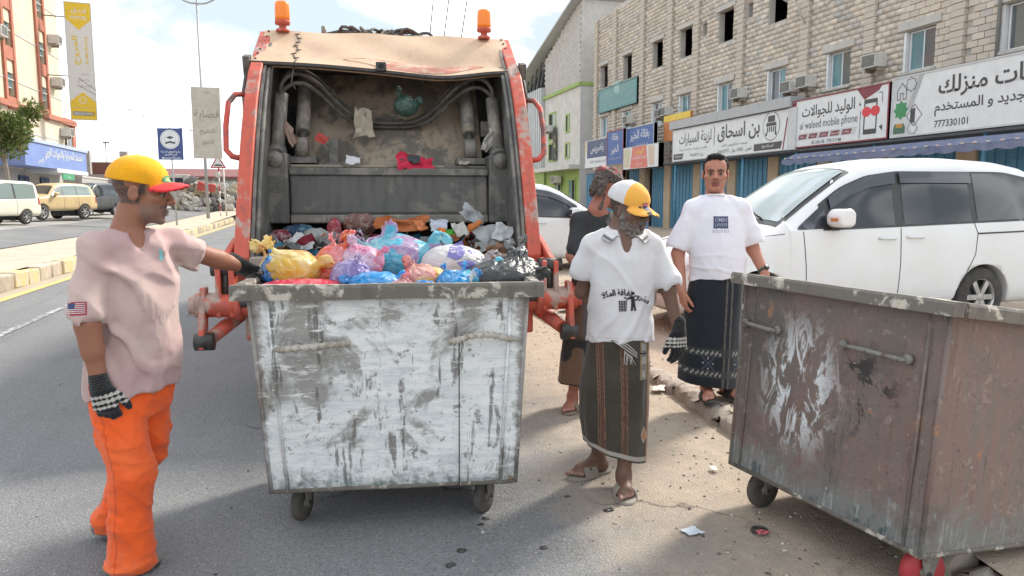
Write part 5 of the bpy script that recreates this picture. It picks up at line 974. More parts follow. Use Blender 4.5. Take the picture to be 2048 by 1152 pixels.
# ================================================================= BINS, BAGS, LITTER
def mat_bin(name, kind):
    m, n, l, b = node_mat(name); q = NB(m); v = q.coords('Object'); vs = q.coords('Object', (5, 5, .55)); sx = q.new('ShaderNodeSeparateXYZ'); l.new(v, sx.inputs[0]); z = sx.outputs[2]
    big = q.noise(v, 2.1, 10, .66, .5); mid = q.noise(v, 6.5, 10, .72, .4); st = q.noise(vs, 3.4, 9, .68, .25); fine = q.noise(v, 46, 7, .75); brush = q.noise(q.coords('Object', (2.2, 2.2, 10), (0, .35, 0)), 3.2, 9, .7, .3); flk = q.noise(v, 17, 9, .75, .3)
    def lay(a, f, lo, hi, c, amt=.9): return q.mix(q.ramp(f, [(lo, 0.0), (hi, amt)]), a, c)
    if kind == 'white':
        a = q.ramp(brush, [(.25, (.42, .46, .50)), (.42, (.60, .625, .63)), (.58, (.75, .755, .74)), (.8, (.60, .61, .585))])
        a = lay(a, big, .512, .575, (.235, .225, .205), .85); a = lay(a, flk, .585, .62, (.20, .19, .175), .85); a = lay(a, st, .565, .61, (.115, .10, .09), .8); a = lay(a, fine, .60, .66, (.13, .12, .11), .8)
        a = q.mix(q.math('MULTIPLY', q.ramp(brush, [(.54, 0.0), (.60, .9)]), q.ramp(mid, [(.42, 0.0), (.52, 1.0)])), a, (.75, .755, .745))
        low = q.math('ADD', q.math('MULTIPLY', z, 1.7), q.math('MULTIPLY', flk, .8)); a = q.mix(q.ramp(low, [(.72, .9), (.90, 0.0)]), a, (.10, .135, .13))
        a = lay(a, q.noise(v, 3.1, 9, .7, .9), .645, .67, (.20, .115, .07), .85); a = lay(a, q.noise(vs, 8, 7, .75), .645, .67, (.10, .06, .045), .8)
        ed = q.math('ABSOLUTE', sx.outputs[0]); a = q.mix(q.ramp(q.math('ADD', ed, q.math('MULTIPLY', flk, .16)), [(.635, 0.0), (.665, .75)]), a, (.16, .13, .11))
    else:
        a = q.ramp(st, [(.28, (.125, .076, .066)), (.42, (.20, .130, .112)), (.55, (.18, .132, .116)), (.72, (.17, .145, .131))])
        a = lay(a, big, .47, .56, (.145, .122, .107), .85); a = lay(a, q.noise(v, 1.6, 8, .7, .6), .52, .60, (.10, .09, .085), .7); a = lay(a, fine, .57, .65, (.075, .06, .055), .75); a = lay(a, flk, .575, .62, (.30, .235, .20), .6); a = lay(a, q.noise(vs, 7, 8, .75, .3), .59, .63, (.085, .07, .062), .8)
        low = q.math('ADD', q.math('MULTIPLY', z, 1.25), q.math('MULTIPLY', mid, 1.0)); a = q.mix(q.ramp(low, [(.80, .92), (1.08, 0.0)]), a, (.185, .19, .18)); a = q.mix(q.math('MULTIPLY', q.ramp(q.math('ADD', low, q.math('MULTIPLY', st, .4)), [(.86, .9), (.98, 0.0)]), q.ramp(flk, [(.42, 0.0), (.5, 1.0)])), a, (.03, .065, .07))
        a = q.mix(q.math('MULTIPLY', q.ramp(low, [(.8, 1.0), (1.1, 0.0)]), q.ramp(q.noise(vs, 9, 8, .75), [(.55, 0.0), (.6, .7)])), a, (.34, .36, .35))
        d1 = q.new('ShaderNodeVectorMath', operation='DISTANCE'); mp = q.coords('Object', (1.0, 0, .78)); l.new(mp, d1.inputs[0]); d1.inputs[1].default_value = (-.15, 0, .70 * .78)
        smear = q.noise(q.coords('Object', (7, 7, 3), (0, -.5, 0)), 1.5, 8, .68, 1.2); sm = q.ramp(q.math('ADD', d1.outputs['Value'], q.math('MULTIPLY', smear, .5)), [(.42, 1.0), (.56, 0.0)]); a = q.mix(q.math('MULTIPLY', sm, q.ramp(smear, [(.50, 0.0), (.56, .9)])), a, (.66, .68, .69))
        d2 = q.new('ShaderNodeVectorMath', operation='DISTANCE'); l.new(v, d2.inputs[0]); d2.inputs[1].default_value = (.20, 0, .76); a = q.mix(q.math('MULTIPLY', q.ramp(d2.outputs['Value'], [(.12, .95), (.24, 0.0)]), q.ramp(mid, [(.52, 0.0), (.56, 1.0)])), a, (.035, .03, .03))
        a = lay(a, q.noise(v, 4.2, 8, .68, .8), .62, .66, (.33, .165, .09), .75); a = lay(a, q.noise(v, 29, 6, .8), .66, .68, (.55, .54, .52), .8)
    l.new(a, b.inputs['Base Color']); l.new(q.math('ADD', q.math('MULTIPLY', flk, .4), .40), b.inputs['Roughness']); b.inputs['Specular IOR Level'].default_value = .4
    q.bump(q.math('ADD', q.math('MULTIPLY', fine, .6), q.math('ADD', flk, mid)), b, .4, .006); MATS[name] = m; return m
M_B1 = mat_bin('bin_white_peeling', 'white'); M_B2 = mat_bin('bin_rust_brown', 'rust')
M_RIM1 = worn('rim_rusty', (.135, .12, .10), (.46, .42, .36), (.075, .06, .05), .545, 9, .7); M_RIM2 = worn('rim_chipped', (.15, .13, .11), (.50, .46, .38), (.09, .08, .07), .56, 9, .7); M_ROPE = worn('rope_cream', (.46, .43, .37), (.34, .31, .26), (.2, .17, .14), .5, 12, .8); M_RUBBER = pm('castor_rubber', (.05, .046, .042), .8, c2=(.11, .095, .08), scale=10, bump=.4); M_FORK = worn('castor_steel', (.20, .19, .17), (.12, .09, .07), (.08, .07, .06), .5, 12, .6)
def castor(root, x, y, r, rz, wm, name='castor', dz=0):
    c = thing_part(name, root, (x, y, dz), rz)
    t = MB().lathe([(r * .45, -.022), (r * .93, -.022), (r, -.012), (r, .012), (r * .93, .022), (r * .45, .022)], (0, 0, 0), 28, 'y').build('wheel', wm, c, 0, 1, (0, 0, r)); MB().lathe([(r * .3, -.03), (r * .3, .03)], (0, 0, 0), 16, 'y').build('hub', M_FORK, t)
    mb = MB()
    for sd in (-1, 1): mb.prism([(-.012, r - .02), (.022, r - .02), (.055, .205), (-.055, .205)], sd * .032, sd * .037, 'y')
    mb.b2(-.06, .06, -.045, .045, .198, .212); mb.build('fork', M_FORK, c, .003, 1); MB().cyl((0, -.045, r), (0, .045, r), .01).build('axle', M_GREASE, c); return c
def thing_part(name, root, loc, rz=0):
    o = bpy.data.objects.new(name, None); COL.objects.link(o); o.parent = root; o.location = loc; o.rotation_euler = (0, 0, R_(rz)); o.empty_display_size = .05; return o
def bin_shell(root, wt, wb, dt, db, z0, z1, mat, seed, y_off):
    """tapered sheet-steel tub with dents, open on top, front face at local y = 0"""
    def corner(t, u, v): w = wb + (wt - wb) * t; d = db + (dt - db) * t; return (u * w / 2, (y_off * (1 - t)) + v * d, z0 + (z1 - z0) * t)
    mb = MB()
    for (a, b_) in (((-1, 0), (1, 0)), ((1, 0), (1, 1)), ((1, 1), (-1, 1)), ((-1, 1), (-1, 0))):
        nx, nz = 34, 26; V = []
        for i in range(nx + 1):
            for j in range(nz + 1):
                s_ = i / nx; t = j / nz; u = a[0] + (b_[0] - a[0]) * s_; v = a[1] + (b_[1] - a[1]) * s_; V.append(corner(t, u, v))
        V = np.array(V); nrm = _n(np.cross([b_[0] - a[0], b_[1] - a[1], 0], [0, 0, 1])); I = np.arange(len(V)); e = np.minimum(1, np.minimum(I // (nz + 1), nx - I // (nz + 1)) / 4) * np.minimum(1, np.minimum(I % (nz + 1), nz - I % (nz + 1)) / 4)
        V = V + nrm * (fbm(V * 3.1 + seed, 3) * .016 * e)[:, None]; F = [(i * (nz + 1) + j, (i + 1) * (nz + 1) + j, (i + 1) * (nz + 1) + j + 1, i * (nz + 1) + j + 1) for i in range(nx) for j in range(nz)]; mb.add(V, F, True)
    mb.add([corner(0, -1, 0), corner(0, 1, 0), corner(0, 1, 1), corner(0, -1, 1)], [(0, 1, 2, 3)]); o = mb.build('tub', mat, root)
    for u in (-1, 1): 
        p0, p1 = np.array(corner(0, u, 0)), np.array(corner(1, u, 0)); s_ = -u * .075
        MB().tube([p0 + (s_, -.004, 0), p1 + (s_, -.004, 0)], .008, 6).build('weld_seam', mat, root); MB().tube([p0 + (0, 0, 0), p1 + (0, 0, 0)], .010, 8).build('corner_edge', mat, root)
    MB().tube([np.array(corner(0, -1, 0)) + (0, 0, .005), np.array(corner(0, 1, 0)) + (0, 0, .005)], .011, 8).build('bottom_edge', M_RIM1, root); MB().tube([np.array(corner(0, 1, 0)) + (0, 0, .005), np.array(corner(0, 1, 1)) + (0, 0, .005)], .011, 8).build('bottom_edge', M_RIM1, root)
    return corner
def rim(root, w, d, z, y0, mat, t=.05, h=.062, seed=0, drop=0):
    for nm, p, q_ in (('rim_front', (-w / 2, y0), (w / 2, y0)), ('rim_side', (w / 2 - t / 2, y0 + t), (w / 2 - t / 2, y0 + d)), ('rim_side', (-w / 2 + t / 2, y0 + t), (-w / 2 + t / 2, y0 + d)), ('rim_back', (-w / 2, y0 + d), (w / 2, y0 + d))):
        a = np.array(p + (z - drop * (p[1] - y0) / d,)); b = np.array(q_ + (z - drop * (q_[1] - y0) / d,)); n = 40; along = _n(b - a); sidev = np.cross(along, [0, 0, 1]); prof = [(-.5, -.5), (-.5, .3), (-.36, .5), (.36, .5), (.5, .3), (.5, -.5)]; V = []
        for i in range(n + 1):
            c = a + (b - a) * i / n; ns = fbm(np.array([c * 6 + seed]), 3)[0] * .006; 
            for (pu, pv) in prof: V.append(c + sidev * (pu * t + ns) + np.array([0, 0, pv * h - h / 2 + ns * .8]))
        k = 6; F = [(i * k + j, (i + 1) * k + j, (i + 1) * k + (j + 1) % k, i * k + (j + 1) % k) for i in range(n) for j in range(k)] + [tuple(range(k)), tuple(n * k + j for j in range(k))]; MB().add(V, F, False).build(nm, mat, root)
# ---- white bin in front of the truck
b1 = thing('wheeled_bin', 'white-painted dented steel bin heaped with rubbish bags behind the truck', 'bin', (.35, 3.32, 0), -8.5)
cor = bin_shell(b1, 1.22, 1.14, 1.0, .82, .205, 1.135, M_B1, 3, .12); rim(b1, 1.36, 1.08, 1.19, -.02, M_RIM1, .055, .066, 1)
for x, y, rz in ((-.46, .29, 72), (.43, .27, 60), (-.46, .82, 40), (.44, .82, 30)): castor(b1, x, y, .088, rz, M_RUBBER)
def twisted(root, P, r, mat, tw=26):
    P = chaikin(P, 2); h = MB().tube(P, r, 10).build('handle', mat, root); mb = MB(); L = len(P); Q = np.array(P)
    for ph in (0, PI):
        S = []
        for k in range(tw * 6):
            t = k / (tw * 6 - 1) * (L - 1) * .72 + (L - 1) * .14; i = min(int(t), L - 2); c = Q[i] + (Q[i + 1] - Q[i]) * (t - i); a = k / 6 * 1.2 + ph; S.append(c + np.array([0, math.cos(a) * r, math.sin(a) * r]))
        mb.tube(S, r * .38, 5)
    mb.build('rope_twist', M_ROPE, h)
def fy(z): return .12 * (1 - (z - .205) / .93) - .012
twisted(b1, [(-.50, fy(.93), .90), (-.48, fy(.93) - .03, .905), (-.40, fy(.93) - .045, .915), (-.30, fy(.93) - .045, .92), (-.22, fy(.93) - .04, .925), (-.19, fy(.93), .925)], .0125, M_ROPE); twisted(b1, [(.26, fy(.93), .92), (.29, fy(.93) - .03, .93), (.37, fy(.93) - .045, .955), (.45, fy(.93) - .045, .955), (.52, fy(.93) - .03, .93), (.56, fy(.93), .925)], .0125, M_ROPE)
mb = MB(); mb.tube([(.30, fy(z) - .004 - .008 * 0, z) for z in np.linspace(.92, .2, 20)], .0028, 5); mb.build('crack', M_GREASE, b1)
MB().tube([(.17, .4, .16), (.30, .34, .17), (.38, .30, .185)], .012, 8).build('underside_bar', M_ROPE, b1)
# ---- rust-brown bin on the right
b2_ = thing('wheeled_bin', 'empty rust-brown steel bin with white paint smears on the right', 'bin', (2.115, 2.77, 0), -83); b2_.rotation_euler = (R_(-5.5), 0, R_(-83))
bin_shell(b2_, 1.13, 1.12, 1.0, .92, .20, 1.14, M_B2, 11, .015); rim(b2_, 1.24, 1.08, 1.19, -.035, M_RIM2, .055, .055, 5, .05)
for x, y, rz, wm in ((-.43, .13, 95, M_RUBBER), (.49, .13, 80, pm('castor_red', (.42, .035, .045), .55, c2=(.28, .03, .035), scale=9, bump=.2)), (-.43, .8, 60, M_RUBBER), (.49, .82, 60, M_RUBBER)): castor(b2_, x, y, .095, rz, wm, 'castor', y * .095)
for x0, x1, z in ((-.53, -.30, .945), (.10, .42, .945)):
    P = [(x0, -.012, z), (x0 + .01, -.04, z), (x1 - .01, -.04, z - .008), (x1, -.012, z - .008)]; h = MB().tube(P, .0105, 10).build('handle', M_FORK, b2_)
    for x in (x0, x1): MB().lathe([(.022, 0), (.02, -.014), (.012, -.018)], (x, -.006, z - .004), 14, 'y').build('handle_boss', M_FORK, h)
# ---------------------------------------------------------------- rubbish bags
def film(name, rough, trans):
    """thin plastic film: translucent, sharp little creases"""
    if name in MATS: return MATS[name]
    m, n, l, b = node_mat(name); q = NB(m); a = q.new('ShaderNodeVertexColor', layer_name='Col'); v = q.coords('Object'); nz = q.noise(v, 9, 4, .6, 1.6); w1 = q.math('ABSOLUTE', q.math('SUBTRACT', nz, .5)); nz2 = q.noise(v, 26, 3, .6, 1.2); w2 = q.math('ABSOLUTE', q.math('SUBTRACT', nz2, .5))
    col = q.mix(q.ramp(w1, [(.0, .5), (.06, 0.0)]), a.outputs[0], (.45, .45, .45), 'SCREEN') if trans > .1 else a.outputs[0]; l.new(col, b.inputs['Base Color']); b.inputs['Roughness'].default_value = rough; b.inputs['Specular IOR Level'].default_value = .5; q.bump(q.math('ADD', q.math('MULTIPLY', w1, 1.0), q.math('MULTIPLY', w2, .4)), b, .55, .03)
    t = q.new('ShaderNodeBsdfTranslucent'); l.new(col, t.inputs[0]); mx = q.new('ShaderNodeMixShader'); mx.inputs[0].default_value = trans; l.new(b.outputs[0], mx.inputs[1]); l.new(t.outputs[0], mx.inputs[2]); l.new(mx.outputs[0], n['Material Output'].inputs[0]); MATS[name] = m; return m
def bag(name, label, cat, root_fr, ce, r, cols, seed, ears=(), amp=.014, k=.04, extra=(), rough=.3, trans=.38, group=None, h=.006, tilt=0):
    """crumpled plastic bag: blob with knot ears, ridged folds gathering to the knot"""
    ce = np.array(ce, float) - ((0, 0, .022) if root_fr[1] < 4 else (0, 0, 0)); r = (r[0], r[1], r[2] * .92); ears = [(e[0], e[1], e[2], e[3] * .75, e[4]) for e in ears]; s = Sdf(); Q = np.array(Matrix.Rotation(tilt, 3, 'Y')); s.ell(ce, r, k, Q=Q)
    for e in extra: s.ell(ce + np.array(e[:3]), e[3:6], k)
    tops = []
    for (dx, dy, dz, ln, wd) in ears:
        a = ce + np.array([dx * r[0], dy * r[1], dz * r[2]]); dr = _n([dx, dy * .6, max(.3, dz)]); s.chain([a - dr * .03, a + dr * ln * .35], [.026, .010], .02); tops.append(a); e_ = a + dr * (ln * .35 + wd * .75); fx = _n(np.cross(dr, [.3 * math.sin(seed), 1, .2])); Qe = np.stack([fx, np.cross(dr, fx), dr], 1); s.ell(e_, (wd * .95, .0075, wd * 1.05), .012, Q=Qe); s.ell(e_ + fx * wd * .5 - dr * wd * .2, (wd * .6, .008, wd * .7), .012, Q=Qe @ np.array(Matrix.Rotation(.7, 3, 'Z')))
    P0 = tops[0] if tops else ce + np.array([0, 0, r[2]])
    def disp(p):
        d = p - P0; dist = np.linalg.norm(d, axis=1); u = d / (dist[:, None] + 1e-6); w_ = p + .03 * np.stack([vnoise(p * 9 + seed), vnoise(p * 9 + seed + 5), vnoise(p * 9 + seed + 9)], 1)
        pleat = (1 - np.abs(vnoise(u * 5.5 + seed))) ** 3 * np.clip(.014 - dist * .05, .0015, .014); val = (1 - np.abs(vnoise(w_ * 8 + seed * 3.1))) ** 9; rdg = (1 - np.abs(vnoise(w_ * np.array((13, 13, 9)) + seed * 1.7 + 40))) ** 6
        return pleat + amp * .55 * val - amp * .42 * rdg
    c0 = np.array(cols[0]); c1 = np.array(cols[1] if len(cols) > 1 else c0 * .8)
    def colf(V, C):
        w = np.clip(fbm(V * 8 + seed * 7, 3) * 3 + .35, 0, 1)[:, None]; C = c0 * (1 - w) + c1 * w
        if len(cols) > 2: w2 = np.clip((fbm(V * 13 + seed * 13, 2) - .18) * 9, 0, 1)[:, None]; C = C * (1 - w2) + np.array(cols[2]) * w2
        return C
    me = s.mesh(name, h, disp, colf, base=c0); lo = np.array([v.co for v in me.vertices]).min(0)
    o = link(name, me, None, film('film_%g_%g' % (rough, trans), rough, trans)); a = R_(root_fr[3]); o.location = root_fr[:3]; o.rotation_euler = (0, 0, a); return tag(o, label, cat, group)
B1F = (.35, 3.32, 0, -8.5); GB = 'bags heaped in the white bin'
YL = (.78, .52, .09); 
bag('rubbish_bag', 'yellow knotted bag beside the gloved hand', 'bag', B1F, (-.50, .40, 1.245), (.15, .13, .105), [YL, (.80, .66, .30), (.72, .38, .10)], 1, [(-.75, -.2, .8, .07, .045), (-.5, 0, .95, .06, .04), (.95, -.3, .2, .06, .04)], group=GB)
bag('rubbish_bag', 'small blue bag poking out left of the yellow bag', 'bag', B1F, (-.575, .34, 1.235), (.055, .05, .085), [(.02, .20, .55), (.03, .27, .62)], 2, [(-.1, 0, .9, .05, .02)], group=GB)
bag('rubbish_bag', 'flat red bag lying along the front rim', 'bag', B1F, (-.40, .20, 1.165), (.22, .11, .055), [(.70, .02, .06), (.60, .015, .06)], 3, [(.9, 0, .3, .07, .03)], group=GB)
bag('rubbish_bag', 'orange and pink bag behind the purple one', 'bag', B1F, (-.30, .48, 1.24), (.105, .11, .13), [(.78, .16, .10), (.78, .30, .32), (.75, .22, .06)], 4, [(.0, 0, .95, .09, .03), (.45, 0, .85, .07, .05)], group=GB)
bag('rubbish_bag', 'pink looped bag with pale creases between orange and teal bags', 'bag', B1F, (-.16, .46, 1.265), (.115, .10, .10), [(.72, .30, .46), (.66, .52, .66), (.75, .20, .22)], 5, [(-.3, 0, .95, .05, .03), (.75, -.2, .5, .08, .025)], group=GB)
bag('rubbish_bag', 'lavender purple bag in front of the pink bag', 'bag', B1F, (-.20, .30, 1.20), (.105, .085, .105), [(.30, .24, .50), (.42, .34, .58)], 6, [(.3, -.3, .9, .04, .02)], group=GB)
bag('rubbish_bag', 'big translucent turquoise bag at the back of the heap', 'bag', B1F, (.02, .66, 1.27), (.20, .16, .125), [(.10, .48, .62), (.30, .62, .68), (.42, .26, .44)], 7, [(-.85, 0, .65, .08, .05), (.8, -.3, .5, .08, .06), (-.2, 0, 1, .03, .05)], extra=[(-.06, .06, .06, .14, .1, .07)], group=GB)
bag('rubbish_bag', 'bright blue bag in the middle of the front rim', 'bag', B1F, (-.08, .20, 1.18), (.13, .10, .075), [(.005, .26, .66), (.01, .34, .75)], 8, [(-.8, -.2, .35, .06, .03), (.8, 0, .4, .06, .03)], group=GB)
bag('rubbish_bag', 'small pink bag at the middle of the rim', 'bag', B1F, (.045, .13, 1.17), (.072, .06, .048), [(.74, .20, .26), (.74, .36, .36)], 9, [(.2, 0, .9, .03, .02)], group=GB)
bag('rubbish_bag', 'salmon bag with yellow band right of the bright blue bag', 'bag', B1F, (.145, .30, 1.205), (.115, .09, .07), [(.74, .18, .16), (.76, .40, .34), (.75, .50, .12)], 10, [(-.5, 0, .9, .04, .03)], group=GB)
bag('rubbish_bag', 'small blue bag under the salmon bag', 'bag', B1F, (.145, .13, 1.168), (.062, .055, .05), [(.01, .25, .62), (.01, .33, .66)], 11, group=GB)
bag('rubbish_bag', 'blue knotted bag with a white cap below the white bag', 'bag', B1F, (.285, .21, 1.185), (.085, .08, .07), [(.01, .22, .62), (.02, .34, .72), (.70, .72, .74)], 12, [(-.4, 0, .9, .05, .018), (.5, 0, .9, .08, .02), (.8, 0, .4, .1, .03)], group=GB)
bag('rubbish_bag', 'cyan bag between the white bag and the black bag', 'bag', B1F, (.40, .33, 1.19), (.11, .09, .06), [(.03, .45, .66), (.10, .55, .70)], 13, [(.7, 0, .6, .08, .04)], group=GB)
wb = bag('rubbish_bag', 'large white carrier bag with purple print in the heap', 'bag', B1F, (.30, .53, 1.245), (.175, .14, .115), [(.66, .62, .64), (.74, .70, .70), (.66, .54, .50)], 14, [(.85, -.3, .2, .08, .05)], amp=.010, group=GB)
bag('rubbish_bag', 'big black bag at the right end of the bin', 'bag', B1F, (.54, .36, 1.195), (.19, .16, .10), [(.032, .033, .034), (.045, .046, .046)], 15, [(.42, 0, .92, .07, .03), (.2, .3, .9, .05, .025), (.8, -.3, .1, .05, .04)], extra=[(.08, .04, .05, .1, .09, .06)], rough=.28, trans=.04, group=GB)
bag('rubbish_bag', 'translucent grey-black bag knot standing above the black bag', 'bag', B1F, (.63, .44, 1.30), (.05, .045, .05), [(.06, .06, .06), (.25, .25, .25)], 16, [(.2, 0, .9, .05, .03), (-.6, 0, .6, .05, .03)], rough=.25, trans=.2, group=GB)
bag('rubbish_bag', 'tiny cyan bag hanging over the right rim', 'bag', B1F, (.69, .55, 1.215), (.04, .035, .04), [(.05, .50, .68)], 17, group=GB)
# print on the white carrier bag, wrapped on its surface
BVC = {}
def wrap(name, me2, target, T, parent=None, mat=None, off=.003, dirv=(0, 1, 0), M=None):
    """lay a flat print (mesh) on a surface: each vertex shot along dirv until it meets the target mesh; object space of the target"""
    tm = target.data; bv = BVC.get(tm.name) or BVC.setdefault(tm.name, BVHTree.FromPolygons([v.co for v in tm.vertices], [p.vertices for p in tm.polygons])); d = Vector(dirv).normalized(); 
    for v in me2.vertices:
        p = Vector(T(v.co)); h = bv.ray_cast(p - d * .5, d, 2.0)
        v.co = (h[0] - d * off) if h[0] is not None else p
    return link(name, me2, parent or target, mat)
def subdiv(me2, n=2):
    bm = bmesh.new(); bm.from_mesh(me2); bmesh.ops.triangulate(bm, faces=bm.faces)
    for _ in range(n): bmesh.ops.subdivide_edges(bm, edges=[e for e in bm.edges if e.calc_length() > .012], cuts=1, use_grid_fill=False); bmesh.ops.triangulate(bm, faces=bm.faces)
    bm.to_mesh(me2); bm.free(); return me2
M_PUR = pm('print_purple', (.16, .14, .36), .4, bump=0)
for pts in ([(.0, .05), (.07, .08), (.09, .03), (.06, -.01), (.03, -.02), (-.02, .0)], [(.03, -.03), (.10, -.02), (.17, -.05), (.14, -.075), (.07, -.07)], [(.10, .03), (.135, .035), (.14, .005), (.11, .0)]):
    mb = MB(); mb.add([(p[0], p[1], 0) for p in pts], [tuple(range(len(pts)))]); me2 = subdiv(mb.mesh('print'), 2); wrap('print', me2, wb, lambda c: (.28 + c[0] * .9, .53, 1.275 + c[1] * .9), None, M_PUR)
# refuse filling the rest of the bin and the hopper
def crumpled(w, h, seed, amp=.25, n=7, bend=.5):
    g = np.array([(i / n - .5, j / n - .5, 0) for i in range(n + 1) for j in range(n + 1)]); V = g * (w, h, 1); s_ = max(w, h)
    V[:, 2] += amp * s_ * (fbm(g * 3.2 + seed, 2) + .5 * ridged(g * 6 + seed, 1)); V[:, :2] += s_ * .10 * np.stack([fbm(g * 4 + seed + 9, 2), fbm(g * 4 + seed + 19, 2)], 1)
    F = [(i * (n + 1) + j, (i + 1) * (n + 1) + j, (i + 1) * (n + 1) + j + 1, i * (n + 1) + j + 1) for i in range(n) for j in range(n)]; return V, F
def refuse(name, label, n, boxf, size, cols, seed, loc, rz):
    r = np.random.default_rng(seed); V = []; F = []; C = []; o_ = 0
    for i in range(n):
        a, f = crumpled(r.uniform(*size), r.uniform(*size) * .8, r.random() * 90, .22, 5); R = np.array(Matrix.Rotation(r.uniform(0, 6.3), 3, 'Z') @ Matrix.Rotation(r.uniform(-1.1, 1.1), 3, 'X') @ Matrix.Rotation(r.uniform(-.8, .8), 3, 'Y')); V.append(a @ R.T + boxf(r)); F += [tuple(k + o_ for k in q) for q in f]; o_ += len(a); C.append(np.tile(np.array(cols[r.integers(len(cols))]) * r.uniform(.7, 1.2), (len(a), 1)))
    me = mesh_np(name, np.concatenate(V), F, True, np.concatenate(C)); o = link(name, me, None, vcm('refuse', .6, .3, 60, var=.2), loc, (0, 0, R_(rz))); return tag(o, label, 'refuse', kind='stuff')
RC = [(.5, .5, .5), (.6, .6, .58), (.35, .2, .12), (.12, .12, .12), (.5, .16, .05), (.45, .42, .36), (.05, .2, .3), (.3, .03, .05), (.08, .25, .08)]
refuse('loose_refuse', 'mixed loose refuse filling the white bin under the bags', 170, lambda r: (r.uniform(-.55, .55), r.uniform(.08, .92), r.uniform(.98, 1.13)), (.06, .16), RC, 31, (.35, 3.32, 0), -8.5)
refuse('loose_refuse', 'mixed paper and plastic refuse in the truck hopper', 420, lambda r: (r.uniform(-.92, .92), r.uniform(.2, 1.0), r.uniform(.98, 1.24) + .06 * r.random()), (.06, .17), RC, 32, (.58, 5.35, 0), -6)
TF = (.58, 5.35, 0, -6); GH = 'refuse lying in the truck hopper'
bag('rubbish_bag', 'dark red bag at the left end of the hopper', 'bag', TF, (-.84, .52, 1.27), (.10, .10, .075), [(.28, .015, .035), (.2, .02, .04)], 41, h=.008, group=GH); bag('rubbish_bag', 'pale grey bag in the hopper beside the crimson rag', 'bag', TF, (-.57, .52, 1.27), (.11, .1, .085), [(.30, .30, .28), (.42, .42, .40)], 42, h=.008, group=GH); bag('rubbish_bag', 'upright crimson bag below the packer blade', 'bag', TF, (-.44, .60, 1.32), (.06, .07, .12), [(.33, .02, .03), (.40, .03, .05)], 43, h=.008, group=GH); bag('rubbish_bag', 'brownish red translucent bag pressed under the packer blade', 'bag', TF, (-.24, .66, 1.37), (.14, .1, .10), [(.22, .11, .09), (.30, .14, .11)], 44, h=.008, group=GH); bag('rubbish_bag', 'navy bag at the back left of the hopper', 'bag', TF, (-.7, .62, 1.31), (.14, .1, .07), [(.03, .05, .12), (.02, .12, .2)], 45, h=.008, group=GH)
def sheet_thing(name, label, cat, fr, ce, w, h, c, seed, rot, amp=.2, n=9, rough=.7, group=None):
    V, F = crumpled(w, h, seed, amp, n); me = mesh_np(name, V, F, True, np.tile(c, (len(V), 1))); a = R_(fr[3]); p = Matrix.Rotation(a, 3, 'Z') @ Vector(ce) + Vector(fr[:3]); o = link(name, me, None, vcm('sheet_%g' % rough, rough, .25, 50, var=.08)); o.location = p; o.rotation_euler = (rot[0], rot[1], rot[2] + a); return tag(o, label, cat, group)
for (lb, ce, w, h, c, sd, rt) in [('orange cardboard sheet in the hopper', (.08, .55, 1.37), .40, .10, (.42, .13, .04), 3, (1.0, 0, .05)), ('white paper sheet upright in the hopper', (.36, .45, 1.36), .13, .10, (.46, .48, .56), 4, (1.1, .1, 0)), ('green packet in the hopper', (.44, .42, 1.31), .12, .06, (.08, .34, .04), 5, (.6, 0, .1)), ('orange packet next to the green packet', (.38, .40, 1.31), .06, .07, (.62, .17, .02), 6, (1.0, .2, .2)), ('curved orange strip among the papers', (.62, .42, 1.34), .16, .06, (.50, .15, .03), 7, (.9, -.7, 0)), ('large grey crumpled paper at the right of the hopper', (.72, .42, 1.26), .20, .2, (.40, .41, .41), 8, (1.2, 0, .2)), ('white crushed carton at the right end of the hopper', (.85, .42, 1.30), .14, .15, (.55, .56, .57), 9, (1.2, .3, -.3)), ('torn grey packaging sticking up in the hopper', (.62, .5, 1.43), .20, .12, (.33, .34, .36), 10, (1.0, .6, .1)), ('pale crumpled wrapper in the hopper', (.52, .4, 1.33), .13, .12, (.45, .43, .40), 11, (.9, 0, .5)), ('orange and white wrapper in the hopper', (.22, .5, 1.36), .10, .10, (.60, .20, .08), 12, (.9, 0, .9)), ('black film on the heap of the hopper', (-.3, .35, 1.18), .34, .2, (.03, .035, .04), 13, (.5, 0, .1))]:
    sheet_thing('refuse_sheet', lb, 'refuse', TF, ce, w, h, c, sd, rt, group=GH)
sheet_thing('cloth_rag', 'crimson cloth hanging over the packer blade', 'cloth', TF, (.20, .93, 1.845), .30, .17, (.50, .02, .055), 14, (.75, .1, .15), .22, 14, .85); sheet_thing('cloth_rag', 'dark grey cloth lying on the crimson cloth', 'cloth', TF, (.16, .93, 1.885), .17, .10, (.05, .055, .06), 15, (.6, 0, 0), .2, 9, .9)
sheet_thing('paper_scrap', 'crumpled white paper on the packer blade', 'paper', TF, (-.30, .96, 1.88), .11, .08, (.55, .55, .56), 16, (.9, .1, 0), .15); sheet_thing('cloth_rag', 'beige rag tied round the hoses', 'cloth', TF, (-.22, 1.2, 2.2), .16, .26, (.40, .35, .28), 17, (1.3, 0, .1), .25, 9, .9); sheet_thing('plastic_bag', 'torn red triangular scrap hanging from the left rod', 'plastic', TF, (-.56, 1.1, 2.06), .10, .08, (.42, .06, .05), 18, (1.3, .4, 0)); sheet_thing('plastic_bag', 'pale strip of plastic caught on the right rod', 'plastic', TF, (.82, 1.0, 2.05), .07, .20, (.42, .40, .36), 19, (1.3, .5, 0)); sheet_thing('plastic_bag', 'brownish strip of plastic caught on the left rod', 'plastic', TF, (-.80, 1.02, 2.08), .08, .22, (.30, .20, .16), 20, (1.3, -.5, 0)); sheet_thing('paper_scrap', 'small pale scrap at the right of the packer blade', 'paper', TF, (.62, .95, 1.86), .10, .05, (.36, .33, .28), 21, (.5, 0, 0))
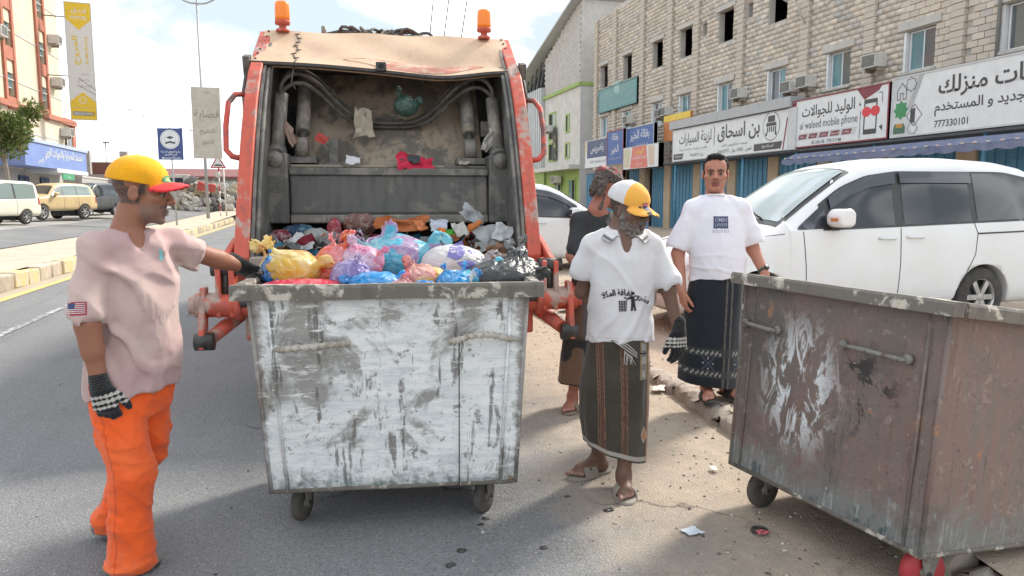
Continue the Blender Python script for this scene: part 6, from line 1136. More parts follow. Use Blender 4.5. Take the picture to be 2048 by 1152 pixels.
bag('plastic_bag', 'green translucent bag caught behind the hoses', 'bag', TF, (.14, 1.22, 2.36), (.11, .08, .10), [(.035, .085, .07), (.07, .12, .10)], 46, [(-.4, -.3, .8, .07, .04), (.7, 0, .3, .06, .04)], h=.008, rough=.2, trans=.08)
# litter on the ground
W0 = (0, 0, 0, 0)
sheet_thing('paper_scrap', 'folded white paper lying on the sandy asphalt', 'paper', W0, (1.70, 3.02, .014), .085, .07, (.62, .68, .72), 30, (0, 0, .15), .06)
rg = MB().tube([(.035 * math.cos(t), .03 * math.sin(t), .006) for t in np.linspace(0, 2 * PI, 18, endpoint=False)], .008, 8, close=True).build('rubber_ring', M_GREASE, None, 0, 1, (2.005, 2.94, .012)); tag(rg, 'black rubber ring on the ground near the rust-brown bin', 'ring'); sheet_thing('plastic_scrap', 'pinkish red scrap lying in the black ring', 'plastic', W0, (2.0, 2.905, .02), .06, .03, (.62, .12, .16), 33, (.2, 0, 0), .15)
for i, (x, y, w, c, lb) in enumerate([(1.985, 2.72, .02, (.66, .66, .66), 'tiny white square of paper near the bottom edge'), (2.55, 2.35, .04, (.6, .6, .6), 'white paper scrap under the rust-brown bin'), (2.22, 3.72, .06, (.62, .62, .58), 'pale paper scrap on the sand beside the rust-brown bin castor'), (2.02, 4.3, .09, (.26, .29, .27), 'flattened dark green wrapper on the sand'), (2.62, 4.02, .07, (.62, .6, .6), 'white scrap against the kerb'), (3.05, 5.0, .06, (.62, .6, .56), 'white chip of plaster behind the kerb'), (2.75, 5.5, .16, (.58, .55, .48), 'pale flat board piece behind the sandals of the man in white')]):
    sheet_thing('paper_scrap', lb, 'litter', W0, (x, y, .022 if x < kx(y) else zr(x, y) + .03), w, w * .6, c, 60 + i, (.05, 0, i * .7), .08)
sheet_thing('plastic_bag', 'crumpled blue plastic bag on the dirt lot', 'bag', W0, (3.35, 9.4, .16), .38, .24, (.02, .22, .55), 71, (.1, .1, .3), .2)
for i, (x, y, r_) in enumerate([(1.42, 3.36, .022), (.80, 3.42, .016), (.76, 3.36, .012), (.62, 3.12, .016), (.98, 3.05, .014), (1.05, 4.05, .014), (1.28, 3.58, .013), (.55, 3.0, .018)]):
    s = Sdf(); s.ell((0, 0, 0), (r_ * 1.4, r_, r_ * .5), .01); me = s.mesh('dirt_clod', .004, lambda p: .4 * r_ * fbm(p * 60 + i, 2)); o = link('dirt_clod', me, None, M_GREASE, (x, y, .008)); tag(o, ['dark clod on the ground just beside the front sandal', 'dark clod directly below the white bin\'s castor under the crack', 'small clod touching the shadow of that castor, second of two', 'dark clod on the asphalt below the middle of the white bin', 'lone clod between the white bin castor and the folded paper', 'clod on the asphalt behind the rear sandal, beside the bin', 'small clod between the rear sandal and the bin castor', 'dark clod nearest the bottom edge below the white bin'][i], 'clod', 'dark clods on the asphalt')
# ================================================================= PEOPLE
YAW = R_(-15.26)
SKIN = vcm('skin', .55, .25, 260, sss=.08, spec=.35, var=.08, bdist=.0015); CLOTH = vcm('woven_cloth', .85, .35, 420, spec=.2, sheen=.15, var=.07, bdist=.0015); KNIT = vcm('knit', .95, .8, 300, spec=.1, sheen=.2, var=.1, bdist=.004); HAIR = vcm('hair', .7, .8, 260, spec=.3, var=.2, bdist=.006)
def head(s, M, sk, hair=(.02, .018, .016), lip=None, eyes=True, fat=0.0):
    M = (M[0] * np.array([1.07, 1.05, 1.05]), M[1]); sk = np.array(sk); lip = np.array(lip) if lip is not None else sk * (.85, .62, .62); dk = sk * .8; f = fat; HR = M[0] / np.linalg.norm(M[0], axis=0)
    def E(c, r, k=.02, col=None, op='u'): s.ell(c, np.array(r) * 1.05, k, col, op, (M[0], M[1]), None) if 0 else s.ell((M[0] @ np.array(c)), np.array(r) * 1.05, k, col, op, (np.eye(3), M[1]), HR)
    def K(p, q, ra, rb, k=.02, col=None, op='u'): s.cone(p, q, ra, rb, k, col, op, M)
    E((0, -.012, .045), (.077, .095, .087), .02, sk); E((0, .045, .045), (.066, .05, .055), .03, sk); E((0, .040, -.03), (.064 + f, .056, .075), .025, sk); E((0, .032, -.072), (.057 + f, .052 + f * .4, .040 + f * .4), .025, sk); E((0, .080, -.100), (.022 + f * .5, .017, .017), .022, sk)
    for x in (-1, 1):
        E((x * (.047 + f * .6), .062, -.016), (.021, .022, .017), .018, sk); E((x * .081, -.006, -.004), (.009, .021, .032), .008, sk); E((x * .090, .0, -.002), (.006, .010, .017), .006, op='s')
        E((x * .032, .103, .004), (.017, .012, .010), .014, op='s')
    K((-.036, .087, .024), (.036, .087, .024), .011, .011, .014, sk); K((0, .090, .016), (0, .116, -.020), .0085, .0135, .012, sk); E((0, .118, -.024), (.013, .010, .010), .008, sk)
    for x in (-1, 1):
        E((x * .0155, .105, -.027), (.010, .011, .008), .006, sk); E((x * .008, .113, -.0345), (.0045, .007, .0032), .003, op='s'); E((x * .008, .110, -.0315), (.0042, .005, .002), .001, tuple(dk * .3) + (6,))  # nostril shading is put into the skin colour as a near-dark tone
        if eyes:
            E((x * .032, .0800, .002), (.0122, .0122, .0090), .002, (.50, .46, .42, 3)); E((x * .0325, .0898, .0015), (.0056, .0038, .0056), .001, (.012, .008, .006, 30))
            s.chain([(x * .047, .079, .004), (x * .032, .0935, .0098), (x * .017, .086, .005)], [.0032, .0040, .0032], .004, tuple(dk * .35) + (4,), M=M); s.chain([(x * .046, .079, -.002), (x * .032, .0905, -.0085), (x * .018, .086, -.003)], [.0026, .0032, .0026], .005, tuple(dk * .8) + (1.5,), M=M)
        s.chain([(x * .054, .078, .021), (x * .036, .0955, .027), (x * .015, .0985, .023)], [.0022, .0052, .0042], .005, tuple(np.array(hair) * .8 + sk * .08) + (8,), M=M)
    E((0, .098, -.0595), (.025, .011, .0062), .005, tuple(lip) + (5,)); E((0, .096, -.0715), (.021, .011, .008), .005, tuple(lip * 1.1) + (5,)); K((-.020, .1045, -.0655), (.020, .1045, -.0655), .0016, .0016, .003, op='s')
    K((0, -.02, -.05), (0, -.04, -.17), .057 + f * .5, .064 + f * .6, .025, sk)
def hand(s, w, d, n, c, curl=(25, 30, 38), thumb=30, g=0.0, k=.006, spread=.05, sc=1.0, side=1, idx=None):
    """palm, four unequal fingers and a thumb; w wrist, d towards the fingers, n out of the palm; side = +1 thumb on cross(n, d)"""
    w = np.array(w, float); d = _n(d); n = _n(np.array(n) - d * (np.array(n) @ d)); t = np.cross(n, d) * side; q = lambda a, b, e: w + (d * a + t * b + n * e) * sc
    offs = [.030, .010, -.010, -.029]; ml = [.088, .092, .087, .078]; fl = [(.042, .026, .021), (.046, .030, .023), (.043, .028, .022), (.034, .021, .019)]; fr = [.0095, .0100, .0094, .0082]
    for o_, m_ in zip(offs, ml): s.cone(q(0, o_ * .62, 0), q(m_, o_, 0), (.0175 + g) * sc, (.0130 + g) * sc, .014, c)
    s.cone(q(-.03, 0, 0), q(.02, 0, 0), (.026 + g) * sc, (.026 + g) * sc, .014, c); s.ell(q(.035, .022, .010), np.array([.020, .018, .018]) * sc + g, .012, c)
    for i, (o_, m_, L, r_) in enumerate(zip(offs, ml, fl, fr)):
        p = q(m_, o_, 0); a = 0; sp = o_ * 2.2 * spread / .05 * .5
        for j in range(3):
            cu = (idx[i] if idx else curl)[j]; a += R_(cu); dr = d * math.cos(a) + n * math.sin(a) + t * sp * math.cos(a); e = p + _n(dr) * L[j] * sc; s.cone(p, e, (r_ * (1 - .08 * j) + g) * sc, (r_ * (.92 - .1 * j) + g) * sc, k, c); p = e
    b = R_(thumb); p0 = q(.022, .030, .006); p1 = p0 + (d * math.cos(b) + t * math.sin(b) + n * .25) * .042 * sc; p2 = p1 + _n(d * math.cos(b * .7) + t * math.sin(b * .7) + n * .35) * .034 * sc; p3 = p2 + _n(d * math.cos(b * .35) + t * math.sin(b * .35) + n * .4) * .026 * sc
    s.chain([p0, p1, p2, p3], [(.0155 + g) * sc, (.0125 + g) * sc, (.0112 + g) * sc, (.009 + g) * sc], k, c)
def foot(s, ank, toe_dir, c, L=.25, z0=.02, nail=(.5, .3, .26)):
    a = np.array(ank, float); d = _n([toe_dir[0], toe_dir[1], 0]); t = np.array([-d[1], d[0], 0]); g = lambda f, l, z: np.array([a[0], a[1], 0]) + d * f + t * l + np.array([0, 0, z + z0])
    s.cone(a, g(-.015, 0, .045), .036, .034, .02, c); s.cone(g(-.035, 0, .030), g(.12, 0, .026), .034, .036, .03, c); s.cone(a + (0, 0, -.01), g(.13, .0, .035), .034, .028, .03, c)
    for k_, l in enumerate((-.032, -.012, .006, .022, .036)):
        f = .185 - .012 * k_ - (.0 if k_ else -.004); r_ = .0145 if k_ == 0 else .0098 - .0006 * k_; s.cone(g(.12, l * .9, .022), g(f, l, .014), r_ + .004, r_, .008, c); s.ell(g(f + .004, l, .019), (.007, .007, .005), .003, nail)
def sandal(parent, ank, toe_dir, z0, col, name='sandal', band=True):
    d = _n([toe_dir[0], toe_dir[1], 0]); t = np.array([-d[1], d[0], 0]); Q = np.stack([d, t, [0, 0, 1]], 1); M = (Q, np.array([ank[0], ank[1], z0])); s = Sdf()
    s.cone((-.045, 0, .008), (.03, 0, .010), .042, .038, .02, col, M=M); s.ell((.135, .0, .009), (.075, .052, .022), .02, col, M=M); s.cone((-.02, 0, .009), (.13, 0, .009), .036, .044, .02, col, M=M); s.half(M[1] + (0, 0, .002), (0, 0, -1)); s.half(M[1] + (0, 0, .021), (0, 0, 1))
    s2 = s
    if band:
        def fn(p):
            q = (p - M[1]) @ Q; rr = np.sqrt((q[:, 1] / .056) ** 2 + ((q[:, 2] - .012) / .068) ** 2); d_ = np.abs(rr - 1) * .056 - .0045; d_ = np.maximum(d_, np.abs(q[:, 0] - .085) - .045); return np.maximum(d_, .006 - q[:, 2])
        c0 = M[1] + d * .085; s.fnp(fn, c0 - .12, c0 + .12, .004, col); s.cone((.085, -.07, .060), (.085, .07, .058), .007, .007, .004, op='s', M=M)
    return link(name, s.mesh(name, .004, base=col), parent, CLOTH)
def cut_end(s, end, d, w=.074, off=.022):
    """square off a sleeve"""
    d = _n(d); x = _n(np.cross(d, [0.3, 1, .2])); Q = np.stack([x, np.cross(d, x), d], 1); s.box(np.array(end) + d * (off + .06), (w, w, .06), .004, .004, op='s', Q=Q)
def crease(p, o=2): return ridged(p, o) ** 3 - .28
def folds(seed, amp=.010, f=(13, 13, 3.2), dirs=None, hem=None):
    def fn(p):
        q = p * np.array(f) + seed; wv = .8 * np.stack([fbm(p * 2.5 + seed, 2)] * 3, 1); o = -amp * 1.25 * crease(q * np.array((.9, .9, .5)) + wv, 1); o -= amp * .8 * crease(p @ np.array([[6, 3, 0], [3, -6, 0], [5, 2, 1.6]], float) + seed * 2 + wv, 1); return o - amp * .12 * crease(p * 20 + seed)
    return fn
def person(label, loc, rz=None):
    t = thing('person', label, 'person', loc); t.rotation_euler = (0, 0, YAW if rz is None else rz); return t
def skirt(parent, S, col, name='futa', ang=0, fold=.012, nf=9, seed=0, nth=300, nz=170, tilt=(0, 0), hemf=None):
    """wrapped cloth: stack of ellipses with drape folds; hem height varies round the leg. col(u, v, z) -> colours"""
    S = np.array(sorted(S, key=lambda q: -q[2]), float); th = np.linspace(0, 2 * PI, nth, endpoint=False); V = []; U = []
    ztop, zbot = S[0, 2], S[-1, 2]
    for j in range(nz + 1):
        t = j / nz; x = np.cos(th); y = np.sin(th); hz = zbot + (hemf(x, y) if hemf else 0) + tilt[0] * x + tilt[1] * y; z = ztop + (hz - ztop) * t; zz = ztop + (zbot - ztop) * t
        cx, cy, rx, ry = [np.interp(-zz, -S[:, 2], S[:, i]) for i in (0, 1, 3, 4)]
        w = fold * (t ** .8) * (np.sin(th * nf + seed + 1.2 * np.sin(2.3 * t + th)) * .5 + .5 * np.sin(th * (nf * .53) + 2 * seed + t * 2)) + fold * .35 * np.array(fbm(np.stack([x * 3, y * 3, np.full(nth, t * 5)], 1) + seed, 3)); rx_ = rx + w; ry_ = ry + w
        a = x * rx_; b = y * ry_; V.append(np.stack([cx + a * math.cos(ang) - b * math.sin(ang), cy + a * math.sin(ang) + b * math.cos(ang), z], 1)); U.append(np.stack([th / (2 * PI), np.full(nth, t)], 1))
    n0 = len(V); V = np.concatenate(V); U = np.concatenate(U); C = col(U[:, 0], U[:, 1], V)
    F = []; I = np.arange(nth); J = (I + 1) % nth
    for j in range(nz): F.append(np.stack([j * nth + I, (j + 1) * nth + I, (j + 1) * nth + J, j * nth + J], 1))
    inner = V.reshape(n0, nth, 3)[n0 // 2:].copy(); cen = inner.mean(1, keepdims=True); inner[:, :, :2] = cen[:, :, :2] + (inner[:, :, :2] - cen[:, :, :2]) * .965; o2 = len(V); m2 = len(inner); V2 = np.concatenate([V, inner.reshape(-1, 3)]); C2 = np.concatenate([C, C.reshape(n0, nth, -1)[n0 // 2:].reshape(-1, C.shape[1]) * .9])
    for j in range(m2 - 1): F.append(np.stack([o2 + j * nth + J, o2 + (j + 1) * nth + J, o2 + (j + 1) * nth + I, o2 + j * nth + I], 1))
    F.append(np.stack([nz * nth + I, o2 + (m2 - 1) * nth + I, o2 + (m2 - 1) * nth + J, nz * nth + J], 1)); return link(name, mesh_np(name, V2, np.concatenate(F), True, C2), parent, CLOTH)
def stripe(C, mask, c, a=1.0): m = (np.clip(mask, 0, 1) * a)[:, None]; return C * (1 - m) + np.array(c) * m
def knitcol(w, d, n, base=(.018, .02, .024), light=(.55, .52, .47), bands=((.035, .048), (.062, .075), (.092, .097)), side=1):
    w = np.array(w, float); d = _n(d); n = _n(np.array(n) - d * (np.array(n) @ d)); t = np.cross(n, d) * side
    def f(V, C):
        a = (V - w) @ d; b = (V - w) @ t; C = np.tile(np.array(base), (len(V), 1)); zg = .006 * (2 * np.abs((b * 55) % 1 - .5))
        for lo, hi in bands: C = stripe(C, ((a + zg > lo) & (a - zg < hi)).astype(float), light)
        C = stripe(C, ((a < .012) & (((a * 90) % 1) < .4)).astype(float), np.array(light) * .10); return C
    return f
def emblem(parent, target, polys, T, dirv, off=.002):
    for pts, mat, nm in polys:
        mb = MB(); mb.add([(p[0], p[1], 0) for p in pts], [tuple(range(len(pts)))]); wrap(nm, subdiv(mb.mesh(nm), 2), target, T, target, mat, off, dirv)
def on_cloth(target, mesh_, T, dirv, mat, off=.0025, name='print'): return wrap(name, subdiv(mesh_, 1), target, T, target, mat, off, dirv)
# ================================================================= worker on the left: yellow cap, pink shirt, orange trousers
SK1 = (.30, .130, .080)
p1_ = person('worker in a yellow and red cap, pink shirt and orange trousers', (-.80, 3.42, 0))
HM = frame((.155, .0, 1.585), (.96, .22, -.13)); s = Sdf(); head(s, HM, SK1, (.05, .045, .045), (.15, .055, .045))
Rs, Re, Rw = (.035, -.15, 1.36), (.025, -.215, 1.075), (.05, -.20, .82); Ls, Le, Lw = (.20, .12, 1.37), (.325, .335, 1.285), (.392, .445, 1.245)
s.loft([(.10, -.01, 1.42, .07, .07), (.115, -.015, 1.34, .12, .083), (.115, -.02, 1.26, .14, .088), (.10, -.01, 1.1, .13, .085), (.07, 0, .85, .12, .085)], R_(52), .03, SK1)
s.chain([(.09, -.02, 1.34), Rs, Re, Rw], [.045, .045, .042, .029], .02, SK1); s.chain([(.13, .02, 1.34), Ls, Le, Lw], [.045, .043, .042, .030], .02, SK1); s.cone(Re, (.035, -.21, .97), .042, .041, .02, SK1)
s.chain([(.04, -.08, .84), (.10, -.09, .44), (.05, -.07, .09)], [.08, .055, .04], .02, SK1); s.chain([(.09, .08, .84), (.0, .15, .46), (-.19, .20, .12)], [.08, .055, .04], .02, SK1)
GR = np.array((.19, .17, .155))
def stub(V, C):
    q = (V - HM[1]) @ HM[0]; m = np.clip((-.035 - q[:, 2]) / .02, 0, 1) * np.clip((q[:, 1] - .005) / .02, 0, 1) * (q[:, 2] > -.125); m2 = np.clip(1 - np.abs(q[:, 2] + .047) / .009, 0, 1) * (q[:, 1] > .085); nz = np.clip(.5 + 1.2 * vnoise(V * 160), 0, 1)
    C = stripe(C, m * (.25 + .5 * nz), GR * .75); C = stripe(C, m2 * .75, (.05, .045, .045)); hr = (q[:, 1] < .012) & (q[:, 2] > -.05) & (np.abs(q[:, 0]) < .0745) & (q[:, 2] < .06) | ((np.abs(q[:, 1] - .022) < .012) & (q[:, 2] > -.01) & (q[:, 2] < .05) & (np.abs(q[:, 0]) > .05)); return stripe(C, hr * (.55 + .4 * nz), (.045, .042, .042))
link('body', s.mesh('body', .0048, colf=stub), p1_, SKIN)
# t-shirt
PK = np.array((.44, .285, .28)); s = Sdf(); ang = R_(52)
s.loft([(.115, -.015, 1.42, .09, .065), (.115, -.015, 1.385, .14, .085), (.115, -.02, 1.28, .165, .108), (.11, -.02, 1.12, .165, .112), (.10, -.01, .95, .172, .122), (.085, -.005, .76, .182, .132)], ang, .025)
s.chain([(.09, -.06, 1.375), Rs, (.025, -.205, 1.12)], [.055, .060, .068], .025); s.chain([(.14, .05, 1.375), Ls, (.262, .222, 1.322)], [.055, .058, .062], .025)
cut_end(s, (.025, -.205, 1.12), (-.01, -.065, -.285), .08); cut_end(s, (.262, .222, 1.322), (.125, .215, -.085), .07); s.cone((.028, -.20, 1.14), (.024, -.213, 1.03), .052, .060, .004, op='s'); s.cone((.245, .20, 1.335), (.32, .33, 1.285), .048, .056, .004, op='s'); s.half((.025, -.205, 1.085), (0, -.1, -1)) if 0 else None; s.half((.025, -.205, 1.105), (0, -.15, -1), .003) if 0 else None
s.cone(HM[1] + (-.045, .0, -.13), HM[1] + (-.03, -.01, -.02), .066, .085, .010, op='s'); s.cone((.175, -.06, 1.42), (.20, -.095, 1.35), .045, .018, .006, op='s'); s.half((.085, 0, .765), (.15, 0, -1), .004)
fd = folds(3, .017, (9, 9, 3.5))
def fold1(p):
    q = (p - np.array([.0, -.15, 1.36])); u = q @ _n([.6, -.3, -.9]); v = q @ _n([.8, -.3, .55]); return fd(p) - .022 * np.clip(np.sin(v * 52 + 4 * fbm(p * 4, 2)), 0, 1) ** 2 * np.clip(1 - np.abs(u - .3) / .35, 0, 1)
def pink(V, C):
    w = np.clip(fbm(V * 5 + 5, 4) * 1.4 + .4, 0, 1)[:, None]; C = PK * (1 - w * .7) + np.array((.56, .44, .39)) * w * .7; d = np.clip(fbm(V * 9 + 9, 4) * 2 - .3, 0, 1)[:, None]; return C * (1 - d * .35) + np.array((.33, .23, .215)) * d * .35
sh1 = link('t_shirt', s.mesh('t_shirt', .006, fold1, pink, base=PK, smooth=2), p1_, CLOTH)
for pts in ([(.03, -.205, 1.395), (.05, -.12, 1.44), (.06, -.08, 1.46)],): pass
FW_, FR_, FB_ = pm('patch_white', (.60, .58, .57), .8, bump=0), pm('patch_red', (.42, .03, .07), .8, bump=0), pm('patch_blue', (.05, .07, .16), .8, bump=0)
def flagT(c): return (.022 + c[0], -.5, 1.145 + c[1])
W2, H2 = .062, .042; emblem(p1_, sh1, [([(-W2 / 2 - .004, -H2 / 2 - .004), (W2 / 2 + .004, -H2 / 2 - .004), (W2 / 2 + .004, H2 / 2 + .004), (-W2 / 2 - .004, H2 / 2 + .004)], FR_, 'flag_patch')], flagT, (0, 1, 0), .0015)
for k in range(6): y0 = H2 / 2 - H2 / 6 * (k + 1) + H2 / 14; emblem(p1_, sh1, [([(-W2 / 2 + (.028 if k < 3 else 0), y0), (W2 / 2, y0), (W2 / 2, y0 + H2 / 13), (-W2 / 2 + (.028 if k < 3 else 0), y0 + H2 / 13)], FW_, 'flag_stripe')], flagT, (0, 1, 0), .003)
emblem(p1_, sh1, [([(-W2 / 2, 0), (-W2 / 2 + .028, 0), (-W2 / 2 + .028, H2 / 2), (-W2 / 2, H2 / 2)], FB_, 'flag_canton')], flagT, (0, 1, 0), .003)
emblem(p1_, sh1, [([(-.006, -.022), (.004, -.022), (.006, .0), (.003, .022), (-.006, .022)], pm('teal_mark', (.22, .45, .45), .8, bump=0), 'chest_mark')], lambda c: (.235 + c[0], -.3, 1.33 + c[1]), (0, 1, 0), .002)
# trousers
OG = np.array((.82, .115, .022)); s = Sdf()
s.loft([(.075, -.005, .86, .155, .11), (.075, -.005, .74, .158, .115), (.075, .0, .66, .13, .10)], ang, .03)
s.chain([(.045, -.075, .76), (.095, -.095, .44), (.075, -.085, .22), (.060, -.075, .045)], [.098, .082, .076, .094], .03); s.chain([(.11, .06, .76), (.05, .14, .46), (-.09, .19, .25), (-.175, .21, .10)], [.095, .078, .068, .072], .03); s.half((.05, 0, .012), (0, 0, -1), .004)
def legf(p):
    w_ = p + .035 * np.stack([fbm(p * 5, 2), fbm(p * 5 + 7, 2), fbm(p * 5 + 13, 2)], 1); k1 = crease(w_ * np.array((6, 6, 2.6)) + 3); k2 = crease(w_ @ np.array([[9, 2, 6], [2, 9, 4], [5, 4, 10]], float) + 11); low = np.clip(1 - p[:, 2] / .30, 0, 1); kn = np.exp(-((p[:, 2] - .45) / .10) ** 2)
    return -.017 * k1 - .012 * k2 - .026 * low * crease(w_ * np.array((4, 4, 15)) + 7) - .016 * kn * crease(w_ * np.array((3, 3, 17)) + 21) - .005 * crease(p * 24)
def orng(V, C):
    C = stripe(C, np.clip(fbm(V * 6 + 2, 4) * 2, 0, 1) * .3, (.80, .20, .07)); C = stripe(C, np.clip(.16 - V[:, 2], 0, .16) / .16 * np.clip(.5 + fbm(V * 14, 3) * 2, 0, 1) * .6, (.40, .16, .09)); u = V[:, 0] - np.interp(V[:, 2], [.05, .22, .44, .76], [.045, .055, .07, .03]); return stripe(C, (np.abs(u) < .0035) * (V[:, 1] < -.09), (.55, .07, .02), .8)
tr1 = link('trousers', s.mesh('trousers', .006, legf, orng, base=OG), p1_, CLOTH)
for (an, td, z0, nm) in (((.045, -.065, .09), (.8, .2), 0, 'shoe'), ((-.185, .215, .11), (.8, -.25), .015, 'shoe')):
    s = Sdf(); d = _n([td[0], td[1], 0]); a = np.array([an[0], an[1], z0]); s.cone(a + d * -.05 + (0, 0, .04), a + d * .06 + (0, 0, .035), .040, .042, .02); s.cone(a + d * .08 + (0, 0, .03), a + d * .10 + (0, 0, .022), .040, .030, .02); s.cone(a + (0, 0, .05), a + (0, 0, .09), .042, .040, .02); s.half((0, 0, .001 + z0), (0, 0, -1)); link('shoe', s.mesh('shoe', .006, lambda p: .003 * fbm(p * 40, 2), lambda V, C: stripe(C, (V[:, 2] < .022).astype(float), (.05, .05, .05)), base=(.19, .17, .15)), p1_, CLOTH)
# gloves: one hanging, one gripping the bin rim
dR, nR = (.16, .10, -.98), (-.25, .95, .05); s = Sdf(); hand(s, Rw, dR, nR, None, (28, 38, 30), 34, .0045, side=-1); s.cone(np.array(Rw) + (-.004, -.004, .045), np.array(Rw), .034, .034, .01); link('glove', s.mesh('glove', .0042, None, knitcol(Rw, dR, nR, bands=((.030, .037), (.052, .060), (.078, .081)))), p1_, KNIT)
dL, nL = (.50, .55, -.52), (.30, -.35, -.85); s = Sdf(); hand(s, Lw, dL, nL, None, (42, 55, 35), 40, .0045, side=1); s.cone(np.array(Lw) - np.array(_n(dL)) * .05, Lw, .036, .034, .01); link('glove', s.mesh('glove', .0042, None, knitcol(Lw, dL, nL, (.012, .013, .014), (.22, .21, .20), bands=((.055, .064), (.078, .083)))), p1_, KNIT)
# cap
def cap(parent, M, c_crown, c_brim, colf=None, brim_len=.075, droop=.25, name='cap', curve=5.0):
    R, t = M; s = Sdf(); s.ell((0, -.010, .050), (.098, .118, .098), .01, c_crown, M=M); s.half(t + R @ np.array([0, 0, .034]), R @ np.array([0, -.16, -1.0]), .004); s.ell((0, -.010, .034), (.087, .106, .094), .004, op='s', M=M)
    s.ell((0, -.010, .147), (.007, .007, .005), .004, c_crown, M=M)
    def fn(p):
        q = (p - t) @ R; x, y, z = q.T; zz = z - (.044 - droop * np.maximum(0, y - .07) - curve * x * x - .0); r_ = np.sqrt((x / .090) ** 2 + ((y - .07) / (brim_len + .035)) ** 2); d = np.maximum((r_ - 1) * .06, np.abs(zz) * .8 - .003); return np.maximum(d, .050 - y)
    c0 = t + R @ np.array([0, .12, .03]); s.fnp(fn, c0 - .13, c0 + .13, .006, c_brim); return link(name, s.mesh(name, .0042, lambda p: -.0022 * (ridged(p * 30, 2) - .5) + .003 * fbm(p * 14, 2), colf, sig=.003), parent, CLOTH)
HC = frame(HM[1] + (.0, 0, .004), (.96, .22, -.01))
def c1f(V, C):
    q = (V - HC[1]) @ HC[0]; d = np.clip(fbm(V * 14 + 3, 4) * 2.2 - .15, 0, 1); C = stripe(C, d * .45 * (q[:, 1] < .09), (.62, .30, .015)); a = np.arctan2(q[:, 0], q[:, 1] + .008); seam = np.abs(((a / (PI / 3)) % 1) - .5) > .488; return stripe(C, seam * (q[:, 1] < .085) * .6, (.60, .30, .02))
cp1 = cap(p1_, HC, (.86, .39, .010), (.66, .035, .04), c1f, .085, .16)
def capT(fx, fz, R=HC): return lambda c: R[1] + R[0] @ np.array([fx + c[0] * .9, .3, fz + c[1]])
rt_ = HC[0][:, 0]; dv = -HC[0] @ np.array([-.55, 1, 0.0]); GE = pm('cap_green', (.06, .30, .12), .7, bump=0); GE2 = pm('cap_pale_green', (.35, .50, .22), .7, bump=0)
def ep(rx, ry, n=16): return [(rx * math.cos(2 * PI * k / n), ry * math.sin(2 * PI * k / n)) for k in range(n)]
emblem(p1_, cp1, [(ep(.030, .016), GE, 'emblem')], lambda c: HC[1] + HC[0] @ np.array([.022 + c[0], .25, .085 + c[1]]), -HC[0] @ np.array([0, 1, .25]), .002); emblem(p1_, cp1, [(ep(.022, .010), GE2, 'emblem')], lambda c: HC[1] + HC[0] @ np.array([.022 + c[0], .25, .085 + c[1]]), -HC[0] @ np.array([0, 1, .25]), .0035)
# ================================================================= bearded worker in the white polo shirt
SK2 = (.165, .092, .066)
p2_ = person('bearded worker in a white polo shirt with a printed slogan and brown striped wrap', (1.56, 3.65, 0))
HM = frame((.062, .0, 1.505), (.70, -.68, -.20)); s = Sdf(); head(s, HM, SK2, (.03, .03, .03), (.11, .05, .045))
BD = (.11, .10, .092); s.ell((0, .040, -.082), (.060, .058, .046), .02, BD, M=HM); s.ell((0, .070, -.105), (.040, .036, .034), .02, BD, M=HM); s.chain([(-.028, .092, -.062), (-.012, .106, -.046), (.012, .106, -.046), (.028, .092, -.062)], [.008, .008, .008, .008], .008, BD, M=HM)
for x in (-1, 1): s.chain([(x * .069, .010, .005), (x * .064, .022, -.04), (x * .050, .045, -.085)], [.011, .016, .020], .016, BD, M=HM)
Rs, Re, Rw = (-.118, .03, 1.315), (-.165, .10, 1.06), (-.05, .22, .96); Ls, Le, Lw = (.195, .02, 1.315), (.282, .005, 1.085), (.335, -.03, .87)
s.loft([(.03, .02, 1.40, .07, .07), (.045, .01, 1.33, .125, .082), (.045, .01, 1.24, .15, .092), (.03, .02, 1.1, .14, .09), (.02, .02, .85, .13, .09)], 0, .03, SK2)
s.chain([(-.05, .02, 1.30), Rs, Re, Rw], [.045, .042, .038, .028], .02, SK2); s.chain([(.13, .02, 1.30), Ls, Le, Lw], [.045, .042, .040, .028], .02, SK2); hand(s, Rw, (.5, .2, -.6), (.2, .8, .2), SK2, side=1)
s.chain([(-.06, .05, .84), (-.06, .08, .45), (-.055, .20, .09)], [.08, .055, .036], .02, SK2); s.chain([(.09, .02, .84), (.08, -.03, .45), (.055, -.05, .10)], [.08, .055, .036], .02, SK2)
foot(s, (.055, -.05, .10), (-.05, -1), SK2); foot(s, (-.055, .20, .10), (-.85, -.55), SK2)
def bdn(V, C):
    q = (V - HM[1]) @ HM[0]; br = np.clip((.135 - C.max(1)) / .03, 0, 1) * (q[:, 2] < .02) * (q[:, 2] > -.16) * (q[:, 1] > -.02); nz = np.clip(.5 + 1.6 * vnoise(V * 130), 0, 1); C = stripe(C, br * nz * .8, (.32, .30, .28)); C = stripe(C, br * np.clip(-.2 - vnoise(V * 60) * 2, 0, 1), (.02, .018, .017)); return stripe(C, np.clip((q[:, 2] > -.03) * (q[:, 1] < -.0) * (np.linalg.norm(q[:, :2], axis=1) < .1) * (q[:, 2] < .06), 0, 1) * .7, (.03, .028, .026))
link('body', s.mesh('body', .0048, lambda p: np.where((((p - HM[1]) @ HM[0])[:, 2] < -.035) & (((p - HM[1]) @ HM[0])[:, 2] > -.15) & (((p - HM[1]) @ HM[0])[:, 1] > .02), -.005 * vnoise(p * 130) - .004 * vnoise(p * 60), 0), colf=bdn), p2_, SKIN)
WH = np.array((.66, .64, .65)); s = Sdf()
s.loft([(.035, .015, 1.395, .09, .065), (.038, .015, 1.355, .145, .085), (.04, .01, 1.25, .172, .105), (.035, .005, 1.1, .162, .110), (.03, .0, .95, .162, .115), (.027, .0, .80, .170, .125)], R_(-4), .025)
